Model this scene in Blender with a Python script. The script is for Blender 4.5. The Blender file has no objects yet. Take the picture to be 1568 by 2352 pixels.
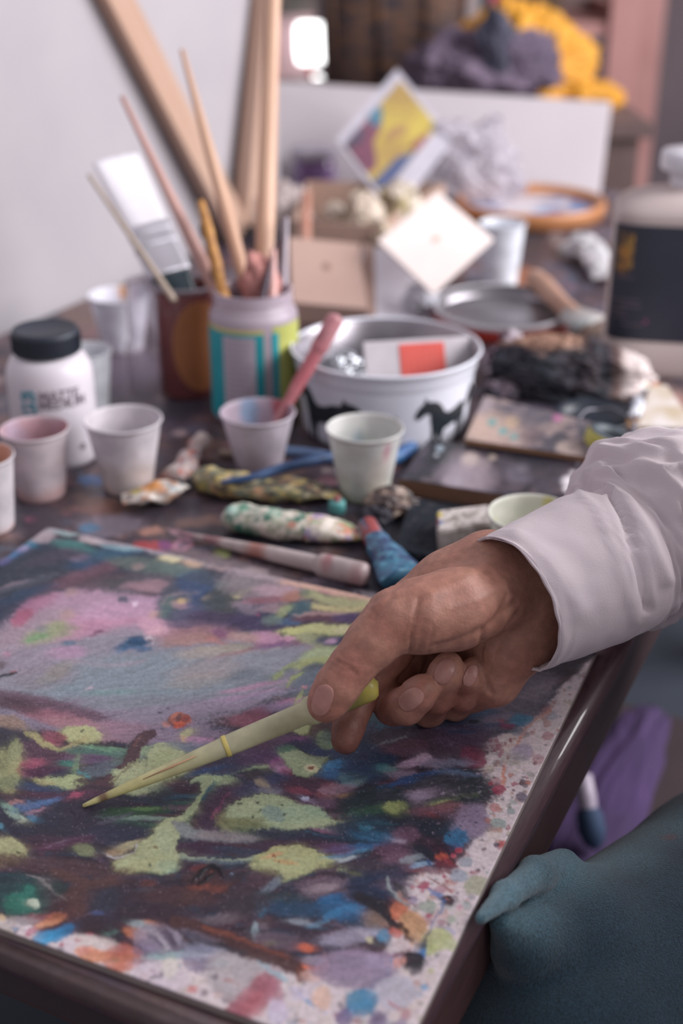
AMB, KEY, EXPO = .42, 110, .35
import bpy, bmesh, math, random
import numpy as np
from math import sin, cos, pi, radians as R, sqrt
from mathutils import Vector, Matrix, Quaternion, noise as mn
from mathutils.bvhtree import BVHTree
random.seed(7); rng = np.random.RandomState(11)
sc = bpy.context.scene; COL = sc.collection
# ---- geometry of the place: metres, table top at .75, camera .42 above it
FPX, PITCH, TZ, CZ = 2900.0, R(26), 0.75, 1.17
SP, CP = sin(PITCH), cos(PITCH)
def ray(px, py):
    a, b = (px-784)/FPX, (py-1176)/FPX
    return Vector((a, CP-SP*b, -SP-CP*b))
def P(px, py, z=TZ):
    d = ray(px, py); t = (z-CZ)/d.z
    return Vector((0, 0, CZ)) + d*t
def D(px, py, dep): return Vector((0, 0, CZ)) + ray(px, py)*dep
def proj(p):
    x, y, z = p[0], p[1], p[2]-CZ
    dep = y*CP - z*SP; up = y*SP + z*CP
    return 784+FPX*x/dep, 1176-FPX*up/dep, dep
TA = R(26.3)                                  # direction of the table's long side
TU = Vector((sin(TA), cos(TA), 0)); TV = Vector((cos(TA), -sin(TA), 0))
BA = R(23.7)
BU = Vector((sin(BA), cos(BA), 0)); BV = Vector((cos(BA), -sin(BA), 0))
def lin(h):
    h = h.lstrip('#'); c = [int(h[i:i+2], 16)/255 for i in (0, 2, 4)]
    return tuple(x/12.92 if x <= .04045 else ((x+.055)/1.055)**2.4 for x in c)
# ---- materials
MC = {}
def mat(name, c, rough=.6, c2=None, scale=40, met=0, trans=0, ior=1.45, alpha=1, tl=0, bump=0, bscale=200, sss=0, emit=0, attr=False, spec=.5, coat=0, wave=None, stretch=None, sheen=0, amt=1):
    if name in MC: return MC[name]
    m = bpy.data.materials.new(name); m.use_nodes = True; MC[name] = m
    nt = m.node_tree; b = nt.nodes['Principled BSDF']; L = nt.links
    N = nt.nodes.new
    c = lin(c) if isinstance(c, str) else c
    c2 = lin(c2) if isinstance(c2, str) else (c2 or tuple(x*.86 for x in c))
    tc = N('ShaderNodeTexCoord'); src = tc.outputs['Object']
    if stretch:
        mp = N('ShaderNodeMapping'); mp.inputs['Scale'].default_value = stretch; L.new(src, mp.inputs[0]); src = mp.outputs[0]
    nz = N('ShaderNodeTexNoise'); nz.inputs['Scale'].default_value = scale; nz.inputs['Detail'].default_value = 5
    L.new(src, nz.inputs['Vector'])
    rp = N('ShaderNodeValToRGB'); rp.color_ramp.elements[0].position = .35; rp.color_ramp.elements[1].position = .65
    L.new(nz.outputs[0], rp.inputs[0])
    if attr:
        at = N('ShaderNodeAttribute'); at.attribute_name = 'Col'
        q_ = 1-.14*amt; rp.color_ramp.elements[0].color = (q_, q_, q_, 1); q_ = 1+.1*amt; rp.color_ramp.elements[1].color = (q_, q_, q_, 1)
        mx = N('ShaderNodeMix'); mx.data_type = 'RGBA'; mx.blend_type = 'MULTIPLY'; mx.inputs[0].default_value = 1
        L.new(at.outputs['Color'], mx.inputs[6]); L.new(rp.outputs[0], mx.inputs[7]); colout = mx.outputs[2]
    else:
        rp.color_ramp.elements[0].color = (*c, 1); rp.color_ramp.elements[1].color = (*c2, 1); colout = rp.outputs[0]
    L.new(colout, b.inputs['Base Color'])
    b.inputs['Roughness'].default_value = rough; b.inputs['Metallic'].default_value = met
    b.inputs['Transmission Weight'].default_value = trans; b.inputs['IOR'].default_value = ior
    b.inputs['Alpha'].default_value = alpha; b.inputs['Specular IOR Level'].default_value = spec
    b.inputs['Coat Weight'].default_value = coat
    if sheen: b.inputs['Sheen Weight'].default_value = sheen
    if sss:
        b.inputs['Subsurface Weight'].default_value = sss; b.inputs['Subsurface Radius'].default_value = (.012, .005, .003); b.inputs['Subsurface Scale'].default_value = .4
    if emit:
        L.new(colout, b.inputs['Emission Color']); b.inputs['Emission Strength'].default_value = emit
    if bump:
        n2 = N('ShaderNodeTexNoise'); n2.inputs['Scale'].default_value = bscale; n2.inputs['Detail'].default_value = 6
        L.new(src, n2.inputs['Vector'])
        bp = N('ShaderNodeBump'); bp.inputs['Strength'].default_value = bump; bp.inputs['Distance'].default_value = .001
        L.new(n2.outputs[0], bp.inputs['Height']); L.new(bp.outputs[0], b.inputs['Normal'])
        if wave:
            w = N('ShaderNodeTexWave'); w.inputs['Scale'].default_value = wave; w.bands_direction = 'DIAGONAL'; L.new(src, w.inputs['Vector'])
            L.new(w.outputs[0], bp.inputs['Height'])
    if tl:
        out = [n for n in nt.nodes if n.type == 'OUTPUT_MATERIAL'][0]
        t = N('ShaderNodeBsdfTranslucent'); L.new(colout, t.inputs[0])
        ms = N('ShaderNodeMixShader'); ms.inputs[0].default_value = tl
        L.new(b.outputs[0], ms.inputs[1]); L.new(t.outputs[0], ms.inputs[2]); L.new(ms.outputs[0], out.inputs[0])
    return m
# ---- objects
def tag(o, label=None, cat=None, group=None, kind=None):
    if label: o['label'] = label
    if cat: o['category'] = cat
    if group: o['group'] = group
    if kind: o['kind'] = kind
    return o
def thing(name, label, cat, loc=(0, 0, 0), rot=None, group=None):
    o = bpy.data.objects.new(name, None); COL.objects.link(o); o.empty_display_size = .02
    M = Matrix.Translation(Vector(loc))
    if rot is not None: M = M @ (Matrix.Rotation(rot, 4, 'Z') if isinstance(rot, (int, float)) else rot.to_matrix().to_4x4() if isinstance(rot, Quaternion) else rot.to_4x4())
    o.matrix_world = M
    return tag(o, label, cat, group)
def zto(d, roll=0):
    q = Vector(d).normalized().to_track_quat('Z', 'Y')
    return q @ Quaternion((0, 0, 1), roll)
def mk(name, vf, m, parent=None, smooth=True, cols=None, label=None, bevel=0, sub=0):
    v, f = vf[0], vf[1]
    me = bpy.data.meshes.new(name)
    me.from_pydata([tuple(x) for x in v], [], [tuple(x) for x in f]); me.update()
    if smooth is True: me.shade_smooth()
    if cols is not None: setcol(me, cols)
    me.materials.append(m)
    o = bpy.data.objects.new(name, me); COL.objects.link(o)
    if parent is not None: o.parent = parent
    if bevel:
        b = o.modifiers.new('bevel', 'BEVEL'); b.width = bevel; b.segments = 3; b.limit_method = 'ANGLE'; b.angle_limit = R(35)
    if sub:
        s = o.modifiers.new('sub', 'SUBSURF'); s.levels = s.render_levels = sub
    if label: o['label'] = label
    return o
def setcol(me, cols):
    a = me.color_attributes.new('Col', 'FLOAT_COLOR', 'POINT')
    c = np.ones((len(me.vertices), 4), np.float32); c[:, :3] = cols
    a.data.foreach_set('color', c.ravel())
def join(*vfs):
    V, F = [], []
    for v, f in vfs:
        n = len(V); V += [tuple(x) for x in v]; F += [tuple(i+n for i in q) for q in f]
    return V, F
def xf(vf, M): return [tuple(M @ Vector(x)) for x in vf[0]], vf[1]
def box(sx, sy, sz, c=(0, 0, 0)):
    v = [(c[0]+sx*i/2, c[1]+sy*j/2, c[2]+sz*k/2) for i in (-1, 1) for j in (-1, 1) for k in (-1, 1)]
    return v, [(0, 1, 3, 2), (4, 6, 7, 5), (0, 4, 5, 1), (2, 3, 7, 6), (0, 2, 6, 4), (1, 5, 7, 3)]
def lathe(prof, n=64, sy=1, power=2):
    V, F = [], []
    for r, z in prof:
        for i in range(n):
            t = 2*pi*i/n
            if power != 2:
                k = (abs(cos(t))**power+abs(sin(t))**power)**(-1/power)
            else: k = 1
            V.append((r*k*cos(t), sy*r*k*sin(t), z))
    for j in range(len(prof)-1):
        for i in range(n):
            a, b = j*n+i, j*n+(i+1) % n
            F.append((a, b, b+n, a+n))
    return V, F
def sweep(pts, secs, n=16, up=(0, 0, 1), cap=True):
    """rings (a,b) along a polyline; a sideways, b along up"""
    pts = [Vector(p) for p in pts]; V, F = [], []
    for i, p in enumerate(pts):
        t = (pts[min(i+1, len(pts)-1)]-pts[max(i-1, 0)]).normalized()
        u = Vector(up); s = t.cross(u)
        if s.length < 1e-4: s = t.cross(Vector((1, 0, 0)))
        s.normalize(); u = s.cross(t).normalized()
        a, b = secs[i] if isinstance(secs[i], (tuple, list)) else (secs[i], secs[i])
        for k in range(n):
            th = 2*pi*k/n; V.append(p+s*a*cos(th)+u*b*sin(th))
    for j in range(len(pts)-1):
        for k in range(n):
            q, r_ = j*n+k, j*n+(k+1) % n
            F.append((q, r_, r_+n, q+n))
    if cap:
        F.append(tuple(range(n))[::-1]); F.append(tuple(range((len(pts)-1)*n, len(pts)*n)))
    return V, F
def resample(pts, n):
    pts = [Vector(p) for p in pts]; out = []
    m = len(pts)-1
    for i in range(n):
        t = i/(n-1)*m; k = min(int(t), m-1); f = t-k
        p0, p1, p2, p3 = pts[max(k-1, 0)], pts[k], pts[k+1], pts[min(k+2, m)]
        out.append(.5*((2*p1)+(p2-p0)*f+(2*p0-5*p1+4*p2-p3)*f*f+(3*p1-p0-3*p2+p3)*f**3))
    return out
def interp(vals, n):
    vals = np.array([v if isinstance(v, (tuple, list)) else (v, v) for v in vals], float)
    x = np.linspace(0, 1, len(vals)); t = np.linspace(0, 1, n)
    return [(float(a), float(b)) for a, b in zip(np.interp(t, x, vals[:, 0]), np.interp(t, x, vals[:, 1]))]
def ico(sub=4):
    bm = bmesh.new(); bmesh.ops.create_icosphere(bm, subdivisions=sub, radius=1)
    v = [x.co.copy() for x in bm.verts]; f = [tuple(a.index for a in q.verts) for q in bm.faces]; bm.free(); return v, f
def crumple(sx, sy, sz, seed=0, sub=5, amp=.35, sc_=1.6, flat=True, fine=.12):
    V, F = ico(sub); off = Vector((seed*7.3, seed*3.1, seed*1.7)); out = []
    for p in V:
        n = 0; q = p*sc_+off
        r1 = 1-abs(mn.noise(q))*2; r2 = 1-abs(mn.noise(q*2.3))*2; r3 = 1-abs(mn.noise(q*5.1))*2
        k = 1-amp+amp*(.6*r1+.3*r2)+fine*r3
        w = Vector((mn.noise(q+Vector((9, 0, 0))), mn.noise(q+Vector((0, 9, 0))), mn.noise(q+Vector((0, 0, 9)))))*amp*.7
        o = p*k+w
        x, y, z = o.x*sx, o.y*sy, o.z*sz
        if flat: z = max(z+sz*.55, 0.0003+.0002*abs(r3))
        out.append((x, y, z))
    return out, F
def prism(poly, h, z0=0):
    n = len(poly); V = [(x, y, z0) for x, y in poly]+[(x, y, z0+h) for x, y in poly]
    F = [tuple(range(n))[::-1], tuple(range(n, 2*n))]+[(i, (i+1) % n, (i+1) % n+n, i+n) for i in range(n)]
    return V, F
def text_mesh(s, size, font_bold=0):
    cu = bpy.data.curves.new('t', 'FONT'); cu.body = s; cu.size = size; cu.extrude = .0001; cu.offset = font_bold; cu.resolution_u = 3
    o = bpy.data.objects.new('t', cu); COL.objects.link(o)
    bpy.context.view_layer.update()
    dg = bpy.context.evaluated_depsgraph_get(); me = o.evaluated_get(dg).to_mesh()
    v = [tuple(x.co) for x in me.vertices]; f = [tuple(q.vertices) for q in me.polygons]
    o.evaluated_get(dg).to_mesh_clear(); bpy.data.objects.remove(o); bpy.data.curves.remove(cu)
    return v, f
def wrap(vf, r, th0, z0, out=.0003, rfun=None):
    V = []
    for x, y, z in vf[0]:
        rr = (rfun(z0+y) if rfun else r)+out+z; t = th0+x/r
        V.append((rr*cos(t), rr*sin(t), z0+y))
    return V, vf[1]
def fit(pxr, wr, pyr, pxb, wb, pyb, z=TZ):
    """round vessel from its silhouette: rim centre/width, base width/front"""
    f = P(pxb, pyb, z); dep = proj(f)[2]; rb = wb/2*dep/FPX
    h = Vector((f.x, f.y, 0)).normalized(); base = f+h*rb
    lo, hi = .0, 1.0
    for _ in range(50):
        m = (lo+hi)/2
        if proj(base+Vector((0, 0, m)))[1] > pyr: lo = m
        else: hi = m
    top = base+Vector((0, 0, lo)); rt = wr/2*proj(top)[2]/FPX
    return base, rt, rb, lo
# ---- numpy noise + paint
def vnoise(x, y, seed=0):
    r = np.random.RandomState(seed).rand(256, 256).astype(np.float32)
    xi, yi = np.floor(x).astype(int), np.floor(y).astype(int); fx, fy = x-xi, y-yi
    fx = fx*fx*(3-2*fx); fy = fy*fy*(3-2*fy)
    a, b, c, d = r[xi & 255, yi & 255], r[(xi+1) & 255, yi & 255], r[xi & 255, (yi+1) & 255], r[(xi+1) & 255, (yi+1) & 255]
    return (a*(1-fx)+b*fx)*(1-fy)+(c*(1-fx)+d*fx)*fy
def fbm(x, y, seed=0, o=4):
    s = 0; a = .5; t = 0
    for i in range(o):
        s = s+a*vnoise(x*2**i, y*2**i, seed+i); t += a; a *= .5
    return s/t*2-1
def fbm3(p, s, seed=0, o=3):
    x, y, z = p[:, 0]*s, p[:, 1]*s, p[:, 2]*s
    return (fbm(x+50, y+.7*z+50, seed, o)+fbm(y+31, z+.6*x+90, seed+9, o)+fbm(z+77, x-.5*y+60, seed+5, o))/1.7
def sm(t): t = np.clip(t, 0, 1); return t*t*(3-2*t)
class Paint:
    def __init__(s, X, Y, base, seed=3, ragged=1.0):
        s.X0, s.Y0 = X, Y
        w = ragged
        s.X = X+w*(9*fbm(X/60, Y/60, seed)+5*fbm(X/14, Y/14, seed+20)+3*fbm(X/4, Y/4, seed+40))
        s.Y = Y+w*(6*fbm(X/60+9, Y/60, seed+3)+3.5*fbm(X/14+5, Y/14, seed+23)+2*fbm(X/4, Y/4, seed+43))
        s.G = fbm(X/5, Y/3.5, seed+60, 3)
        s.C = np.ones(X.shape+(3,), np.float32)*np.array(lin(base), np.float32)
        s.H = np.zeros(X.shape, np.float32)
    def put(s, d, hx, al, soft, h=0):
        """d: signed px distance, negative inside"""
        m = sm(.5-(d+s.G*soft*.6)/max(soft, .6))*al
        s.C += m[..., None]*(np.array(lin(hx), np.float32)-s.C)
        if h: s.H = s.H*(1-m)+h*m
    def e(s, cx, cy, rx, ry, hx, ang=0, al=.9, soft=None, h=0, raw=False):
        X, Y = (s.X0, s.Y0) if raw else (s.X, s.Y)
        a = R(ang); dx, dy = X-cx, Y-cy; u = dx*cos(a)+dy*sin(a); v = -dx*sin(a)+dy*cos(a)
        k_ = 1.0 if raw else 1.16; q = np.sqrt((u/rx/k_)**2+(v/ry/k_)**2); r = min(rx, ry)*k_
        soft = soft if soft is not None else max(2, r*.55)
        s.put((q-1)*r, hx, al, soft, h)
    def l(s, pts, w, hx, al=.9, soft=3, h=0, raw=False):
        X, Y = (s.X0, s.Y0) if raw else (s.X, s.Y)
        best = np.full(X.shape, 1e9, np.float32); n = len(pts)-1
        ws = w if isinstance(w, (tuple, list)) else [w]*(n+1)
        for i in range(n):
            (ax, ay), (bx, by) = pts[i], pts[i+1]; vx, vy = bx-ax, by-ay
            t = np.clip(((X-ax)*vx+(Y-ay)*vy)/(vx*vx+vy*vy), 0, 1)
            d = np.hypot(X-ax-t*vx, Y-ay-t*vy)-(ws[i]*(1-t)+ws[i+1]*t)/2
            best = np.minimum(best, d)
        s.put(best, hx, al, soft, h)
    def poly(s, pts, hx, al=1, soft=6, h=0):
        X, Y = s.X, s.Y; d2 = np.full(X.shape, 1e12); ins = np.zeros(X.shape, bool); n = len(pts)
        for i in range(n):
            (ax, ay), (bx, by) = pts[i], pts[(i+1) % n]; vx, vy = bx-ax, by-ay
            t = np.clip(((X-ax)*vx+(Y-ay)*vy)/(vx*vx+vy*vy+1e-9), 0, 1)
            d2 = np.minimum(d2, (X-ax-t*vx)**2+(Y-ay-t*vy)**2)
            if ay != by: ins ^= ((ay > Y) != (by > Y)) & (X < (bx-ax)*(Y-ay)/(by-ay)+ax)
        d = np.sqrt(d2); s.put(np.where(ins, -d, d), hx, al, soft, h)
def grid_mesh(name, Wd, C, m, parent, H=None, thick=.003):
    """Wd: (n,m,3) world positions of a top sheet; closed with a skirt"""
    n, k = Wd.shape[:2]; V = Wd.copy()
    if H is not None: V[..., 2] += H
    V = V.reshape(-1, 3).astype(np.float32); idx = np.arange(n*k).reshape(n, k)
    F = np.stack([idx[:-1, :-1], idx[1:, :-1], idx[1:, 1:], idx[:-1, 1:]], -1).reshape(-1, 4)
    a = V[F[0, 1]]-V[F[0, 0]]; b = V[F[0, 3]]-V[F[0, 0]]
    if np.cross(a, b)[2] < 0: F = F[:, ::-1]
    bd = np.concatenate([idx[:, 0], idx[-1, 1:], idx[-2::-1, -1], idx[0, -2:0:-1]])
    low = V[bd].copy(); low[:, 2] = Wd[..., 2].min()-thick
    base = len(V); V = np.concatenate([V, low]); nb = len(bd); j = np.arange(nb)
    S = np.stack([bd, base+j, base+(j+1) % nb, bd[(j+1) % nb]], -1)
    p, q_ = V[S[0, 1]]-V[S[0, 0]], V[S[0, 3]]-V[S[0, 0]]
    cen = Wd.reshape(-1, 3).mean(0)
    if np.dot(np.cross(p, q_), V[S[0, 0]]-cen) < 0: S = S[:, ::-1]
    F = np.concatenate([F, S])
    me = bpy.data.meshes.new(name)
    me.vertices.add(len(V)); me.vertices.foreach_set('co', V.ravel())
    me.loops.add(F.size); me.loops.foreach_set('vertex_index', F.ravel().astype(np.int32))
    me.polygons.add(len(F)); me.polygons.foreach_set('loop_start', np.arange(0, F.size, 4, dtype=np.int32))
    me.update(calc_edges=True); me.validate()
    cc = C.reshape(-1, 3); setcol(me, np.concatenate([cc, cc[bd]]))
    me.shade_smooth(); me.materials.append(m)
    o = bpy.data.objects.new(name, me); COL.objects.link(o)
    if parent is not None: o.parent = parent
    return o
def nets(F, org, h):
    """naive surface nets of a sampled distance field"""
    s = F < 0; nx, ny, nz = F.shape
    acc = np.zeros((nx-1, ny-1, nz-1, 3), np.float32); cnt = np.zeros((nx-1, ny-1, nz-1), np.float32)
    gx, gy, gz = np.meshgrid(np.arange(nx), np.arange(ny), np.arange(nz), indexing='ij')
    G = np.stack([gx, gy, gz], -1).astype(np.float32)
    edges = []
    for ax in range(3):
        sl0 = [slice(None)]*3; sl1 = [slice(None)]*3; sl0[ax] = slice(0, -1); sl1[ax] = slice(1, None)
        a, b = F[tuple(sl0)], F[tuple(sl1)]; cr = s[tuple(sl0)] != s[tuple(sl1)]
        I = np.argwhere(cr); t = a[cr]/(a[cr]-b[cr]); pos = I.astype(np.float32); pos[:, ax] += t
        o1, o2 = [i for i in range(3) if i != ax]
        dims = [nx-1, ny-1, nz-1]
        for da in (0, -1):
            for db in (0, -1):
                J = I.copy(); J[:, o1] += da; J[:, o2] += db
                ok = np.all((J >= 0) & (J < np.array(dims)), 1)
                np.add.at(acc, tuple(J[ok].T), pos[ok]); np.add.at(cnt, tuple(J[ok].T), 1)
        edges.append((ax, o1, o2, I, s[tuple(sl0)][cr]))
    act = cnt > 0; vid = np.full(cnt.shape, -1); vid[act] = np.arange(act.sum())
    V = acc[act]/cnt[act][:, None]*h+np.array(org)
    Q = []
    for ax, o1, o2, I, ins in edges:
        ok = (I[:, o1] > 0) & (I[:, o2] > 0) & (I[:, o1] < F.shape[o1]-1) & (I[:, o2] < F.shape[o2]-1)
        I, ins = I[ok], ins[ok]; c = []
        for da, db in ((0, 0), (-1, 0), (-1, -1), (0, -1)):
            J = I.copy(); J[:, o1] += da; J[:, o2] += db; c.append(vid[tuple(J.T)])
        q = np.stack(c, -1); flip = ins if ax != 1 else ~ins
        q[~flip] = q[~flip][:, ::-1]; Q.append(q)
    return V, np.concatenate(Q)
def nmesh(name, V, F, m, parent=None, cols=None):
    me = bpy.data.meshes.new(name)
    me.vertices.add(len(V)); me.vertices.foreach_set('co', np.asarray(V, np.float32).ravel())
    me.loops.add(F.size); me.loops.foreach_set('vertex_index', F.ravel().astype(np.int32))
    me.polygons.add(len(F)); me.polygons.foreach_set('loop_start', np.arange(0, F.size, F.shape[1], dtype=np.int32))
    me.update(calc_edges=True); me.validate(); me.shade_smooth()
    if cols is not None: setcol(me, cols)
    me.materials.append(m); o = bpy.data.objects.new(name, me); COL.objects.link(o)
    if parent is not None: o.parent = parent
    return o
# ================= the setting =================
def T2(u, v, z=0): return TU*u+TV*v+Vector((0, 0, z))
def tbox(u0, u1, v0, v1, z0, z1):
    c = [T2(u, v, z) for u in (u0, u1) for v in (v0, v1) for z in (z0, z1)]
    return c, [(0, 1, 3, 2), (4, 6, 7, 5), (0, 4, 5, 1), (2, 3, 7, 6), (0, 2, 6, 4), (1, 5, 7, 3)]
def struct(name, vf, m, **k): return tag(mk(name, vf, m, smooth=False, **k), kind='structure')
m_wall = mat('white_plaster', 'aba6ab', .8, 'a6a1a7', 9, bump=.15, bscale=120)
m_floor = mat('dark_floor', '343a45', .75, '2c323d', 5, bump=.1)
struct('floor', tbox(-2.2, 5.2, -3.2, 3.2, -.05, 0), m_floor)
struct('wall_left', tbox(-2.2, 1.62, -1.0, -.902, 0, 2.7), m_wall)
struct('wall_back', tbox(4.4, 4.5, -3.2, 3.2, 0, 2.7), mat('back_wall', '8b7d82', .85, '7d7076', 3))
# right wall with the window that lights the room
m_wr = mat('right_wall', 'b9b0b4', .85)
struct('wall_right', join(tbox(-2.2, .1, 1.6, 1.7, 0, 3.0), tbox(.1, 3.1, 1.6, 1.7, 0, 1.1), tbox(.1, 3.1, 1.6, 1.7, 2.8, 3.0), tbox(3.1, 4.4, 1.6, 1.7, 0, 3.0)), m_wr)
w1 = thing('window_1', None, None); w1['kind'] = 'structure'
m_wf = mat('window_white', 'd5d2d6', .5)
mk('frame', join(tbox(.1, 3.1, 1.59, 1.67, 1.1, 1.16), tbox(.1, 3.1, 1.59, 1.67, 2.74, 2.8), tbox(.1, .16, 1.59, 1.67, 1.1, 2.8), tbox(3.04, 3.1, 1.59, 1.67, 1.1, 2.8), tbox(1.57, 1.63, 1.59, 1.67, 1.1, 2.8)), m_wf, w1, smooth=False)
m_tbl = mat('stained_table_wood', '584850', .42, attr=True, scale=130, bump=.35, bscale=260, coat=.12)
m_edge = mat('varnished_edge_wood', '5a4248', .30, '4a363c', 30, coat=1, stretch=(3, 3, 60), bump=.1, bscale=50)
tb = thing('work_table', 'long dark brown paint-stained wooden work table under everything', 'table', T2(.304, -.5, 0))
Mi = tb.matrix_world.inverted()
def tpart(name, vf, m, **k): return mk(name, xf(vf, Mi), m, tb, **k)
tpart('table_body', tbox(.314, 2.0, -.895, -.150, .715, .742), mat('table_core', '3b3036', .6), smooth=False)
# top: two painted sheets, fine near the camera
def table_top(name, u0, u1, v0, v1, step, fn, z=TZ):
    U, Vv = np.meshgrid(np.arange(u0, u1+step/2, step), np.arange(v0, v1+step/2, step), indexing='ij')
    Wd = np.stack([TU.x*U+TV.x*Vv, TU.y*U+TV.y*Vv, np.full(U.shape, z)], -1)
    x, y, zz = Wd[..., 0], Wd[..., 1], z-CZ
    dep = y*CP-zz*SP; px = 784+FPX*x/dep; py = 1176-FPX*(y*SP+zz*CP)/dep
    C, H = fn(px, py); Wd[..., :3] -= np.array(tb.location)
    return grid_mesh(name, Wd, C, m_tbl, tb, H, .008)
def paint_table(px, py):
    p = Paint(px, py, '42363d', 21, 1.2)
    n = fbm(px/90, py/40, 5); p.C *= (1+.22*n)[..., None]
    n2 = fbm(px/25, py/14, 8, 3)
    for hx, lo, sd in (('7a5a4e', .22, 1), ('6a6a80', .28, 2), ('8a6f72', .36, 3), ('3a3540', .2, 4), ('94606a', .42, 5), ('5a7088', .44, 6), ('a89a98', .5, 7)):
        q = fbm(px/75+sd*9, py/30+sd*5, 30+sd, 4); p.put((lo+.03-q)*40, hx, .5, 10)
    near = sm((py-1120)/120)
    for a in (('e', 150, 1420, 400, 60, '4a4048'),):
        pass
    E = [(60, 1190, 60, 30, '3b3a45', 0), (300, 1165, 90, 28, '6a4a40', 0), (330, 1190, 60, 16, '3a3038', 4), (250, 1207, 70, 22, '6f6672', -6), (205, 1215, 22, 9, '44708f', -8),
         (215, 1103, 26, 9, '4a78b0', 0), (70, 1192, 12, 6, 'a8607c', 0), (95, 1205, 40, 20, '3d3540', 0), (345, 1220, 24, 9, 'a07568', -8), (340, 1253, 24, 9, 'a03c42', -5), (375, 1250, 16, 8, '7a3c72', 0),
         (420, 1248, 26, 14, 'b8829a', -20), (420, 1250, 14, 7, '6a5a68', -20), (360, 1268, 20, 6, 'b5728f', 6), (415, 1225, 26, 6, 'c0929e', 14), (505, 1277, 16, 9, '93a060', 0), (450, 1290, 60, 22, '6d6068', 5),
         (560, 1318, 100, 24, '776c72', 8), (640, 1330, 60, 18, '605458', 8), (590, 1310, 24, 8, 'a8989c', 0), (700, 1350, 60, 14, '55454c', 8), (750, 1335, 40, 9, '8f8292', 0),
         (800, 1352, 70, 12, '45414c', 10), (835, 1362, 20, 6, 'b8b0b8', 10), (410, 995, 14, 7, 'a58f90', 0), (330, 1060, 40, 14, '4a4450', 0), (380, 965, 60, 22, '4a4250', 0), (420, 940, 60, 20, '3b3a46', 0),
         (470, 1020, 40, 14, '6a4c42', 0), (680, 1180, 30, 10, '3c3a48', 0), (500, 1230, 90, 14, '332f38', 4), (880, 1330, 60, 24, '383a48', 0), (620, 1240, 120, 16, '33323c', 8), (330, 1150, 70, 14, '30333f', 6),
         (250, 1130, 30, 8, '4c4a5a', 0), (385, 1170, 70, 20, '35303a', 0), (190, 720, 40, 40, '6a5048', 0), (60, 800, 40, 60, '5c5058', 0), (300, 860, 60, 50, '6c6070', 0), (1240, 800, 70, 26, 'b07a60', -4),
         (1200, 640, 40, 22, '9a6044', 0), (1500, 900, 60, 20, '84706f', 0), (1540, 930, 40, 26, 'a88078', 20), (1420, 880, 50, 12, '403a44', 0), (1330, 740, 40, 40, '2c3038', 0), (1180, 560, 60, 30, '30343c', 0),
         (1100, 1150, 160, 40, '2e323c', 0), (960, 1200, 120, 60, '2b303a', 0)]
    for cx, cy, rx, ry, hx, ang in E: p.e(cx, cy, rx, ry, hx, ang, .85)
    p.e(1290, 1640, 70, 40, '7a6e74', -20, .8)
    p.l([(-400, 2010), (-100, 2140), (700, 2450)], 190, '473839', .93, 30)
    # worn, darker lip next to the right hand edge of the top
    return p.C, .0004*(p.G+1)*.5
table_top('table_top', .306, 1.15, -.895, -.149, .0022, paint_table)
table_top('rear_table_top', 1.1522, 2.0, -.895, -.149, .006, paint_table)
# rounded lips along the right hand and the front edges
def lip(a, b, n_, m=m_edge, name='table_edge', k=1.0):
    pts = [a, (a+b)/2, b]; V, F = [], []
    prof = [(-.012, .0006), (-.0085, .0010), (-.005, .0009), (-.0015, -.0004), (.0015, -.0028), (.0034, -.0056), (.0040, -.0085), (.0036, -.0115), (.0020, -.0138), (-.0015, -.0150), (-.010, -.0152)]
    for p in pts:
        for s, z in prof: V.append(Mi @ (p+n_*s*k+Vector((0, 0, TZ+z))))
    m_ = len(prof)
    for i in range(2):
        for j in range(m_-1): F.append((i*m_+j, (i+1)*m_+j, (i+1)*m_+j+1, i*m_+j+1))
    F += [tuple(range(m_)), tuple(range(2*m_, 3*m_))[::-1]]
    return mk(name, (V, F), m, tb)
lip(T2(.300, -.141), T2(2.0, -.141), TV)
m_fr = mat('front_edge_wood', '523c3e', .5, '463642', 40, bump=.3)
lip(T2(.310, -.139), T2(.310, -.893), -TU, m_fr, 'front_table_edge', .8)
for u in (.42, 1.92):
    for v in (-.85, -.20): tpart('table_leg', tbox(u-.03, u+.03, v-.03, v+.03, 0, .715), m_fr, smooth=False, bevel=.004)
m_ap = mat('apron_wood', '482f30', .55, '3c2829', 25, stretch=(2, 2, 20))
tpart('apron', join(tbox(.33, .35, -.88, -.15, .69, .736), tbox(.318, 1.98, -.158, -.1405, .692, .7365)), m_ap, smooth=False)

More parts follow.
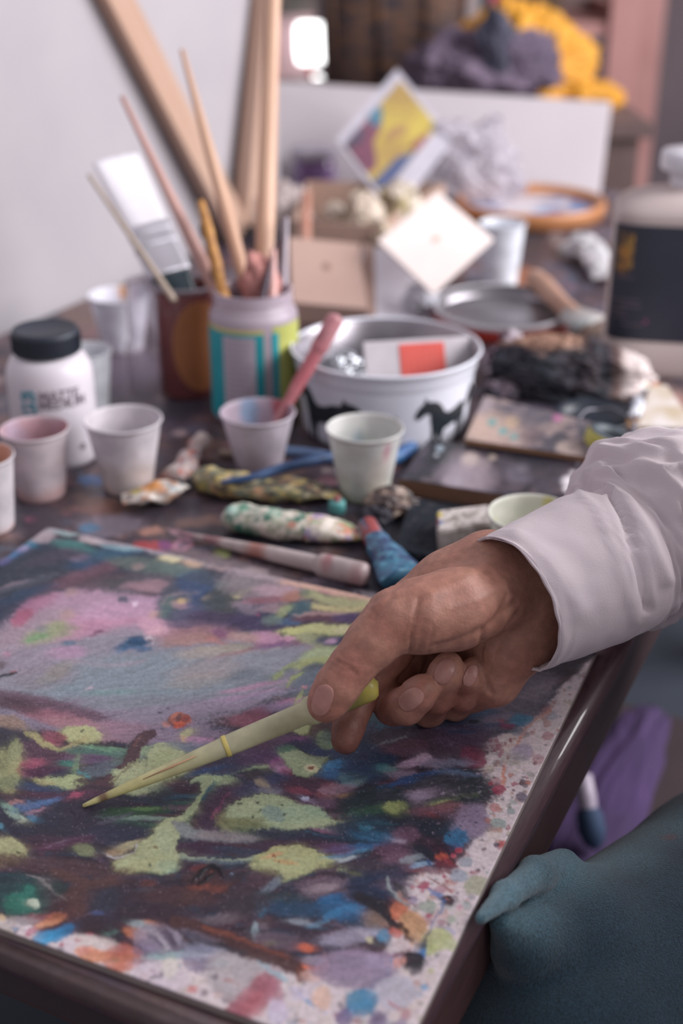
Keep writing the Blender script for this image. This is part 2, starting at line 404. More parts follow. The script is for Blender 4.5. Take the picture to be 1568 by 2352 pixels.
# ================= the painting =================
def Bp(u, v, z=TZ): return BU*u+BV*v+Vector((0, 0, z))
def paint_board(px, py):
    p = Paint(px, py, 'd0c2c6', 3, 1.0)
    X, Y = p.X, p.Y
    # spatter on the bare white margin
    r_ = random.Random(5)
    n = fbm(px/40, py/40, 77); p.put((.15-n)*30, 'cbbcc4', .5, 12); n = fbm(px/30+40, py/30, 78); p.put((.3-n)*30, 'cfc0b4', .4, 10)
    for i in range(520):
        # right margin and bottom margin
        if i < 360: yy = r_.uniform(1500, 2352); xx = 2083-.477*yy-r_.uniform(2, 190)
        else: xx = r_.uniform(0, 900); yy = 2138+.343*xx-r_.uniform(4, 120)
        s_ = r_.choice([1.5, 2, 2.5, 3, 3, 4, 5, 7, 9])
        hx = r_.choice(['9a5060', 'a06a5a', '7a8078', '8a98a8', 'b89088', 'a8a088', '6a5a6a', 'b0756a', '90a0a0', 'a04a60', 'c09a90', '5c5560'])
        p.e(xx, yy, s_*1.3, s_, hx, r_.uniform(-20, 20), .55 if s_ > 4 else .8, 1.5, raw=s_ < 4)
    body = [(-1500, 1000), (1400, 1180), (1400, 1470), (1290, 1575), (1235, 1640), (1185, 1672), (1120, 1700), (1100, 1745), (1108, 1790), (1125, 1830), (1112, 1870), (1105, 1915), (1070, 1950), (1040, 1990), (960, 2008), (915, 2030), (935, 2070),
            (905, 2100), (895, 2160), (880, 2200), (870, 2235), (800, 2250), (740, 2250), (680, 2215), (600, 2190), (520, 2195), (430, 2190), (330, 2215), (270, 2200), (245, 2150), (170, 2130), (130, 2165), (60, 2120), (-60, 2100), (-500, 1960), (-1500, 1640)]
    p.poly(body, '3d3443', 1, 7)
    inb = sm((.6-p.C.sum(-1))*4)
    def pn(hx, th, sd, sx=55, sy=18, al=.7):
        q = fbm(px/sx+sd, py/sy+sd*3, 100+sd, 4); m = sm((q-th)*9)*al*inb; p.C[:] += m[..., None]*(np.array(lin(hx))-p.C)
    pn('352f3e', .1, 9, 70, 26, .8); pn('5a3c4c', .12, 1); pn('33465a', .2, 2); pn('5c4244', .22, 3); pn('2c4058', .25, 4); pn('6b5666', .3, 5)
    e, l = p.e, p.l
    # --- upper left
    e(150, 1330, 330, 70, '3b4354', -10, .95, 30); e(40, 1480, 60, 130, '4e4a58', 0, .8, 30)
    e(20, 1400, 45, 60, '35425a', 0, .8)
    e(235, 1425, 205, 78, 'a9889f', -12, 1, 22); e(120, 1470, 130, 60, '9a8794', -8, .9, 26)
    e(330, 1550, 350, 92, '8b8795', -3, .95, 34); e(300, 1560, 230, 50, '7f8d99', -4, .85, 26); e(420, 1590, 150, 40, '828f9a', -5, .7, 24)
    e(245, 1415, 130, 22, 'c08caa', -14, .85, 16); e(220, 1440, 110, 16, 'b8829c', -14, .6); e(300, 1395, 110, 22, 'b590ab', -5, .8); e(370, 1440, 48, 20, 'c898ae', 12, .9); e(150, 1500, 40, 14, 'b085a8', -5, .7)
    e(60, 1520, 60, 26, '8f8494', -5, .7); e(100, 1555, 70, 24, '857b86', -8, .7); e(130, 1545, 40, 12, '8f8880', -30, .6)
    e(70, 1398, 38, 16, '9a6682', -35, .85); e(50, 1418, 22, 12, 'a0546e', -30, .8); e(105, 1380, 30, 9, 'a87490', -30, .7)
    e(110, 1455, 50, 18, '8f9478', -15, .85, 12); e(88, 1463, 26, 7, '6f9a64', -12, .9); e(130, 1440, 20, 12, '93a06a', -30, .5)
    e(157, 1476, 12, 6, '54708a', 0, .8); e(281, 1374, 9, 7, '3b5264', 0, .9); e(308, 1383, 6, 6, 'd8bfd4', 0, .9, 3); e(95, 1445, 12, 8, '6a7090', 0, .4)
    e(152, 1412, 14, 10, 'b08e86', -20, .6); e(355, 1410, 14, 8, 'b8948a', -10, .7); e(160, 1357, 14, 8, 'a88a80', -30, .5)
    e(218, 1455, 14, 4, '754464', -22, .9, 3)
    e(300, 1482, 34, 8, '27567c', -10, .9, 8); e(315, 1472, 22, 9, '1f4f76', 0, .9, 6); e(280, 1490, 18, 4, '2d5f86', -20, .8); e(330, 1490, 16, 6, '2a5a84', 0, .8)
    l([(330, 1466), (345, 1460), (356, 1468), (350, 1478)], 4, 'd8c4cc', .9, 3); e(343, 1470, 4, 3, '4c4048'); e(360, 1447, 22, 8, 'cfa2b0', -20, .8)
    e(165, 1257, 26, 14, '55525e', 0, .8)
    e(100, 1334, 140, 26, '3e4554', -16, .8, 16); e(50, 1310, 70, 26, '3a4352', -20, .9, 12)
    e(215, 1288, 56, 13, '2f4f70', -12, .9, 9); e(265, 1268, 52, 14, '38607a', -4, .8, 8); e(165, 1254, 44, 11, '3d7e7c', 10, .8, 8); e(180, 1280, 20, 6, '7a6a80', -8, .7); e(120, 1280, 60, 12, '504a5c', -14, .8)
    e(190, 1322, 95, 13, '75505f', -20, .8, 9); e(240, 1335, 60, 16, '5c4854', -8, .8, 12); e(60, 1340, 70, 6, '565a68', -18, .7); e(60, 1365, 60, 9, '2f4a6a', -18, .7); e(30, 1342, 34, 4, '8a7a88', -16, .6)
    e(330, 1342, 90, 20, '4e5058', 0, .85, 14); e(345, 1300, 90, 15, '5a6c68', 8, .85, 10); e(310, 1300, 14, 7, '9a7f80', 0, .7); e(420, 1310, 50, 14, '627674', 10, .8)
    e(345, 1347, 58, 11, '94757f', 3, .9, 6); l([(290, 1350), (320, 1362), (365, 1364), (400, 1352)], 5, '5f4c5c', .8, 4)
    l([(280, 1372), (330, 1378), (380, 1372)], 3, '7a7090', .5)
    l([(0, 1288), (45, 1265), (75, 1243), (100, 1226), (125, 1219), (180, 1228), (230, 1240), (350, 1265), (450, 1290), (560, 1312), (700, 1338), (850, 1372)], [6, 8, 13, 20, 16, 6, 7, 7, 7, 7, 10, 12], 'a99fa8', .9, 5)
    e(70, 1252, 22, 7, '2a7290', -25, .95, 4); e(35, 1272, 22, 7, '3d6f9e', -28, .9, 4); e(52, 1262, 14, 4, 'a898c0', -25, .8, 3); e(8, 1290, 14, 8, '5a5a90', -25, .8, 4); e(98, 1234, 20, 11, '9d8f96', -10, .8, 4)
    e(150, 1226, 28, 4, '7fa0a0', 8, .8, 3); e(210, 1243, 26, 5, 'c4b0b4', 10, .8, 3); e(270, 1256, 40, 4, '86a8b0', 10, .7, 3); e(390, 1283, 24, 6, 'd4c896', 8, .95, 3); e(440, 1293, 22, 5, 'c8a488', 10, .9, 3); e(500, 1302, 30, 5, 'a88f90', 10, .8, 3)
    l([(-20, 1562), (10, 1553), (38, 1546)], 6, '383840', .95, 2.5, .001); e(32, 1543, 8, 2.5, '9a4a50', -15, .8, 2); e(2, 1527, 8, 9, '50383c', 0, .8); e(208, 1583, 7, 3, 'c8a8b8', -15, .9, 2); e(20, 1503, 6, 5, 'b87a98', 0, .7)
    l([(120, 1495), (180, 1520), (260, 1530), (330, 1520)], 8, 'a890a0', .5, 6); l([(100, 1560), (200, 1590), (330, 1595), (430, 1580)], 8, '728a94', .5, 8); e(250, 1592, 60, 7, '70908f', -4, .5)
    # --- upper middle and right
    e(455, 1390, 84, 58, '4c5262', 5, .95, 14); e(385, 1392, 14, 24, '4c706c', 15, .85, 6); e(452, 1342, 40, 28, '39537a', 10, .85, 16); e(470, 1385, 44, 26, '345078', 0, .85, 12); e(440, 1420, 48, 24, '5c5a78', 0, .7, 14)
    l([(375, 1385), (385, 1368), (420, 1362), (458, 1366)], 7, '857880', .7, 4); e(413, 1389, 16, 9, 'a5838e', 20, .85, 4); e(416, 1382, 10, 5, 'd4b06a', 25, .95, 3); e(478, 1376, 9, 5, 'c8a894', -15, .9, 3)
    e(515, 1385, 42, 30, '4a504f', 0, .8, 12); e(588, 1402, 46, 22, '3c4560', 10, .95, 8); e(520, 1428, 80, 18, '4b3f5e', 5, .9, 9); e(600, 1432, 60, 16, '463f62', 6, .9, 8); e(450, 1440, 60, 12, '6f5a72', 3, .7); e(593, 1411, 6, 4, '8a3a64', 0, .8)
    e(500, 1330, 60, 14, '4a5460', 5, .7); e(550, 1345, 46, 14, '5f7470', 0, .8); e(530, 1353, 17, 4.5, '38333a', 0, .95, 3); e(556, 1358, 20, 4, '829450', -12, .8, 4); e(542, 1368, 9, 3, 'c4bc78', 0, .9, 2)
    e(620, 1350, 100, 34, '84767e', 8, .8, 16); e(600, 1322, 70, 9, 'a5949c', 8, .7, 6); e(640, 1358, 50, 13, 'b0929e', 5, .8, 8); e(608, 1378, 48, 7, '8a5a68', -4, .85, 5); e(560, 1395, 30, 10, '9a8590', 20, .5); e(640, 1400, 40, 9, '9a8088', 5, .8)
    l([(650, 1338), (720, 1350), (790, 1362), (850, 1374)], [10, 16, 18, 18], 'c89f90', .95, 6); l([(700, 1365), (770, 1382), (840, 1384)], 20, 'a6a670', .9, 8); l([(720, 1395), (780, 1400), (840, 1396)], 14, 'c2b472', .9, 7); e(800, 1372, 30, 5, 'a08c74', 8, .7); e(745, 1360, 8, 5, '9a6a78', 0, .7)
    e(670, 1371, 24, 11, 'a06e60', -12, .95, 4); l([(648, 1378), (668, 1384), (690, 1376)], 3, '5c3a3c', .8, 3); e(700, 1364, 12, 8, '5a7068', 0, .8); e(688, 1400, 28, 18, '3e5f6c', -10, .95, 7); e(650, 1403, 20, 9, '8c9868', -35, .9, 6); e(668, 1428, 26, 9, '446488', -5, .9, 6); e(625, 1425, 20, 10, '6a8078', 0, .7)
    e(745, 1418, 66, 10, '684654', -4, .95, 6); e(800, 1417, 32, 11, '50406a', 0, .9, 5); e(735, 1430, 28, 5, '4a3a5a', 0, .8); e(730, 1410, 50, 4, 'b89a98', -4, .5)
    e(735, 1448, 86, 11, 'b5b870', -3, 1, 5, .001); e(672, 1453, 22, 7, 'c2c46c', 5, .9, 4); e(810, 1444, 40, 8, 'c2bc84', -5, .9)
    e(710, 1482, 70, 18, 'a3a87a', 5, .9, 10); e(762, 1471, 32, 9, '3c4468', 0, .95, 4); e(760, 1471, 11, 5, 'c89cc0', 0, .95, 3)
    e(655, 1482, 66, 13, '7c5272', 10, .95, 6); e(700, 1492, 32, 7, '865878', 12, .95, 5); e(680, 1496, 40, 5, 'b284a0', 4, .8, 4); e(612, 1464, 30, 12, 'b888a4', 5, .95, 6); e(663, 1468, 12, 5, 'c492ac', 0, .9, 4); e(675, 1512, 26, 6, '744a58', -8, .8, 5); e(615, 1485, 40, 7, '7f5a86', -8, .7)
    e(450, 1458, 80, 16, '966e74', -4, .85, 9); e(440, 1470, 60, 12, 'a07a76', -8, .8, 8); e(505, 1455, 22, 9, '7c4c74', 15, .9, 6); e(560, 1465, 34, 9, 'b08c88', 4, .85, 6); e(500, 1474, 26, 6, 'b07068', 20, .7, 5); e(520, 1490, 60, 7, '9a9a7c', -4, .6); e(480, 1500, 70, 12, 'a3978f', -6, .7, 8); e(540, 1500, 60, 3.5, '925a62', -15, .5, 3)
    e(600, 1525, 115, 28, '8b909c', -12, .9, 14); e(555, 1550, 40, 10, '6c7884', -12, .8, 8); e(600, 1558, 30, 7, '6f7c88', -8, .7); e(470, 1540, 70, 18, '9a9094', -8, .7, 14); e(450, 1565, 60, 16, '9a908c', -8, .5, 12)
    l([(520, 1515), (560, 1498), (640, 1487)], 4, 'a09a9c', .7, 3)
    e(740, 1505, 40, 16, 'a9bb84', -5, .95, 7); e(730, 1522, 44, 12, 'a8b268', -4, .95, 6); e(690, 1530, 22, 7, 'c4c474', 0, .9, 4)
    l([(632, 1556), (648, 1536), (668, 1526), (700, 1530), (692, 1546), (668, 1560), (655, 1578)], [11, 9, 9, 12, 10, 10, 5], '9cae58', .95, 4); e(661, 1541, 13, 6, '6a7488', 0, .95, 3)
    e(722, 1535, 30, 12, '5c6474', -5, .95, 6); e(718, 1565, 42, 22, '6c7a88', -15, .9, 9); e(700, 1585, 40, 18, '687486', -10, .7, 9)
    e(570, 1580, 60, 5, 'b888a6', -10, .7, 5); e(540, 1608, 100, 10, 'b08cb0', -10, .75, 9); e(490, 1622, 80, 12, 'a890ac', -6, .7, 9); e(670, 1612, 34, 6, 'b880a6', -12, .8, 5); e(610, 1600, 60, 6, '8a8ca0', -10, .6); e(640, 1625, 60, 8, '9684a4', -6, .7)
    l([(692, 1578), (688, 1610), (684, 1650), (690, 1670)], [4, 12, 22, 40], 'adb872', .97, 4, .0012); e(697, 1578, 6, 3, 'd08a9a'); e(698, 1642, 24, 16, 'b2bf84', 20, .95, 5); e(700, 1612, 12, 5, 'c088b0', -10, .7)
    # --- centre left
    e(250, 1640, 260, 34, '877d90', -2, .85, 18); e(110, 1625, 130, 20, '664a5c', 12, .9, 12); e(130, 1650, 80, 15, '94606f', 14, .85, 11); e(20, 1660, 40, 14, '8f7664', 8, .8, 9); e(40, 1620, 50, 14, '54404c', 8, .7)
    e(250, 1680, 90, 20, '937284', -3, .85, 12); e(330, 1690, 60, 16, '8c7484', 0, .7); e(170, 1660, 60, 10, 'a07880', 6, .6); e(420, 1690, 90, 26, '887a90', -4, .8, 14); e(300, 1612, 100, 12, '7f8a94', -4, .6)
    e(25, 1700, 60, 22, '40404e', 8, .8, 12); e(110, 1735, 80, 30, '5f4254', 4, .9, 12)
    e(187, 1690, 42, 18, 'adb070', 4, .97, 6, .001); l([(64, 1686), (88, 1692), (105, 1712), (135, 1722), (170, 1714), (195, 1700)], [10, 14, 13, 8, 10, 14], 'a8a062', .93, 5); e(125, 1693, 24, 12, '8a4c5c', 5, .93, 6); e(120, 1705, 16, 5, '944f60', 20, .8); e(186, 1682, 3, 2.5, '4a5048', 0, .9, 1.5)
    e(22, 1770, 28, 44, 'a0a062', 0, .93, 10); e(34, 1725, 14, 24, '8f9664', 15, .85, 8); e(10, 1745, 14, 30, '747a50', 0, .6); e(14, 1800, 30, 14, '6f7a58', -20, .8)
    e(75, 1755, 24, 10, '9c4f66', -10, .85, 7); e(60, 1770, 20, 14, '84405a', 0, .7); e(100, 1775, 40, 12, '54304c', 0, .8)
    e(225, 1728, 70, 9, '50786c', 2, .85, 6); e(250, 1720, 50, 5, '75a07c', 3, .6); e(210, 1745, 60, 9, '6a5070', 0, .8, 6); e(240, 1768, 46, 15, '5c6672', -10, .85, 8); e(155, 1757, 18, 6, '2c7c70', 8, .9, 5); l([(185, 1738), (178, 1758), (168, 1785)], [10, 13, 22], '7c9870', .9, 5)
    e(150, 1798, 48, 15, '9eac72', 4, .97, 5, .001); e(105, 1797, 22, 7, 'a8a468', 10, .9, 4); l([(182, 1772), (200, 1785), (222, 1792)], 6, '3c8a90', .85, 4); e(140, 1778, 24, 8, '3a3850', 0, .9, 6); e(215, 1795, 36, 8, '4c3a46', -12, .85)
    e(310, 1735, 50, 20, '5f7a70', -10, .7, 12); e(395, 1725, 60, 20, '6e7884', 0, .8, 12); e(450, 1735, 50, 18, '5c6272', -8, .85, 10)
    l([(348, 1682), (330, 1695), (308, 1732), (290, 1762), (255, 1795), (215, 1825), (185, 1855)], [18, 28, 32, 24, 28, 44, 34], '5a4048', .97, 5, .001); l([(325, 1690), (312, 1715)], 5, '7c5450', .6)
    e(388, 1745, 42, 30, 'a6ae78', 25, .97, 6, .0014); e(325, 1785, 58, 16, 'a8b07a', -8, .97, 5, .0014); e(315, 1808, 46, 14, 'a0ac82', 0, .95, 5, .001); e(350, 1770, 50, 24, 'a5ae78', -10, .95); e(362, 1760, 18, 30, '8f9a5c', 35, .5, 9); e(340, 1725, 14, 10, '8aa07c', 0, .8); e(268, 1776, 12, 8, '9cb08a', 0, .8, 4)
    e(120, 1880, 180, 40, '333648', 0, .85, 20); e(240, 1865, 80, 40, '3b3446', 0, .8, 18); e(150, 1828, 90, 9, '5c3a50', 0, .8, 6); e(176, 1826, 14, 5, 'a84c68', -8, .9, 4); e(215, 1812, 34, 5, '4c3c48')
    e(95, 1812, 50, 8, '38486a', 4, .8, 5); e(55, 1853, 30, 9, '3a6a98', -10, .9, 6); e(100, 1843, 36, 5, '5070a0', -12, .8, 4); e(78, 1862, 24, 4, 'b08090', -18, .7, 3); e(40, 1842, 16, 4, 'b07c70', -10, .8, 3); e(22, 1852, 18, 5, '7fa08c', 20, .8, 4); e(38, 1872, 24, 5, '8ea898', 22, .85, 4); e(60, 1882, 22, 3, 'b4b8a0', -18, .85, 3); e(76, 1878, 12, 7, '2c7aa0', 10, .8, 4); e(3, 1897, 7, 6, '4a90a8', 0, .7)
    e(310, 1862, 70, 10, '3a5a42', -3, .9, 6); e(330, 1855, 34, 4, '5a8448', 0, .8, 3); e(300, 1880, 60, 3, '6f8c80', 2, .8, 3); e(320, 1892, 60, 6, '3c5c50', 5, .85, 5); e(340, 1876, 50, 3, '88a090', 3, .6, 2); e(300, 1900, 40, 6, '34483c', 5, .7); e(270, 1915, 60, 22, '383a52', 0, .8, 12)
    e(360, 1812, 20, 10, '55605c', 0, .6); l([(352, 1838), (362, 1818)], [3, 7], '8ea07e', .8, 3); e(395, 1830, 50, 16, '2f3848', -4, .85, 8)
    # --- the pale green veins and pools
    e(432, 1815, 30, 8, '40283c', 0, .95, 4); e(425, 1830, 34, 5, '2c5068', -4, .9, 4); e(420, 1845, 30, 4, '3a6058', 0, .7)
    l([(650, 1757), (600, 1762), (545, 1770), (500, 1782), (470, 1790), (440, 1796)], [4, 7, 10, 18, 16, 8], '93a680', .95, 4, .001); e(500, 1793, 34, 11, '9db084', -10, .95, 4); l([(483, 1795), (465, 1828), (448, 1856), (430, 1878), (405, 1895)], [22, 15, 15, 22, 30], '9cac7c', .97, 4, .001)
    e(398, 1915, 34, 32, 'a4ae7c', -20, .98, 6, .0014); e(360, 1950, 50, 28, 'a4ac76', -30, .98, 6, .0014); e(385, 1960, 26, 34, 'a0ae80', 0, .97, 6); e(310, 1982, 54, 20, 'a2a66e', -14, .95, 6, .001); e(375, 1992, 28, 14, '8aa088', 0, .8, 5); e(360, 1948, 3.5, 3, '8a6a3a'); e(344, 1986, 3, 3, '4a5a50')
    e(430, 1935, 24, 18, '333a56', 0, .9, 6); e(460, 1950, 70, 16, '4a3048', -3, .9, 8); e(425, 1985, 40, 16, '43283c', 5, .8)
    e(290, 1945, 38, 8, 'a8a078', -22, .93, 4); e(262, 1958, 20, 5, 'a88a64', -15, .9, 3); l([(246, 1964), (262, 1971), (290, 1968), (315, 1952), (320, 1940)], [4, 4, 3, 2, 2], 'b4b0b4', .95, 2, .0006); l([(198, 1925), (202, 1945), (215, 1965), (240, 1980)], 11, '55405a', .85, 4)
    e(190, 1950, 22, 13, '7e8660', 15, .93, 5); e(20, 1955, 38, 26, 'a2a46c', 5, .97, 7, .001); e(12, 1980, 24, 9, 'a8a060', -20, .7); e(42, 1958, 5, 2.5, '4a5034', 10, .9, 1.5)
    e(130, 1990, 150, 18, '5a4046', 6, .85, 12); e(140, 1938, 60, 9, '603a54', -12, .8, 7); e(100, 1925, 40, 9, '4c3648', 0, .8); e(260, 1880, 40, 4, '5a5668', -20, .6); l([(110, 1945), (150, 1928)], 2.5, '8a7a8c', .7, 2)
    # --- centre
    e(585, 1658, 54, 14, '8a5062', 6, .9, 8); e(590, 1640, 26, 10, '7c4458', 0, .85, 6); e(645, 1650, 30, 10, '7c4260', -12, .9, 6); e(590, 1680, 22, 9, 'a0687c', 15, .8, 5); e(600, 1670, 16, 9, '7a3850'); e(586, 1691, 9, 5, 'b8a0b4', 0, .8, 3); e(612, 1677, 9, 4, 'c4889c', 0, .7, 3)
    e(432, 1688, 7, 17, 'b8b878', 40, .95, 4); e(425, 1698, 8, 6, 'c8a474', 0, .8); e(440, 1697, 12, 4, 'b884a8', -20, .7); e(472, 1704, 24, 8, 'b684a8', -5, .85, 6); e(445, 1715, 60, 10, '707888', 0, .7)
    e(411, 1655, 25, 15, 'a45646', 10, .9, 4, .002); e(402, 1646, 12, 7, 'b8705e', 0, .8, 3); e(413, 1668, 14, 6, 'c05030', 10, .85, 3); e(411, 1652, 9, 8, '5c4044', 0, .8, 4); e(427, 1655, 7, 9, '8a3a34', 0, .7, 3); e(378, 1662, 7, 6, 'b87a70', 0, .8, 3); e(383, 1627, 4, 2.5, '44404e'); e(362, 1635, 7, 2, '44404e'); e(370, 1696, 8, 2, '54404e', 0, .8, 2)
    e(520, 1768, 40, 12, '38486c', -12, .9, 6); e(560, 1750, 80, 16, '3e3c5c', -14, .9, 8); e(610, 1735, 60, 14, '5a3c64', -14, .85, 7); e(680, 1715, 50, 16, '33345a', -12, .9, 8); e(670, 1700, 30, 4, '8a4c84', -14, .7, 3); e(480, 1770, 50, 6, '2c4c78', -14, .9, 4); e(600, 1712, 60, 12, '6a4468', -14, .5); e(640, 1752, 24, 10, '8a4a80', -12, .8, 5)
    l([(545, 1810), (515, 1840), (485, 1880), (478, 1905)], [40, 62, 62, 30], '4c3850', .97, 6); l([(522, 1822), (508, 1850), (492, 1880)], 5, '8a3c64', .85, 5); l([(495, 1800), (480, 1820), (468, 1840)], 10, '2a5470', .85, 5); e(570, 1820, 22, 20, '3f4264', 0, .6); l([(440, 1880), (428, 1895)], 9, '34384c', .7)
    e(600, 1800, 60, 14, '46486a', -20, .8, 9); e(606, 1798, 16, 9, 'a89878', 10, .85, 4); e(625, 1815, 30, 8, '6a6c88', 0, .6); e(650, 1770, 18, 7, 'b488ac', 0, .85, 5); e(660, 1775, 14, 9, '8a3c60', 0, .7); e(640, 1790, 28, 9, '35406a', 0, .7)
    e(672, 1740, 34, 16, '8aa07e', 25, .97, 5); e(700, 1757, 40, 20, '97a87c', 15, .97, 5, .0012); e(735, 1748, 26, 7, '7c9478', -25, .85, 4); e(660, 1723, 20, 8, '44745e', -8, .9, 4); l([(745, 1745), (757, 1738)], 5, '8a9c70', .8, 3)
    e(713, 1767, 15, 9, 'c8c492', 5, 1, 2.5, .0018); e(713, 1767, 7, 4, '8a4838', 5, 1, 2); e(745, 1700, 22, 18, '7c946c', 30, .9, 5); e(752, 1690, 12, 14, '586c66', 0, .8)
    e(780, 1775, 60, 26, '2f4a72', -8, .85, 12); e(768, 1758, 26, 11, '2c74a4', -14, .95, 5); e(760, 1775, 18, 9, '2a5f90', -10, .9, 5); e(810, 1788, 30, 16, '5a8088', 5, .85, 7); e(822, 1790, 13, 11, '7e9c8c', 20, .7, 5); e(745, 1730, 40, 10, '2c4670', 10, .85, 6)
    e(720, 1810, 62, 22, '4e3048', 4, .95, 8); e(690, 1818, 26, 8, '843c50', 10, .85, 5); e(745, 1815, 22, 12, '8a4852', -40, .8, 6); e(770, 1812, 36, 11, '8a7080', -10, .7, 7); e(760, 1830, 34, 5, '7a5a54', -14, .7, 4); e(787, 1827, 10, 4, 'b08050', -10, .7, 3); e(720, 1850, 50, 12, '6a4c66', -8, .85, 7); e(703, 1838, 6, 4, 'b0b0cc', 0, .9, 2, .001)
    e(600, 1868, 74, 36, '98a67e', -8, .97, 7, .0014); e(680, 1882, 70, 30, '8ba084', 6, .95, 8, .001); e(632, 1872, 26, 18, '6c8284', 15, .7, 8); e(655, 1858, 24, 16, '80988a', 10, .6); l([(690, 1890), (740, 1893), (790, 1885), (830, 1880)], [40, 16, 9, 4], 'a2a06a', .9, 5); e(565, 1895, 56, 14, '6c744c', -4, .9, 8); e(520, 1888, 20, 20, '8a8c58', 0, .6); e(590, 1915, 50, 9, '627058', 5, .85, 6)
    for a in ((595, 1848, 3), (600, 1865, 3), (583, 1880, 2.5), (657, 1870, 2.5), (652, 1850, 2), (551, 1848, 3)): e(a[0], a[1], a[2]*1.3, a[2], '4a5648', 0, .9, 1.5)
    l([(405, 1898), (440, 1915), (500, 1925), (580, 1930)], [26, 24, 22, 14], '76747c', .9, 6); e(520, 1920, 70, 10, '8c8484', 3, .6, 6); e(425, 1908, 24, 13, '80888a', 0, .7)
    e(700, 1918, 110, 13, '33384e', 2, .95, 7); e(770, 1895, 50, 7, '4a3a58', -4, .7, 5); e(760, 1910, 40, 4, '8a5c78', 4, .7, 3); e(640, 1945, 90, 12, '4c3448', -6, .9, 7); e(560, 1955, 60, 7, '38445c', 6, .8, 5); l([(700, 1912), (780, 1925)], 3, '38607a', .6)
    l([(415, 1966), (450, 1972), (500, 1973), (550, 1974), (595, 1970)], [14, 8, 5, 6, 12], '8c9882', .95, 4, .0008); e(500, 1978, 70, 4, '60707c', 2, .7, 3)
    l([(592, 1970), (630, 1965), (690, 1962), (735, 1985)], [14, 40, 44, 10], 'adaa68', .97, 6, .0014); e(650, 1985, 64, 24, 'aab070', 0, .97, 6); e(710, 1965, 40, 12, '9aa868', 20, .9, 6); e(655, 2010, 20, 15, '96a26c', 10, .95, 5); e(730, 1985, 30, 5, '8a9254', 10, .7)
    e(625, 1968, 24, 5, 'c89858', -18, .8, 3); e(655, 1983, 26, 4, 'c89a52', 8, .8, 3); l([(608, 1972), (620, 1968), (628, 1967)], 3, 'b86040', .9, 2); e(627, 1969, 4, 4, '8a4030'); e(640, 1982, 3, 2, '4a4a38')
    e(781, 1993, 11, 8, '9aa878', 0, .97, 3, .001); e(780, 1993, 4, 3.5, '40444a', 0, 1, 1.5)
    p.poly([(345, 1722), (385, 1716), (420, 1735), (430, 1760), (398, 1785), (350, 1806), (300, 1818), (268, 1813), (276, 1795), (262, 1777), (300, 1764), (335, 1762), (348, 1745)], 'a5ae7a', .93, 6, .0014)
    e(372, 1748, 16, 26, '949e62', 35, .45, 9); e(320, 1800, 34, 10, 'a3b088', -6, .6); l([(300, 1765), (262, 1795)], 4, '5a4048', .6)
    p.poly([(355, 1905), (392, 1888), (412, 1905), (418, 1925), (404, 1945), (412, 1975), (400, 1998), (360, 2008), (300, 1994), (262, 2000), (270, 1984), (312, 1966), (345, 1956), (362, 1932)], 'a5ae7a', .93, 6, .0014)
    e(340, 1985, 40, 12, 'aaaa6c', -12, .5); e(385, 1990, 22, 12, '8fa488', 0, .6); e(360, 1948, 3.5, 3, '8a6a3a'); e(344, 1986, 3, 3, '4a5a50'); e(384, 1930, 20, 26, 'a2b088', 0, .5)
    p.poly([(528, 1862), (545, 1840), (590, 1826), (640, 1832), (690, 1850), (722, 1877), (785, 1884), (742, 1899), (680, 1906), (610, 1897), (560, 1886), (520, 1880)], '98a680', .9, 9, .0012)
    e(632, 1872, 24, 17, '6f8686', 15, .7, 8); e(690, 1872, 34, 16, '8aa088', 15, .6); e(560, 1892, 44, 9, '75794c', -4, .7, 7); e(570, 1850, 26, 14, 'a4ac80', 0, .6)
    for a in ((595, 1848, 3), (600, 1865, 3), (583, 1880, 2.5), (657, 1870, 2.5), (652, 1850, 2), (551, 1848, 3)): e(a[0], a[1], a[2]*1.3, a[2], '4a5648', 0, .9, 1.5)
    p.poly([(590, 1970), (625, 1954), (680, 1945), (718, 1950), (758, 1975), (730, 1992), (692, 2000), (682, 2018), (655, 2022), (640, 2004), (592, 1998)], 'a8aa6c', .9, 6, .0014)
    e(655, 1985, 50, 16, 'aab278', 0, .6); e(625, 1968, 24, 5, 'c89858', -18, .8, 3); e(655, 1983, 26, 4, 'c89a52', 8, .8, 3); e(627, 1969, 4, 4, '8a4030'); e(640, 1982, 3, 2, '4a4a38')
    p.poly([(640, 1735), (680, 1721), (712, 1738), (755, 1737), (736, 1755), (728, 1775), (700, 1788), (675, 1780), (660, 1760)], '97a87e', .9, 5, .0012)
    e(713, 1767, 15, 9, 'c8c492', 5, 1, 2.5, .0018); e(713, 1767, 7, 4, '8a4838', 5, 1, 2); e(662, 1722, 18, 6, '44745e', -8, .8, 4)
    # --- right side
    e(840, 1720, 60, 70, '2f4464', 0, .85, 22); e(840, 1640, 60, 40, '44506c', 0, .8, 20); e(920, 1685, 40, 12, '2d6c96', -8, .9, 7); e(890, 1670, 30, 12, '347c96', -20, .8, 7); e(910, 1675, 20, 7, '2e5fa0', 0, .8, 5); e(850, 1650, 30, 10, '3c7070', 0, .6)
    e(1120, 1640, 130, 44, '6a6678', -18, .92, 18); e(1200, 1595, 80, 30, '6f6474', -25, .92, 14); e(1080, 1665, 70, 16, '46587c', -6, .7, 10); e(1100, 1640, 40, 8, '3f6288', -8, .7); e(1140, 1650, 30, 9, '8a7c90', -14, .7); e(1230, 1590, 34, 13, '857a86', -20, .7); e(1195, 1655, 22, 13, '3a7c9c', 5, .9, 6); e(1190, 1680, 16, 8, '44607c', 0, .8); e(1162, 1667, 13, 6, '8a3a5c', 5, .9, 4); e(1150, 1655, 8, 4, 'a04a58', 0, .8); e(1093, 1658, 9, 4, '2c2f3c', 0, .9, 3)
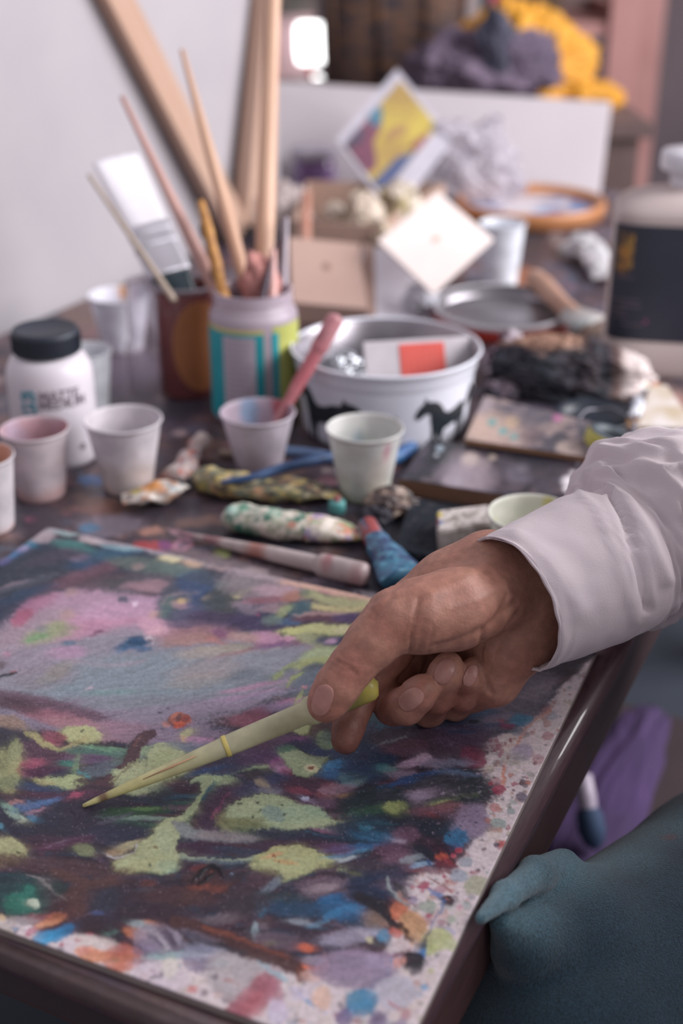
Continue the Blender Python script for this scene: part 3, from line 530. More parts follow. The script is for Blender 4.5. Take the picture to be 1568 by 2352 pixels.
    e(990, 1708, 125, 30, '584858', 6, .95, 11); e(930, 1715, 50, 14, '6c4a5c', -8, .8, 7); e(1060, 1690, 60, 24, '5e4a66', 0, .7, 12); e(1090, 1740, 26, 20, '7c3c54', 30, .93, 7); e(1105, 1750, 9, 10, '8f4660', 0, .8); l([(855, 1722), (880, 1705), (930, 1695)], 4, '8f98a0', .6, 3); e(1060, 1681, 34, 4, '34486a', -4, .8, 3)
    e(948, 1748, 34, 9, 'a68aa6', -18, .93, 6); e(970, 1738, 16, 8, 'b49ab0', -10, .8); e(890, 1768, 22, 9, '5c8082', 8, .9, 5); e(925, 1780, 32, 8, '7c6c82', 4, .9, 6); e(875, 1762, 10, 8, '347a84', 0, .6); e(1010, 1752, 40, 10, '8a8098', 0, .6, 8); e(1060, 1750, 30, 8, '7a8098', 0, .6)
    l([(870, 1812), (920, 1795), (970, 1785), (1010, 1775)], [8, 16, 22, 16], '2c4c7c', .95, 5); e(872, 1812, 10, 6, '2a6aa0', 0, .9, 4)
    e(1045, 1815, 84, 36, '484854', 4, .93, 12); e(1085, 1800, 36, 34, '3a444c', 0, .7, 16); e(1050, 1775, 50, 6, '5c7090', 5, .6, 4); e(990, 1835, 60, 14, '5c5460', -10, .7, 9); e(940, 1830, 60, 13, '7d6c80', -12, .85, 9); e(882, 1822, 18, 9, '94789c', -10, .8, 5); e(960, 1825, 20, 9, '9888a0', 0, .6); e(1050, 1830, 50, 6, '5a6450', -10, .6)
    e(860, 1845, 70, 34, '2d3c44', -4, .92, 16); e(850, 1862, 60, 10, '3a5c4c', -10, .8, 8); e(905, 1853, 20, 12, '98a44c', -5, .93, 8); e(920, 1850, 16, 9, '84904a', 0, .6); e(990, 1862, 56, 10, '7a4f5c', -8, .9, 7); e(985, 1872, 16, 4, 'a04048', 0, .8, 3); e(1035, 1850, 26, 9, '7a5458', 0, .7); e(1002, 1845, 20, 3, '94a05c', -10, .7, 3)
    e(950, 1895, 100, 22, '2c3543', 4, .95, 12); e(830, 1905, 60, 28, '2c4358', 0, .85, 14); e(860, 1920, 50, 10, '2c6488', 5, .75, 8); e(840, 1900, 16, 5, '2f7a94', 0, .6); e(860, 1890, 50, 3, '2c6070', 0, .5); e(820, 1945, 70, 7, '2d6494', -6, .8, 5); e(800, 1960, 50, 5, '4a88ac', -10, .8, 4); e(790, 1972, 26, 4, 'a8b4bc', -5, .85, 2.5, .0006); e(770, 1950, 40, 12, '6a4468', 5, .7)
    e(1085, 1885, 34, 36, '84738e', 0, .93, 11); e(1060, 1905, 24, 16, '8c7c96', 0, .8, 8); e(1047, 1925, 24, 19, '2c6a94', 0, .95, 6); e(1040, 1945, 16, 7, '2a5a8a', 0, .8); e(928, 1918, 26, 18, '704e66', 0, .9, 8); e(912, 1930, 16, 4, 'b4a4b8', 5, .8, 3); e(960, 1955, 60, 12, '2c3444', 4, .9, 8); e(900, 1950, 34, 14, '6a4a62', 0, .8, 8); e(1010, 1945, 26, 9, '3a2c40', 0, .9)
    for k in range(120):
        a, b_ = r_.gauss(1075, 45), r_.gauss(1840, 70); p.e(a, b_, r_.uniform(1.5, 5), r_.uniform(1, 3), r_.choice(['3a3440', '4c4050', '6a5a70', '9a8aa0', '2c3440']), 0, .7, 1.5)
    l([(1262, 1634), (1238, 1648), (1215, 1662), (1195, 1690), (1180, 1720), (1165, 1755), (1150, 1800)], [9, 6, 5, 7, 4, 4, 10], 'cf8c78', .9, 4); e(1162, 1712, 30, 3, 'c89090', 0, .4); e(1200, 1728, 24, 19, 'a496ae', 0, .85, 7); e(1180, 1745, 26, 13, 'a0a09c', 0, .6)
    for a in ((1145, 1715, 7), (1152, 1728, 5), (1140, 1700, 4), (1160, 1708, 3), (1128, 1702, 3), (1148, 1735, 4), (1135, 1722, 3), (1165, 1740, 3), (1120, 1716, 2.5), (1172, 1700, 4)): e(a[0], a[1], a[2], a[2]*1.4, '94405c', 0, .85, 2, raw=True)
    for x_, y_, r0, hx in ((1143, 1815, 10, 'a03c58'), (1126, 1800, 5, '9c4052'), (1198, 1801, 9, '5a4a54'), (1213, 1798, 6, 'b06c5c'), (1193, 1832, 10, '5e566a'), (1178, 1815, 3, '6a3a44'), (1228, 1753, 4.5, '7a3c44'), (1137, 1857, 9, 'bc8484'), (1173, 1864, 8, '8c9698'), (1143, 1891, 11, '8fa09c'), (1147, 1907, 7, 'b89488'), (1155, 1938, 9, 'b04440'), (1140, 1941, 6, '4a485c'),
                         (1120, 1885, 7, 'a06a68'), (1053, 1954, 8, 'a8384c'), (1041, 1966, 6, 'b04a5c'), (975, 2031, 9, 'a83558'), (1020, 2014, 4.5, 'a03c54'), (1018, 2007, 3, 'a03c54'), (1027, 2024, 3, 'b05060'), (947, 2038, 3.5, 'a83858'), (984, 2104, 5.5, 'a83858'), (986, 2081, 15, '94a094'), (949, 2067, 10, '9080a0'), (1066, 1978, 11, '9aa0ac'), (1048, 2012, 15, '9ca4b4'), (1090, 2034, 22, 'a4a48c'),
                         (1040, 2112, 9, 'a8b0a4'), (1055, 2085, 7, 'c89aa8'), (1033, 2141, 11, 'a8a4b8'), (1003, 2160, 26, 'bcc27a'), (1035, 2172, 14, 'bcc28c'), (985, 2180, 14, 'b8bf70'), (990, 2230, 6, 'c0c080'), (974, 2268, 8, '7aa0c4'), (963, 2285, 8, 'a4a8b8'), (948, 2268, 3, '6a6064'), (1083, 2060, 8, 'a8a0a8')):
        e(x_, y_, r0*1.15, r0*.9, hx, 0, .9, max(1.8, r0*.25), .0004, raw=r0 < 9)
    # --- lower right and bottom
    e(1020, 1985, 26, 10, '703444', 8, .95, 4); e(975, 1999, 50, 7, '7a4a54', 4, .95, 5); e(1012, 1966, 14, 9, 'b4503c', 0, .9, 4); e(1028, 1978, 14, 5, '8a3440', 30, .9, 4); e(965, 1988, 26, 5, '8aacc8', -10, .85, 3); e(985, 1983, 5, 7, '2a5080'); e(905, 1985, 40, 26, '745468', -20, .85, 12); e(940, 1975, 26, 8, '90a0a8', -10, .6); e(860, 2010, 70, 30, '3a4058', 5, .85, 16); e(830, 1990, 60, 9, '4f4450', 0, .8); e(815, 2008, 24, 4, '7a7c50', 14, .7, 3)
    e(750, 2040, 60, 24, '6f5c6c', 4, .85, 12); e(740, 2040, 34, 9, '94848e', -6, .8, 6); e(610, 2020, 40, 18, '5a424e', 0, .8, 10); e(625, 2035, 30, 9, '708090', -35, .7, 5); l([(632, 2012), (612, 2048)], 3, '2c3340', .7, 2)
    e(860, 2040, 60, 26, '32405c', 0, .9, 12); e(900, 2030, 34, 12, '5c4c64', 0, .8)
    e(700, 2088, 90, 17, '2d5070', 3, .85, 10); e(785, 2088, 44, 24, '2b5c88', 10, .85, 10); e(760, 2065, 30, 10, '246090', -10, .85, 6); e(765, 2100, 26, 6, '3484b4', -30, .8, 4); e(808, 2085, 24, 8, '3878a8', -10, .8); e(600, 2092, 11, 13, '2a88ac', 0, .95, 4); e(598, 2072, 16, 6, '3c7888', 0, .8, 4); e(680, 2118, 34, 7, '8e98a4', 6, .85, 5); e(720, 2125, 30, 4, '5c88a4', -20, .7, 3)
    e(640, 2060, 60, 10, '3a5058', 5, .6); e(588, 2140, 8, 21, '8ea4ac', 0, .95, 4); e(560, 2080, 50, 30, '473c48', 0, .85, 14)
    e(480, 2020, 60, 22, '4e3538', 0, .85, 10); e(490, 2042, 28, 9, '804438', 4, .9, 6); e(445, 2042, 15, 6, '8c4a3c', 0, .8, 4); e(460, 1993, 24, 6, '7c3a3c', -10, .7, 4)
    l([(438, 2028), (455, 2018), (470, 1998), (488, 1990), (503, 1998), (516, 2014)], [4, 7, 8, 8, 7, 4], '20262e', .97, 2, .0022); l([(455, 2035), (475, 2022), (487, 2010)], [4, 8, 6], '252a32', .97, 2, .0018); l([(478, 2012), (488, 2000)], 4, '9c5448', .9, 2); e(532, 2009, 4, 4, '9ab0cc', 0, .9, 2, .001); e(528, 2016, 12, 9, '38384a', 0, .8)
    e(195, 2095, 90, 46, '52373e', 0, .93, 16); e(240, 2125, 60, 26, '40303a', 0, .9, 12); e(300, 2085, 90, 46, '3e3444', 0, .85, 20); e(228, 2060, 38, 30, '3a3f50', -20, .8, 12); e(222, 2096, 14, 4, '4c5c90', 0, .7, 3); l([(200, 2085), (215, 2045), (250, 2020), (330, 2010)], 7, '5a4450', .8, 4); l([(130, 2008), (200, 2030), (260, 2020)], 22, '68463f', .7, 12); e(180, 2060, 20, 40, '64423f', 10, .7, 10)
    e(340, 2030, 16, 9, '7c4640', 0, .7); e(335, 2045, 20, 6, '445062', 0, .7); e(400, 2060, 80, 18, '5a3c3c', 4, .6, 12); e(380, 2100, 60, 20, '44303c', 0, .7, 12)
    e(40, 2055, 62, 44, '2c4c50', 5, .95, 12); e(45, 2075, 36, 22, '2c7868', -5, .9, 10); e(65, 2045, 13, 9, '2c8c78', 10, .8, 5); e(60, 2092, 36, 7, '2f6c60', 0, .8, 5); e(76, 2075, 13, 9, 'b4c0ac', 15, .95, 4, .0012); e(18, 2022, 24, 9, '2c3c48', 0, .8)
    e(110, 2035, 26, 26, '4a484e', 30, .8, 10); l([(62, 2010), (90, 2018), (118, 2038), (152, 2066)], [4, 7, 11, 4], '8a8484', .9, 4); e(138, 2040, 18, 12, '2e4444', 30, .8, 6)
    e(90, 2110, 30, 12, '8a4450', -5, .85, 6); e(112, 2120, 26, 9, 'd08050', -15, .93, 5); e(125, 2105, 18, 7, 'a05c40', 0, .8, 4); e(100, 2128, 20, 5, 'e0a070', -10, .7, 3); e(125, 2134, 24, 9, '54343c', -8, .85, 6); e(50, 2115, 34, 9, '9c9498', 0, .8, 7); e(20, 2130, 26, 7, 'b4a8a4', 10, .8, 5); e(5, 2110, 9, 7, 'c8b088'); e(70, 2140, 14, 6, 'b85c78', -30, .8, 4); e(37, 2134, 6, 5, '4a80b0')
    e(115, 2152, 40, 13, '2886b8', -8, .97, 5); e(155, 2134, 14, 12, '22689a', -30, .95, 4); e(100, 2160, 20, 8, '3494c4', 8, .9, 4)
    e(208, 2145, 9, 5, 'a44050', -10, .85, 3); e(180, 2162, 7, 4, 'a85468', 0, .8, 3); e(250, 2142, 18, 6, '5c8078', -10, .7, 4); e(220, 2165, 40, 14, 'cdbfbc', 10, .7, 8)
    e(312, 2142, 27, 13, 'bd6c44', 8, .95, 5); e(330, 2146, 9, 7, 'a04440', 0, .7, 3); e(315, 2122, 20, 7, 'a4b8bc', -5, .8, 4); e(342, 2118, 14, 6, 'b06c50', 10, .8, 4); e(360, 2155, 50, 28, '948a9c', 10, .85, 10); l([(345, 2140), (370, 2155), (382, 2180)], 12, 'b0a6b0', .6, 5); l([(338, 2150), (355, 2152), (370, 2170)], 9, '5c546c', .85, 4); l([(366, 2128), (385, 2145), (400, 2175)], 15, '54465a', .85, 6)
    e(282, 2200, 40, 26, 'c06e54', 0, .95, 5); e(275, 2180, 20, 10, '9c5050', -20, .7, 6); e(212, 2192, 32, 13, 'd88c64', 14, .95, 6); e(196, 2185, 10, 8, 'b0646c', 0, .6); e(265, 2205, 7, 5, '8a7a58', 0, .6); e(335, 2180, 26, 16, '7c6a88', 0, .7, 9); e(320, 2205, 12, 9, '9c5a74', -20, .6)
    e(400, 2195, 70, 8, '94b4b8', -4, .75, 6); e(470, 2190, 50, 22, '8c8ca4', 0, .8, 12); e(478, 2214, 20, 13, '544e74', -10, .85, 6); e(505, 2213, 18, 8, '5ca8b0', -10, .85, 5); e(510, 2205, 6, 5, '3a7c7c'); e(440, 2215, 20, 12, '7c6c8c', 30, .7, 6); e(455, 2228, 10, 8, '6a5c80', 0, .7)
    e(540, 2240, 66, 52, 'a89fa4', 15, .85, 16); e(370, 2240, 60, 26, 'c4b6c4', 14, .7, 12); e(392, 2222, 18, 22, 'd0cabc', 0, .6); l([(340, 2252), (358, 2243), (372, 2241)], 4, '4c3c54', .9, 3); e(372, 2240, 6, 5, '44384e'); e(490, 2246, 8, 7, '5a5560', 0, .8, 3); e(524, 2254, 10, 4, 'a8685c', 0, .8, 3); e(442, 2270, 9, 6, 'd07c7c', -10, .8, 4)
    l([(620, 2250), (595, 2285), (560, 2315), (530, 2330)], [55, 62, 60, 30], 'a05464', .93, 8); l([(630, 2260), (640, 2310)], 30, 'a8687c', .7, 10); e(585, 2310, 30, 24, 'ac5a64', -30, .7)
    l([(400, 2120), (450, 2130), (520, 2160), (590, 2190), (660, 2220), (695, 2228)], [30, 34, 34, 34, 30, 22], '583a3c', .97, 6, .001); l([(470, 2130), (540, 2155), (600, 2175), (660, 2200)], 12, '84483a', .8, 7); l([(450, 2155), (500, 2170), (560, 2190)], 10, '453e48', .85, 6); e(455, 2150, 40, 8, '70687c', 15, .6, 5); e(692, 2238, 11, 14, '6c3428', 0, .95, 4); e(700, 2212, 10, 11, '884030', 0, .8)
    l([(640, 2120), (690, 2140), (750, 2165), (800, 2185), (860, 2192)], [20, 26, 26, 22, 16], '463a4a', .95, 7); e(760, 2180, 34, 16, '33364a', 10, .85, 8); l([(790, 2185), (840, 2190), (905, 2195)], 9, '7c3c54', .85, 4); e(640, 2160, 50, 16, '6a5868', 10, .85, 9); e(625, 2165, 14, 6, '7a7860', 0, .6); e(510, 2110, 40, 10, '7c6c74', 0, .6, 8)
    e(702, 2177, 15, 8, 'd8663e', 8, .97, 4); l([(700, 2222), (720, 2222), (742, 2222), (746, 2205), (744, 2192)], [10, 11, 22, 16, 9], 'd8704e', .95, 4); e(718, 2205, 24, 10, 'a8a0b0', 0, .7, 6); e(720, 2240, 30, 12, 'd0a498', 0, .7, 7)
    e(810, 2225, 84, 40, '93829c', 4, .9, 14); e(880, 2205, 40, 16, '9c8ca8', 0, .7, 9); e(800, 2150, 60, 16, '9c96ac', -10, .8, 9); e(850, 2140, 30, 9, 'b4acc0', 0, .7); e(845, 2158, 8, 7, 'ccc49c'); e(878, 2150, 12, 13, '3688b0', 0, .93, 5); e(865, 2110, 34, 20, '8c7468', 0, .8, 9); e(900, 2125, 18, 8, 'a89084', 0, .7)
    l([(905, 2195), (935, 2187), (948, 2172)], [8, 6, 3], '7a3c4c', .9, 3); e(925, 2170, 22, 10, 'ccb8bc', 0, .8, 5)
    l([(830, 2060), (868, 2078), (885, 2100), (902, 2125), (925, 2140), (945, 2160)], [26, 32, 26, 20, 13, 9], '34323c', .97, 4); e(916, 2090, 18, 24, 'c46c4c', 20, .97, 5); e(946, 2125, 28, 28, 'c98f54', 0, .95, 6); e(955, 2155, 14, 14, 'd0a47c', 0, .7, 6); e(905, 2145, 15, 9, 'c05c4c', 15, .9, 4); e(918, 2128, 9, 8, '3a3038', 0, .9, 3); e(932, 2140, 8, 7, '3a3038', 0, .9, 3); e(940, 2155, 12, 4, '3a3038', 15, .9, 3)
    l([(888, 2016), (894, 2038), (908, 2062), (936, 2080)], [6, 8, 8, 4], '8a9498', .95, 2.5, .0008); l([(905, 2028), (922, 2044), (938, 2062)], [6, 22, 8], '3c3a40', .93, 3); e(914, 2054, 6, 9, 'b88878', -30, .8, 3)
    l([(978, 2012), (1008, 2030), (1036, 2046)], [1.5, 4, 3], '88404c', .95, 1.5, raw=True); l([(984, 2036), (995, 2044), (1015, 2062), (1022, 2072)], [2, 6, 9, 9], '2664a4', .97, 2.5); l([(992, 2050), (1015, 2064)], [5, 9], '2468ac', .95, 2); e(1031, 2070, 12, 9, '4a2c38', 20, .98, 3, .001); e(1030, 2070, 5, 3, '8a5a54', 20, .8)
    l([(1022, 2075), (1018, 2090), (1005, 2104), (992, 2122), (982, 2145), (975, 2170), (970, 2200)], [8, 8, 4, 4, 7, 12, 15], '2a66a8', .93, 3); l([(986, 2135), (978, 2160), (974, 2175)], [3, 9, 10], '2e3c4c', .9, 3); l([(994, 2140), (988, 2180)], 2, '5a6450', .6, 2); e(970, 2190, 9, 12, '1e70b4', 20, .95, 3)
    e(948, 2208, 25, 20, '33313b', 10, .98, 5, .0012); e(955, 2228, 12, 13, '403e46', 0, .9, 5); e(915, 2210, 13, 9, 'd8988c', 0, .9, 5); l([(888, 2235), (893, 2215), (900, 2200)], 6, '6088b4', .7, 3); l([(850, 2262), (880, 2250), (895, 2235)], [16, 24, 10], '5c5078', .8, 7)
    e(905, 2278, 46, 34, 'b4b0bf', 0, .85, 9); e(829, 2302, 30, 27, '3c84ac', -20, .97, 5); e(815, 2290, 16, 13, '5c8ca8', 0, .6); l([(893, 2300), (915, 2312), (940, 2325)], [7, 4, 2], 'b4626c', .85, 3)
    e(791, 2340, 13, 22, '665484', 0, .9, 6); e(864, 2345, 18, 22, '6a5c82', 0, .9, 7); e(915, 2352, 16, 10, '7c6c90', 0, .8); l([(590, 2210), (620, 2232), (655, 2248)], [6, 15, 13], '98b4c0', .85, 5); l([(670, 2268), (700, 2290), (720, 2305), (750, 2325)], [4, 6, 9, 4], '5c94c4', .9, 3); e(742, 2292, 18, 26, 'dcb4a0', 0, .8, 7); e(690, 2280, 24, 14, 'c8bcd0', 0, .7, 8); e(640, 2325, 20, 26, 'c8bcd4', 0, .8, 8); e(785, 2310, 7, 6, '6a5c60', 0, .8)
    # drag the wet colours along the brush's path
    n_, m_ = px.shape; iu, iv = np.meshgrid(np.arange(n_), np.arange(m_), indexing='ij')
    phi = fbm(px/170, py/90, 301, 2)*1.5+.12
    wx, wy = np.cos(phi), -np.sin(phi)*1.2; du, dv = sin(BA)*wx+cos(BA)*wy, cos(BA)*wx-sin(BA)*wy
    def drag(A, L_, s_=1.0):
        acc = np.zeros_like(A); tw = 0
        for k in range(-L_, L_+1):
            w_ = 1-abs(k)/(L_+1); acc += w_*A[np.clip((iu+du*k*s_).astype(int), 0, n_-1), np.clip((iv+dv*k*s_).astype(int), 0, m_-1)]; tw += w_
        return acc/tw
    dark = p.C.sum(-1); keep = sm((fbm(px/45, py/30, 310)+.25)*2)
    inn = sm((1.35-drag(dark, 6))*3)*(.35+.5*keep)*(1-.75*sm(p.H*1500))
    p.C += inn[..., None]*.8*(drag(p.C, 9)-p.C)
    nz = np.random.RandomState(5).rand(n_, m_).astype(np.float32); s1 = drag(nz, 14, .8)-.5; s2 = drag(np.repeat(np.repeat(nz[::4, ::4], 4, 0), 4, 1)[:n_, :m_], 14, 1.6)-.5
    bris = np.clip(s1*3.2+s2*1.2, -1, 1)
    lumi = p.C.mean(-1, keepdims=True); gy = sm((p.C[..., 1]-p.C[..., 2]*1.5)*8)[..., None]*.22; p.C = p.C*(1-gy)+lumi*gy
    p.C *= (1+.24*bris*sm((1.5-dark)*2)*(1-.5*sm(p.H*1500)))[..., None]
    # fine grain: dry-brush drag and flecks
    d1 = fbm(px/16, py/2.6, 201, 3); d2 = fbm(px/2.2+py/9, py/2.2, 202, 2)
    k = np.where(p.C.sum(-1) < 1.0, 1.0, .45)
    p.C *= (1+(.13*d1+.17*d2)*k)[..., None]
    fl = fbm(px/2.6, py/2.6, 205, 2); m = sm((fl-.6)*8)*.22*(p.C.sum(-1) < .5); p.C += m[..., None]*(np.array(lin('b09fae'))-p.C)
    lm = p.C.mean(-1, keepdims=True); p.C *= .64+.36*sm(lm*5); lm = p.C.mean(-1, keepdims=True); p.C = lm+(p.C-lm)*.90
    p.C = np.clip(p.C, .004, 1)
    H = p.H*.55+.00010*d1+.00006*d2+.00016*bris
    return p.C, H
m_paint = mat('dried_oil_paint', 'ffffff', .45, attr=True, scale=500, bump=.3, bscale=900, spec=.3)
pb = thing('painting_board', 'board covered in swirling pink, purple, blue and pale green paint, under the hand', 'painting', Bp(.328, -.324, TZ+.001))
st = .00072
U, Vv = np.meshgrid(np.arange(.328, .668, st), np.arange(-.527, -.1205, st), indexing='ij')
Wd = np.stack([BU.x*U+BV.x*Vv, BU.y*U+BV.y*Vv, np.full(U.shape, TZ+.006)], -1)
dep = Wd[..., 1]*CP-(TZ+.006-CZ)*SP; px = 784+FPX*Wd[..., 0]/dep; py = 1176-FPX*(Wd[..., 1]*SP+(TZ+.006-CZ)*CP)/dep
Cc, Hh = paint_board(px.astype(np.float32), py.astype(np.float32))
Wd -= np.array(pb.location)
grid_mesh('painted_surface', Wd.astype(np.float32), Cc, m_paint, pb, Hh.astype(np.float32), .0008)
def bbox_(u0, u1, v0, v1, z0, z1):
    c = [Bp(u, v, z)-pb.location for u in (u0, u1) for v in (v0, v1) for z in (z0, z1)]
    return c, [(0, 1, 3, 2), (4, 6, 7, 5), (0, 4, 5, 1), (2, 3, 7, 6), (0, 2, 6, 4), (1, 5, 7, 3)]
mk('backing_board', bbox_(.3285, .6675, -.5265, -.1212, TZ+.0008, TZ+.0055), mat('board_edge', '9a8f8c', .7), pb, smooth=False)
# ================= things on the table =================
m_cup = mat('translucent_cup_plastic', 'ffffff', .38, attr=True, scale=60, tl=.22)
def shade(V, base, blobs, nscale=60):
    """base colour with stains: (x,y,z,r,hex,alpha)"""
    V = np.array([tuple(v) for v in V]); c = np.ones((len(V), 3))*np.array(lin(base)); n = fbm3(V, nscale, 3)
    for x, y, z, r, hx, al in blobs:
        q = np.linalg.norm((V-np.array([x, y, z])), axis=1)/r; m = sm(1.5-q+n*.5)*al; c += m[:, None]*(np.array(lin(hx))-c)
    return np.clip(c*(1+.05*n)[:, None], 0, 1)
def cup(label, f, base='d9d6de', ins=(), out=(), group='paper thin mixing cups', m=m_cup, foot='', up=None, fill=None):
    p0, rt, rb, h = fit(*f)
    if up: p0 = p0+Vector((0, 0, up))
    t = thing('mixing_cup', label, 'cup', p0, 0.0, group)
    w = .0006
    prof = [(.0005, .0012), (rb*.92, .0012), (rb*.96, 0), (rb, .0012)]
    for i in range(1, 25): s = i/24; prof.append((rb+(rt*.955-rb)*s, .0012+(h-.003)*s))
    prof += [(rt*.975, h-.0014), (rt, h-.0010), (rt*1.005, h), (rt*.99, h+.0010), (rt*.96, h+.0008), (rt*.94, h-.0012)]
    for i in range(24, 0, -1): s = i/25; prof.append((rb+(rt*.955-rb)*s-w, .0012+(h-.003)*s))
    prof += [(rb*.9, .003), (.0005, .003)]
    V, F = lathe(prof, 72); no = len(V); V = np.array(V)
    # where the paint has stained it; the profile runs outside first, then inside
    idx = np.repeat(np.arange(len(prof)), 72); inside = idx > 31
    c = np.ones((no, 3))*np.array(lin(base)); n = fbm3(V, 90, 5); n2 = fbm3(V, 35, 8)
    zz = V[:, 2]/h; th = np.degrees(np.arctan2(V[:, 1], V[:, 0]))
    def stain(m, hx, al):
        nonlocal c
        c = c+(np.clip(m, 0, 1)*al)[:, None]*(np.array(lin(hx))-c)
    for who, item in [(inside, q) for q in ins]+[(~inside, q) for q in out]:
        if len(item) == 3: z1, hx, al = item; stain(sm((z1-zz+n2*.25)*5)*who, hx, al)
        else:
            a0, z0, r, hx, al, side = item; d = np.hypot(((th-a0+180) % 360-180)/60, (zz-z0))/r; stain(sm(1.4-d+n*.5)*(inside if side == 'i' else ~inside if side == 'o' else 1), hx, al)
    mk('cup_wall', (V, F), m, t, cols=np.clip(c*(1+.04*n)[:, None], 0, 1))
    if fill: mk('paint_dregs', lathe([(.0005, fill[0]), (rb+(rt-rb)*fill[0]/h-.0012, fill[0])], 48), mat('dregs_'+fill[1], fill[1], .35), t)
    return t, rt, h
cup('white mixing cup with faint orange stained base, standing right of the medium bottle', (287, 180, 963, 297, 112, 1142), 'dcd6dc', [(.3, 'd9cdc8', .5)], [(.22, 'dcb095', .8), (.55, 'd8ccc6', .5)])
cup('pink stained mixing cup in front of the medium bottle, its inside smeared pink', (82, 158, 985, 98, 112, 1158), 'd6cbd0', [(1.2, 'c99aa4', .75), (0, .75, .7, 'c98890', .8, 'i'), (150, .8, .5, 'b6a4b8', .8, 'i')], [(.3, 'd0a8a4', .8), (.18, 'a898a8', .5)])
cup('mixing cup cut by the left edge, orange smear inside its rim', (-32, 158, 1048, -22, 118, 1236), 'd6d0d6', [(1.2, 'd4b8ac', .6), (60, .9, .5, 'd89070', .8, 'i')], [(.16, 'c89890', .7)])
cup('clean white mixing cup mostly hidden behind the medium bottle', (198, 130, 806, 206, 92, 966), 'e4e6ec')
cup('mixing cup with an orange drip on its rim, standing nearest the wall', (268, 143, 677, 284, 92, 816), 'ecebf4', [(90, .93, .22, 'e09a50', .9, 'i'), (.35, 'd8d0d0', .5)], [(.14, 'd0a888', .5), (150, .2, .25, 'c8a070', .5, 'o')])
pk = cup('lilac stained mixing cup with a pink pipette standing in it', (592, 174, 946, 596, 106, 1092), 'd4cbd6', [(1.2, 'b8a4b4', .7), (110, .8, .35, '86a8c8', .8, 'i'), (55, .95, .3, 'c05058', .9, 'i'), (0, .7, .5, 'c0a0b0', .7, 'i')], [(.5, 'c8bcc8', .4), (.1, 'b09aa8', .5)])
cup('pale green stained mixing cup with a pink drip, in front of the white horse tub', (829, 180, 983, 836, 112, 1160), 'd8d8d6', [(.8, 'd4dcd6', .5), (100, .6, .2, 'b0c8d4', .6, 'i'), (80, .45, .15, 'b8c8a0', .6, 'i')], [(.5, 'd0d2c6', .5), (.22, 'b8c098', .8), (-52, .82, .17, 'c890a0', .8, 'o'), (-60, .4, .4, 'c8b8a8', .4, 'o')])
cup('yellow stained mixing cup under the white shirt cuff', (1206, 206, 1180, 1210, 140, 1345), 'dcdcd6', [(1.2, 'dedfd0', .8), (60, .93, .16, 'd8d074', .8, 'i'), (150, .75, .07, 'd4d088', .7, 'i')], [(.5, 'd0d2b8', .6)])
cup('clear plastic cup standing behind the tilted square card', (1150, 108, 512, 1146, 78, 664), 'e8ecf4', group='taller plastic cups')
# ---- medium bottle
p0, rl, rb, h = fit(110, 154, 752, 138, 196, 1084)
bt = thing('medium_bottle', 'white plastic bottle of matte medium with a black screw lid', 'bottle', p0, 0.0)
m_pl = mat('white_plastic', 'd8d2da', .35, 'd2ccd4', 20)
H = h; rb_ = rb*1.0; hl = H-.021
mk('bottle_body', lathe([(.0005, 0), (rb_*.93, 0), (rb_*.99, .003), (rb_, .008), (rb_, hl*.62), (rb_*1.0, hl*.80), (rb_*.97, hl*.88), (rb_*.88, hl*.955), (rb_*.80, hl*.985), (rl*.88, hl), (rl*.88, hl+.006)], 96), m_pl, bt)
lid = mk('screw_lid', lathe([(rl*.9, hl+.002), (rl, hl+.002), (rl*1.01, hl+.004), (rl, H-.003), (rl*.96, H-.0005), (rl*.9, H), (rl*.85, H-.001), (.0005, H-.001)], 96), mat('black_plastic', '2a303c', .5, '262c38', 60), bt)
V, F = [], []
for i in range(60):
    a = 2*pi*i/60; vb, fb = box(.0012, .0012, .013, (rl*1.005*cos(a), rl*1.005*sin(a), hl+.0105)); V, F = join((V, F), (vb, fb))
mk('lid_grip', (V, F), mat('black_plastic', ''), lid, smooth=False)
m_ink = mat('dark_ink', '847a84', .6); m_teal = mat('teal_ink', '5e9eae', .6)
face = math.atan2(-p0.y, -p0.x)
for s, z, th in (('MATTE', .062, -.30), ('MEDIUM', .0545, -.32)):
    tv = text_mesh(s, .0105, .0003); mk('lettering', wrap(tv, rb_, face+th, z+H*.0, rfun=lambda z: rb_), m_ink, bt, smooth=False)
tv = text_mesh('GB', .0175, .0006); tv = ([(y, x, z) for x, y, z in tv[0]], tv[1]); tv = ([(-y_*0+x, y_, z) for x, y_, z in tv[0]], tv[1])
tv = ([(.014-y, x, z) for x, y, z in text_mesh('GB', .0175, .0006)[0]], tv[1])
mk('lettering', wrap(tv, rb_, face-.80, .047), m_teal, bt, smooth=False)
mk('lettering', wrap(([(x, y, 0) for x, y, z in lathe([(.0004, 0), (.0028, 0)], 24)[0]], lathe([(.0004, 0), (.0028, 0)], 24)[1]), rb_, face+.62, .018), m_ink, bt, smooth=False)
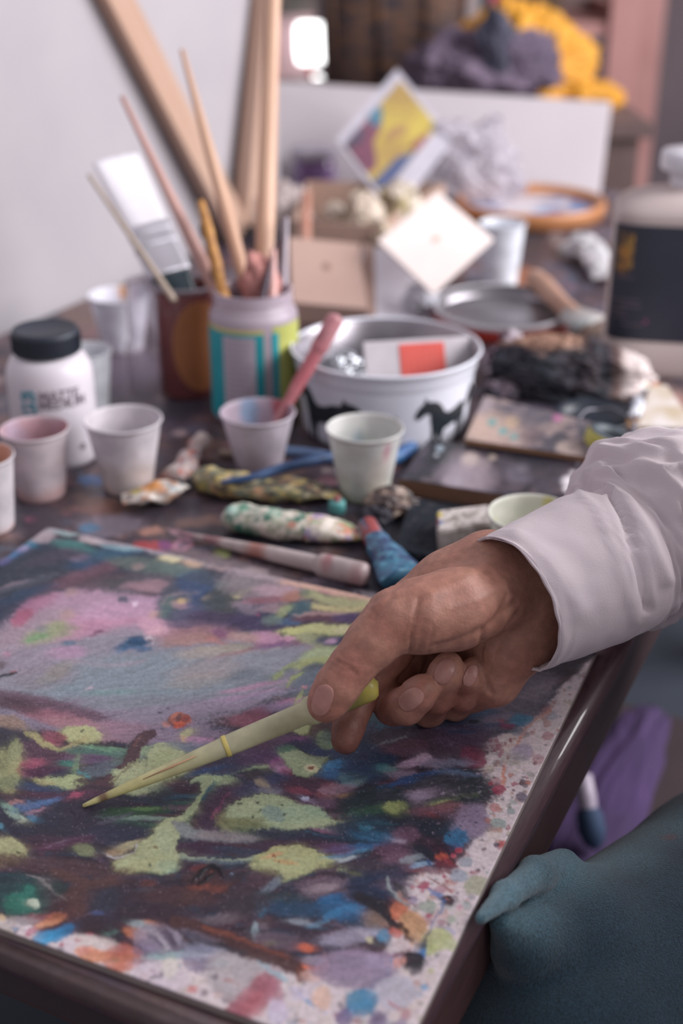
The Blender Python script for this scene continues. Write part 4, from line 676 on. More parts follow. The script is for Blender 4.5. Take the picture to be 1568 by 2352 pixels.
# ---- clear tub and amber jar
m_clear = mat('clear_plastic', 'c8c0cc', .08, trans=1, ior=1.1, alpha=.28)
p0, rt, rb, h = fit(352, 76, 640, 345, 96, 925)
cb = thing('clear_bottle', 'clear empty plastic bottle beside the amber jar', 'bottle', p0, 0.0)
mk('bottle_wall', lathe([(.001, 0), (rb*.95, 0), (rb, .004), (rb, h*.42), (rb*.97, h*.46), (rb*.84, h*.49), (rb*.80, h*.52), (rb*.79, h*.95), (rt*.98, h), (rt*.96, h), (rb*.77, h*.95), (rb*.78, h*.52), (rb*.97, h*.42), (rb*.97, .005), (.001, .004)], 64), m_clear, cb)
p0, rt, rb, h = fit(437, 146, 652, 440, 142, 922)
aj = thing('amber_jar', 'tall brown jar with a round orange label, holding the flat white brush', 'jar', p0, 0.0)
m_am = mat('brown_glass', '7a4644', .25, '6f3e3e', 20, coat=.3)
mk('jar_wall', lathe([(.001, 0), (rb*.95, 0), (rb, .004), (rb, h*.9), (rb*.99, h*.96), (rt, h), (rt*.95, h), (rb*.94, h*.9), (rb*.94, .006), (.001, .006)], 72), m_am, aj)
mk('jar_rim', lathe([(rt*.94, h-.001), (rt*1.02, h-.002), (rt*1.03, h+.001), (rt*.96, h+.002), (rt*.94, h-.001)], 72), mat('grey_rim', '9a9099', .4), aj)
face = math.atan2(-p0.y, -p0.x)
lb = lathe([(.0005, 0), (h*.41, 0)], 48); lb = ([(x*.62, y, 0) for x, y, z in join(*[lathe([(h*.41*k/14+.0002, 0), (h*.41*(k+1)/14+.0002, 0)], 48) for k in range(14)])[0]], join(*[lathe([(h*.41*k/14+.0002, 0), (h*.41*(k+1)/14+.0002, 0)], 48) for k in range(14)])[1])
mk('round_label', wrap(lb, rb, face+.40, h*.50, .0004), mat('orange_label', 'a46a42', .6, '97603c', 30), aj)
# ---- jar of brushes
p0, rt, rb, h = fit(573, 190, 662, 590, 196, 985)
jx = rb*1.03
jr = thing('brush_jar', 'plastic jar with teal, grey and yellow label, full of upright brush handles', 'jar', p0, 0.0)
m_jar = mat('cloudy_plastic', 'c4b6c2', .3, 'bcaebb', 25, alpha=.92, tl=.25)
mk('jar_wall', lathe([(.001, 0), (jx*.95, 0), (jx, .004), (jx, h*.80), (jx*.985, h*.835), (jx*.92, h*.86), (rt*.96, h*.875), (rt*.97, h*.9), (rt*.94, h*.905), (rt*.94, h*.93), (rt*.97, h*.94), (rt*.94, h*.95), (rt*.95, h*.99), (rt*.97, h), (rt*.90, h), (rt*.89, h*.88), (jx*.93, h*.80), (jx*.93, .006), (.001, .006)], 96), m_jar, jr)
face = math.atan2(-p0.y, -p0.x)
def lab(name, t0, t1, z0, z1, m, out=.0005):
    V, F = [], []; n = 24
    for k in range(n+1):
        t = face+t0+(t1-t0)*k/n
        for z in (z0, z1): V.append(((jx+out)*cos(t), (jx+out)*sin(t), z))
    for k in range(n): F.append((2*k, 2*k+2, 2*k+3, 2*k+1))
    return mk(name, (V, F), m, jr)
lab('yellow_label', -1.6, .22, .006, h*.775, mat('label_yellow', 'c8bc74', .5)); lab('teal_label', -1.58, .21, .006, h*.745, mat('label_teal', '2398a2', .45, '1f8f9a', 30), .0008)
lab('grey_label', -.86+.12, .02, .010, h*.72, mat('label_grey', 'b4aab6', .5, 'b0a6b2', 40), .0011); lab('teal_label', .40, .56, .006, h*.745, mat('label_teal', ''), .0007); lab('yellow_label', .42, 1.5, .006, h*.79, mat('label_lime', 'b2b664', .5), .0004)
for k in range(13): lab('small_print', -.68+.02*(k % 3), -.06-.05*(k % 4), h*(.68-.045*k), h*(.68-.045*k)+.0012, mat('label_print', 'a096a4', .6), .0014)
m_hw = mat('pale_handle_wood', 'cda88f', .45, 'b99079', 14, stretch=(6, 6, .6)); m_pkh = mat('pinkish_handle_wood', 'c09a92', .5, 'ab8078', 20, stretch=(6, 6, .6))
def handle(name, label, cat, a, b, da, db, r0, r1, m, group=None, mid=None, parts=None):
    """a: foot inside the vessel (px,py), b: the free end"""
    A = D(a[0], a[1], da); B = D(b[0], b[1], db); L_ = (B-A).length
    t = thing(name, label, cat, A, zto(B-A), group); n = 24
    ws = interp(mid or [r0, r0, r1, r1*.8], n); pr_ = [(.0002, 0)]+[(w[0], L_*i/(n-1)) for i, w in enumerate(ws)]+[(.0002, L_+.001)]
    mk('handle', lathe(pr_, 28), m, t); return t, L_
jd = proj(p0+Vector((0, 0, h*.9)))[2]
G = 'brushes standing in the jar'
handle('paintbrush', 'slim pinkish brush handle leaning left out of the jar', 'brush', (560, 800), (280, 222), jd, jd+.035, .0048, .0022, m_pkh, G, [.0055, .0055, .0058, .0045, .0032, .0022])
handle('paintbrush', 'long slim wooden brush handle beside the leaning beam, second from the right in the jar', 'brush', (605, 800), (418, 115), jd+.01, jd+.05, .0045, .002, m_hw, G, [.005, .0055, .0062, .0060, .005, .0035, .0022])
handle('paintbrush', 'thick pale wooden brush handle rising straight out of the top of the picture', 'brush', (600, 800), (628, -60), jd+.02, jd+.06, .007, .006, m_hw, G, [.0075, .008, .0085, .0083, .008, .0075, .0070])
t, L_ = handle('carved_stick', 'knobbly yellow and black stick in the jar', 'stick', (540, 790), (461, 462), jd-.012, jd+.0, .005, .004, mat('ochre_wood', 'c08c4a', .5, '9a6a3a', 120), G, [.005, .0052, .005, .0056, .0046, .0054, .0044, .005, .0042, .003])
for k, f_ in enumerate((.50, .66, .80, .93)): mk('black_mark', crumple(.0048, .0035, .008, k, 3, flat=False), mat('black_paint', '2b2d36', .5), t).location = (.0022*(-1)**k, -.003, L_*f_)
t, L_ = handle('paintbrush', 'dark slim brush with thin dark grey handle leaning right in the jar', 'brush', (596, 720), (643, 515), jd-.02, jd-.015, .0022, .001, mat('dark_grey_handle', '5a5460', .4), G)
t, L_ = handle('paintbrush', 'short pale pink brush handle at the right of the jar', 'brush', (625, 740), (628, 572), jd-.018, jd-.015, .0042, .003, mat('pink_handle', 'd8aaa4', .4, 'cf9f98', 30), G)
t, L_ = handle('paintbrush', 'grey metal-handled brush at the right rim of the jar', 'brush', (648, 740), (657, 500), jd+.01, jd+.015, .0035, .0028, mat('grey_handle', 'a79ea8', .35), G)
mk('pink_sponge', crumple(.018, .012, .035, 4, 4, flat=False), mat('rosy_sponge', 'b8807a', .8, 'a87470', 60), jr).location = (.006, .004, h*1.0)
# ---- big flat brush in the amber jar
FBROLL = 22
A = D(402, 655, proj(aj.location+Vector((0, 0, .1)))[2]); B = D(268, 372, A.y/1.0*0+proj(aj.location+Vector((0, 0, .1)))[2]+.03); L_ = (B-A).length
vd = (Vector((0, 0, CZ))-A).normalized(); zx = (B-A).normalized(); xx = zx.cross(vd).normalized(); yy = zx.cross(xx)
Mr = Matrix((xx, yy, zx)).transposed() @ Matrix.Rotation(R(FBROLL), 3, 'Z')
fb = thing('flat_brush', 'wide flat brush with white bristles and shiny metal ferrule, head up', 'brush', A, Mr)
def slab(name, z0, z1, w0, w1, t0, t1, m, parent, n=20, pw=4, seed=None):
    secs = interp([(w0, t0), (w1, t1)], n); V, F = [], []; K = 40
    for i in range(n):
        z = z0+(z1-z0)*i/(n-1); a, b = secs[i]
        for k in range(K):
            th = 2*pi*k/K; q = (abs(cos(th))**pw+abs(sin(th))**pw)**(-1/pw); zz = z
            if seed is not None and i == n-1: zz += .004*mn.noise(Vector((k*.7, seed, 0)))
            V.append((a*q*cos(th), b*q*sin(th), zz))
    for i in range(n-1):
        for k in range(K): F.append((i*K+k, i*K+(k+1) % K, (i+1)*K+(k+1) % K, (i+1)*K+k))
    F.append(tuple(range(K))[::-1]); F.append(tuple(range((n-1)*K, n*K)))
    return mk(name, (V, F), m, parent)
m_fer = mat('bright_metal', 'dcdce6', .38, met=.85); m_wb = mat('white_bristle', 'fbf9ff', .8, 'f0eef6', 60, stretch=(40, 40, 1), bump=.5, bscale=30)
slab('handle', -.035, .014, .012, .0195, .0055, .007, mat('dark_teal_lacquer', '2e4048', .2, coat=.6), fb)
slab('ferrule', .010, L_*.46, .0195, .0200, .0085, .0085, m_fer, fb, pw=6)
for z in (.30, .40): slab('ferrule_band', L_*z, L_*z+.003, .0204, .0204, .0092, .0092, m_fer, fb, n=3, pw=6)
slab('bristles', L_*.44, L_*1.02, .0195, .0225, .008, .0045, m_wb, fb, seed=3)
handle('stirring_stick', 'thin beige wooden stick leaning left behind the flat brush', 'stick', (400, 690), (204, 402), jd-.01, jd+.03, .0028, .0022, mat('beige_stick', 'b5a596', .6))
# ---- pipettes
m_pip = {}
def pipette(label, tip, end, stain, cols, bulb_r=.0065, name='plastic_pipette', alpha=.9):
    """tip and end are world points; a 3 ml transfer pipette"""
    L_ = (end-tip).length; t = thing(name, label, 'pipette', tip, zto(end-tip)); n = 70
    def rad(s):
        if s < .03: return .0010+.0004*s/.03
        if s < .72: return np.interp(s, [.03, .2, .45, .50, .72], [.0015, .0031, .0050, .0055, .0060])
        return np.interp(s, [.72, .735, .76, .97, .99, 1.0], [.0060, .0057, bulb_r, bulb_r, bulb_r*.75, .0006])
    prof = [(.0003, -.0005)]+[(rad(i/(n-1)), L_*i/(n-1)) for i in range(n)]
    V, F = lathe(prof, 36); c = shade(V, stain, [(0, 0, L_*z, r, hx, al) for z, r, hx, al in cols]+[], 120)
    m = mat('stained_soft_plastic', 'ffffff', .3, attr=True, scale=90, tl=.3)
    b = mk('stem_and_bulb', (V, F), m, t, cols=c); return t, L_
tip = D(193, 1862, .6385); endp = D(868, 1568, .658)
tip.z = max(tip.z, TZ+.0075)
hp, L_ = pipette('yellow stained plastic pipette held between thumb and index finger', tip, endp, 'd6d2ac', [(.0, .03, 'd8d090', .9), (.2, .04, 'dcd69c', .8), (.45, .03, 'd0ceac', .7), (.6, .03, 'ceccae', .7), (.95, .012, 'd8cc5c', .9), (.86, .012, '8a8458', .8), (.07, .003, '7a5a4a', .9)], .0078)
mk('dried_paint_ring', lathe([(.0048, L_*.468), (.0056, L_*.470), (.0059, L_*.474), (.0056, L_*.478), (.0058, L_*.483), (.0048, L_*.486)], 36), mat('yellow_ring_paint', 'd6c474', .45), hp)
mk('paint_inside', crumple(.0062, .0062, .008, 8, 4, flat=False, amp=.15), mat('yellow_paint', 'dcc45e', .45), hp).location = (0, .0012, L_*.945)
mk('paint_inside', crumple(.0035, .0035, .005, 9, 4, flat=False, amp=.2), mat('yellow_paint', 'dcc45e', .45), hp).location = (.004, .003, L_*.87)
mk('red_streak', sweep([(-.0020, .0024, L_*.2), (-.0026, .0033, L_*.3), (-.0029, .0039, L_*.38)], [.0002, .0007, .0003], 8), mat('red_paint', 'c09a78', .5), hp)
t1 = P(412, 1224, TZ+.004); e1 = P(848, 1322, TZ+.0085)
pipette('white plastic pipette smudged red, lying behind the painting', t1, e1, 'cdbfbf', [(.18, .008, '9a5a64', .7), (.42, .009, 'b07060', .8), (.8, .007, '9c3c44', .9), (.9, .006, 'a8687c', .6), (.95, .008, 'b86a74', .5), (.02, .012, 'b88a98', .8), (.85, .006, '6a5a78', .5)], .0082)
pc = pk[0].location; hc = pk[2]
e2 = D(776, 722, proj(pc+Vector((0, 0, .09)))[2]+.03)
pipette('pink stained plastic pipette leaning in the lilac cup', Vector((pc.x-.002, pc.y+.004, pc.z+.006)), e2, 'cfa6a6', [(.45, .02, 'd4848c', .9), (.75, .03, 'c8747e', .9), (.9, .02, 'cf9ba2', .7), (.82, .006, '7a3c58', .9)], .0072)
# ---- horse tub
p0, rt, rb, h = fit(891, 442, 792, 882, 392, 1046)
tn = thing('horse_tub', 'round white metal tub printed with black horses, scraps inside', 'tub', p0, 0.0)
m_en = mat('white_enamel', 'dadce6', .3, 'd4d6e2', 8, coat=.2); m_in = mat('dull_tin', 'a5a1a8', .32, '8a868e', 14, met=.75)
rr = lambda z: rb+(rt*.955-rb)*min(1, max(0, z/h))
mk('tub_wall', lathe([(.001, 0), (rb*.97, 0), (rb, .002)]+[(rr(h*k/12), h*k/12) for k in range(1, 10)]+[(rr(h*.76), h*.76), (rr(h*.78)*1.012, h*.79), (rr(h*.84)*1.018, h*.85), (rr(h*.9)*1.02, h*.93), (rt*.99, h*.965), (rt*1.0, h*.985), (rt*.995, h), (rt*.975, h+.0005), (rt*.965, h-.002)], 128), m_en, tn)
mk('tub_lining', lathe([(rt*.966, h-.0015), (rr(h)*.975, h*.93), (rr(h*.5)*.985, h*.5), (rb*.98, .004), (.001, .004)], 128), m_in, tn)
face = math.atan2(-p0.y, -p0.x)
horse = [(0, 30), (3, 37), (7, 41), (8.5, 46), (10, 42), (14, 41.5), (19, 40), (23, 36), (26, 31), (30, 29), (36, 30), (43, 33), (48, 33.5), (51, 31), (53, 24), (52, 14), (50.5, 6), (49.5, 16), (47, 20), (47, 10), (46, 0), (42.5, 0), (43, 8), (42, 16), (39, 18), (33, 16), (28, 15), (26, 8), (25.5, 0), (22, 0), (22, 8), (20.5, 15), (19.5, 9), (18.5, 0), (15.5, 0), (16, 9), (15.5, 18), (14, 24), (13, 31), (10, 31.5), (6, 29), (3, 27)]
m_blk = mat('black_print', '272d34', .35, '232930', 30)
def hprint(th0, sc_h, flip=1, z0=.002):
    P_ = [(flip*x*sc_h, y*sc_h) for x, y in horse]
    bm = bmesh.new(); vs = [bm.verts.new((x, y, 0)) for x, y in P_]; f = bm.faces.new(vs); bmesh.ops.triangulate(bm, faces=[f])
    bmesh.ops.subdivide_edges(bm, edges=bm.edges[:], cuts=3, use_grid_fill=True)
    vf = ([tuple(v.co) for v in bm.verts], [tuple(v.index for v in q.verts) for q in bm.faces] if not bm.verts.index_update() else None); bm.free()
    mk('horse_print', wrap(vf, rb, th0, z0, .0005, rr), m_blk, tn, smooth=False)
hs = h*.66/46
hprint(face+.33, hs*1.02); hprint(face-.58, hs*.98); hprint(face-1.32, hs*1.12, 1); hprint(face+1.12, hs)
# things inside the tub
def lump(name, label, cat, px_, py_, s, m, seed, z=TZ, rot=0., group=None, amp=.35, sub=5, cols=None, tilt=None, **k):
    t = thing(name, label, cat, P(px_, py_, z), rot, group); vf = crumple(*s, seed, sub, amp, **k)
    mk(name+'_body' if not name.endswith('tissue') else 'crumpled_paper', vf, m, t, cols=cols(np.array(vf[0])) if cols else None); return t
pk_ = P(960, 838, TZ+h*.72)
pkt = thing('paper_packet', 'white and red paper packet lying inside the horse tub', 'packet', pk_, Quaternion((0, 0, 1), .18) @ Quaternion((1, 0, 0), R(62)))
mk('packet_sheet', box(.095, .045, .004), mat('packet_white', 'c8c2c8', .6), pkt, smooth=False, bevel=.001)
mk('red_panel', box(.040, .037, .0045, (.004, .0, .0005)), mat('packet_red', 'd8584e', .5, 'cf4f48', 30), pkt, smooth=False)
for k in range(6): mk('printed_line', box(.0006, .030, .0048, (-.012+.0055*k, 0, .0006)), mat('packet_pale_print', 'd88478', .6), pkt, smooth=False)
lump('black_rag', 'dark crumpled rag lying in the right of the horse tub', 'rag', 1010, 900, (.03, .022, .02), mat('dark_cloth', '383640', .8), 3, z=TZ+.012)
fs = lump('foil_scrap', 'shiny crumpled foil scrap inside the horse tub', 'foil', 780, 890, (.028, .02, .022), mat('crushed_foil', 'c2c6cc', .2, met=.9), 5, z=TZ+.012)
# ---- silver lid
lc = P(1150, 735, TZ+.004)
ld = thing('tin_lid', 'round silver tin lid with red outside, upturned behind the horse tub', 'lid', lc, Quaternion((0, 1, 0), R(0)) @ Quaternion((1, 0, 0), R(2)))
rL = 155*proj(lc)[2]/FPX
mk('lid_pan', lathe([(.001, .001), (rL*.55, .0012), (rL*.62, .002), (rL*.95, .002), (rL*.985, .005), (rL*.99, .016), (rL*.985, .0165), (rL*.96, .005), (rL*.93, .0035), (.001, .0030)], 128), mat('brushed_tin', 'a9a5ab', .28, '8f8b92', 18, met=.8), ld)
mk('red_band', lathe([(rL*.97, -.001), (rL*.992, .0), (rL*.996, .012)], 128), mat('red_enamel', 'c84a40', .35), ld)
mk('white_rim', lathe([(rL*.996, .012), (rL*1.004, .0125), (rL*1.004, .0175), (rL*.985, .018), (rL*.98, .016)], 128), mat('white_rim_enamel', 'd4d2da', .3), ld)
lump('plastic_scrap', 'scrap of clear crinkled film on the edge of the tin lid', 'plastic film', 965, 712, (.020, .016, .02), mat('crinkled_film', 'dcdee8', .12, alpha=.75, spec=.8), 12, z=TZ+.01)
# ---- paint tubes
m_tube = mat('painty_tube_metal', 'ffffff', .42, attr=True, scale=300, bump=.3, bscale=400)
def splat(V, base, pal, seed, sc_=150, th=.12, al=.9):
    c = np.ones((len(V), 3))*np.array(lin(base))
    for i, hx in enumerate(pal):
        n = fbm3(V+i*.37, sc_*(1+.25*(i % 3)), seed+i*7, 3); m = sm((n-th)*9)*al; c += m[:, None]*(np.array(lin(hx))-c)
    return np.clip(c, .003, 1)
def tube(label, pts, secs, base, pal, seed, group='paint tubes', name='paint_tube', crumple_=.0018, cap=None, neck=None, sc_=150, th=.12, zig=0, extra=None):
    """pts: (px,py,height above table mm); secs: half width, half height mm"""
    W = [P(x, y, TZ+z/1000) for x, y, z in pts]; o = W[0].copy(); o.z = TZ
    t = thing(name, label, 'paint tube', o, 0.0, group); n = 54
    pp = resample(W, n); ss = interp([(a/1000, b/1000) for a, b in secs], n); V, F = sweep(pp, ss, 40)
    V = [Vector(v) for v in V]; off = Vector((seed*3.3, seed*1.9, seed))
    for i, v in enumerate(V):
        q = v*70+off; d = Vector((mn.noise(q), mn.noise(q+Vector((5, 0, 0))), mn.noise(q+Vector((0, 5, 0)))))
        r_ = (1-abs(mn.noise(v*130+off))*2)
        V[i] = v+(d*crumple_+Vector((0, 0, r_*crumple_*.4))); V[i].z = max(V[i].z, TZ+.0006)
    V = [v-o for v in V]; A = np.array([tuple(v) for v in V])
    c = splat(A, base, pal, seed, sc_, th)
    if extra: c = extra(A+np.array(o), c)
    mk('tube_body', (V, F), m_tube, t, cols=c)
    if cap:
        (x, y, z), (x2, y2, z2), r, hx = cap; a = P(x, y, TZ+z/1000)-o; b = P(x2, y2, TZ+z2/1000)-o
        vf = sweep([a, a.lerp(b, .04), a.lerp(b, .96), b], [r/1000*.85, r/1000, r/1000*.95, r/1000*.8], 24)
        cc = splat(np.array([tuple(v) for v in vf[0]]), hx, pal[:2], seed+3, 200, .3); mk('cap', vf, m_tube, t, cols=cc)
    return t
def blot(x, y, r, hx, al=.9):
    def f(W, c):
        z = W[:, 2]-CZ; dep = W[:, 1]*CP-z*SP; px = 784+FPX*W[:, 0]/dep; py = 1176-FPX*(W[:, 1]*SP+z*CP)/dep
        m = sm(1.4-np.hypot(px-x, (py-y)*1.3)/r)*al; return c+m[:, None]*(np.array(lin(hx))-c)
    return f
def blots(*L):
    def f(W, c):
        for a in L: c = blot(*a)(W, c)
        return c
    return f
tube('cream crumpled paint tube, orange paint along its top, by the white cup', [(280, 1150, 7), (320, 1140, 9), (365, 1130, 9), (398, 1115, 8)], [(8, 1), (11, 5), (14, 8), (15, 2)], 'cdc4bc', ['b8b0a8', '8a9aa0', 'b88a70'], 2, extra=blots((345, 1112, 26, 'd89040'), (310, 1125, 14, 'c8b850'), (315, 1160, 8, '5a6880', .7)), crumple_=.003)
tube('pinkish white squeezed paint tube with its cap pointing up and away', [(395, 1100, 7), (425, 1075, 10), (442, 1045, 11), (455, 1018, 12)], [(12, 6), (11, 9), (5.5, 6), (5, 5)], 'c4b6b2', ['a89a98', 'b86a58', '9a8e96'], 5, cap=((452, 1030, 11), (470, 1005, 16), 7.5, 'c4b4b0'), crumple_=.003)
tube('olive and cream speckled paint tube lying behind the green one', [(442, 1105, 8), (462, 1102, 10), (520, 1112, 11), (600, 1124, 10), (690, 1126, 9), (742, 1128, 7), (762, 1129, 5)], [(6, 4), (11, 9), (12, 10), (12, 9), (13, 7), (15, 3.5), (16, 1)], 'b8ac8c', ['8f8a60', 'c8bca0', '6f7058', 'c09070', '5f7068', 'c4b070', '4a4640'], 9, th=.08, crumple_=.0026, extra=blots((475, 1090, 14, '6a5c4c', .7), (465, 1115, 16, 'c0b060', .5)))
tube('cream paint tube streaked dark green, lying nearest the painting', [(528, 1188, 8), (545, 1190, 10), (600, 1200, 10), (660, 1208, 9.5), (700, 1212, 9)], [(7, 6), (12.5, 10), (13, 10.5), (13, 10), (12.5, 9)], 'c4c0b4', ['7f9c8c', '2f6a5a', 'd4ccc0', '9a9c8a'], 14, th=.14, crumple_=.002, extra=blots((560, 1165, 14, '1f8a70', .8), (565, 1225, 26, '2f6654', .8), (532, 1170, 14, '9fd0c4', .7), (530, 1232, 16, '9a7a40', .8), (670, 1205, 12, 'a85c44', .8), (700, 1215, 9, '2a5a50', .9)))
tube('short cream paint tube with a flat crimped end, speckled red and green', [(703, 1213, 9), (740, 1216, 9), (785, 1219, 7), (822, 1221, 4)], [(12.5, 9), (13, 8.5), (14, 5.5), (15, 1)], 'd2cabc', ['c4b8a8', 'c07a60', '8aa078', 'd8d0c8', 'a89ab8'], 22, th=.2, crumple_=.0016, extra=blots((820, 1245, 14, 'c0bc70', .8)))
tube('blue streaked paint tube with a red cap, half hidden behind the hand', [(858, 1238, 8), (880, 1268, 10), (905, 1300, 11), (930, 1325, 10)], [(7, 6), (11, 9), (15, 9), (18, 6)], '3f7490', ['2c4c74', '5c94ac', '34406a', '4a6a8a'], 31, th=.1, crumple_=.0022, cap=((862, 1243, 8), (842, 1206, 9), 8, '9a4a4a'))
tube('white and blue paint tube standing up against the cluttered rag', [(1478, 905, 8), (1468, 880, 16), (1452, 850, 20), (1436, 828, 16)], [(10, 3), (8, 6), (8, 7), (4, 4)], 'd0ccd4', ['6a98b4', 'c8c4cc', 'b8a878'], 41, th=.2)
tube('small white paint tube with an orange cap and a blue band', [(1470, 915, 10), (1464, 940, 10), (1456, 968, 9)], [(6, 3), (7, 6), (7, 7)], 'd4d6de', ['c8ccd8', '4a80a8'], 44, th=.35, cap=((1454, 975, 9), (1450, 995, 8), 7, 'c08848'), extra=blots((1450, 965, 11, '3f78a4', .8)))
tube('white crumpled paint tube lying left of the black-labelled jug', [(1300, 585, 8), (1335, 565, 16), (1365, 590, 14), (1395, 640, 8)], [(14, 6), (20, 16), (18, 12), (16, 3)], 'cfccd2', ['b0acb2', '98a49c', 'bcb4b8'], 47, crumple_=.006, th=.2)
# ---- slim blue things lying between the cups
def rod(name, label, cat, pts, rs, m, group=None, part='handle'):
    W = [P(x, y, TZ+z/1000) for x, y, z in pts]; o = W[0].copy(); n = 30
    t = thing(name, label, cat, o, 0.0, group)
    mk(part, sweep([p-o for p in resample(W, n)], interp([r/1000 for r in rs], n), 20), m, t); return t
m_blue = mat('blue_stained_wood', '3d5c8a', .5, '2c456c', 60)
rod('paintbrush', 'thin brush with deep blue stained handle across the olive tube', 'brush', [(505, 1108, 19), (580, 1096, 21), (660, 1072, 20), (765, 1048, 16)], [1.2, 3.2, 4.2, 4.2], m_blue)
rod('blue_stick', 'pale blue stained stick lying behind the lilac cup', 'stick', [(640, 1035, 5), (700, 1040, 5), (770, 1052, 5)], [4.2, 4.4, 4.2], mat('pale_blue_stain', '7087a8', .55, '5a7094', 50))
rod('blue_marker', 'short blue stained stub lying right of the pale green cup', 'stick', [(890, 1060, 6), (915, 1047, 6), (948, 1027, 6)], [5, 6.5, 5.5], mat('deep_blue_stain', '356494', .5, '2c4f84', 60))
rod('beige_stick', 'short beige stick poking out left of the lilac cup', 'stick', [(505, 1040, 4), (560, 1042, 4)], [3, 3], mat('tan_stick', 'ab988a', .6))
tc_ = thing('bottle_cap', 'small turquoise bottle cap between the green tube and the pale green cup', 'cap', P(774, 1176), 0.0)
mk('cap_shell', lathe([(.006, 0), (.0066, .001), (.0064, .008), (.0055, .0095), (.0002, .0098)], 40), mat('turquoise_plastic', '6aaaa8', .4, '4f9494', 200), tc_)
mk('red_nozzle', lathe([(.0028, .009), (.0026, .013), (.0002, .0135)], 24), mat('red_nozzle_plastic', '9a5a5c', .5), tc_)
# ---- white block, black box
def quadbox(name, label, cat, c4, h, m, side=None, part='block', z=TZ, bev=.0015, group=None):
    """footprint from four table pixels (going round), extruded up by h"""
    W = [P(x, y, z) for x, y in c4]; o = sum(W, Vector())/4; t = thing(name, label, cat, o, 0.0, group)
    pl = [((w-o).x, (w-o).y) for w in W]
    mk(part, prism(pl, h), m, t, smooth=False, bevel=bev); return t, pl
def shaded_box(c4, h, base, pal, seed, name, label, cat, part, sc_=160, th=.12, z=TZ, extra=None, n=26, m=None):
    W = [P(x, y, z) for x, y in c4]; o = sum(W, Vector())/4; t = thing(name, label, cat, o, 0.0)
    bm = bmesh.new(); V, F = prism([((w-o).x, (w-o).y) for w in W], h); vs = [bm.verts.new(v) for v in V]
    for f in F: bm.faces.new([vs[i] for i in f])
    bmesh.ops.bevel(bm, geom=bm.edges[:], offset=min(.0012, h*.2), segments=2, affect='EDGES')
    bmesh.ops.subdivide_edges(bm, edges=[e for e in bm.edges if e.calc_length() > .004], cuts=n, use_grid_fill=True)
    bm.verts.index_update(); V = np.array([tuple(v.co) for v in bm.verts]); F = [tuple(v.index for v in f.verts) for f in bm.faces]; bm.free()
    c = splat(V, base, pal, seed, sc_, th)
    if extra: c = extra(V+np.array(o), c)
    mk(part, (V, F), m or m_tube, t, cols=c, smooth=False); return t
shaded_box([(1004, 1292), (1130, 1268), (1118, 1225), (1000, 1240)], .024, 'c2bab6', ['b8aeac', '8f8680', 'ccc4c0'], 50, 'white_block', 'small white cracked block with coloured paint on its corner, under the wrist', 'block', 'block_body', extra=blots((1000, 1198, 10, 'a83c3c'), (1008, 1182, 9, 'c0b040'), (1012, 1200, 6, '3a6aa0'), (1046, 1205, 6, '6a5c48', .8), (998, 1240, 7, 'a85048'), (1060, 1210, 5, '8a7c74', .6)))
m_blkp = mat('glossy_black_plastic', '272c36', .3, '232832', 40)
shaded_box([(900, 1290), (1000, 1310), (1030, 1190), (945, 1165)], .010, '23272f', ['2b2e38', '3a383e', '1c2028'], 54, 'black_box', 'low black box smeared with dry paint behind the hand', 'box', 'box_body', th=.25, m=mat('matte_black_card', 'ffffff', .8, attr=True, scale=200, spec=.2))
lump('brown_tissue', 'crumpled brown and cream paint tissue behind the black box', 'tissue', 898, 1178, (.022, .016, .014), m_tube, 8, cols=lambda V: splat(V, 'a38f85', ['8a766c', 'b8a698', '4a3f42', '2c2f38'], 5, 110, .12))
lump('black_scrap', 'small black paint-soaked scrap beside the red tube cap', 'rag', 860, 1200, (.013, .010, .009), mat('dark_cloth', ''), 9)
# ---- paint case and palette
m_case = mat('smeared_black_lacquer', 'ffffff', .38, attr=True, scale=200, coat=.1, bump=.15, bscale=300)
def slab_px(name, label, cat, c4, z0, h, base, pal, seed, sc_=60, th=.1, extra=None, edge='7a5a44', n=110, m=m_case, edgename='wooden_edge', topname='smeared_top'):
    W = [P(x, y, TZ+(z0+h)/1000) for x, y in c4]; o = sum(W, Vector())/4; o.z = TZ+z0/1000
    t = thing(name, label, cat, o, 0.0); G_ = np.zeros((n, n, 3))
    for i in range(n):
        for j in range(n):
            a, b = i/(n-1), j/(n-1); p = (W[0]*(1-a)+W[1]*a)*(1-b)+(W[3]*(1-a)+W[2]*a)*b-o; G_[i, j] = p
    A = G_.reshape(-1, 3); c = splat(A, base, pal, seed, sc_, th)
    if extra: c = extra(A+np.array(o), c)
    g = grid_mesh(topname, G_.astype(np.float32), c.reshape(n, n, 3), m, t, (.0004*fbm(G_[..., 0]*300+50, G_[..., 1]*300+50, seed)).astype(np.float32), .0008)
    pl = [((w-o).x*.998, (w-o).y*.998) for w in W]; mk(edgename, prism(pl, h/1000-.0006), mat('edge_'+edge, edge, .5, None, 50), t, smooth=False, bevel=.0008); return t
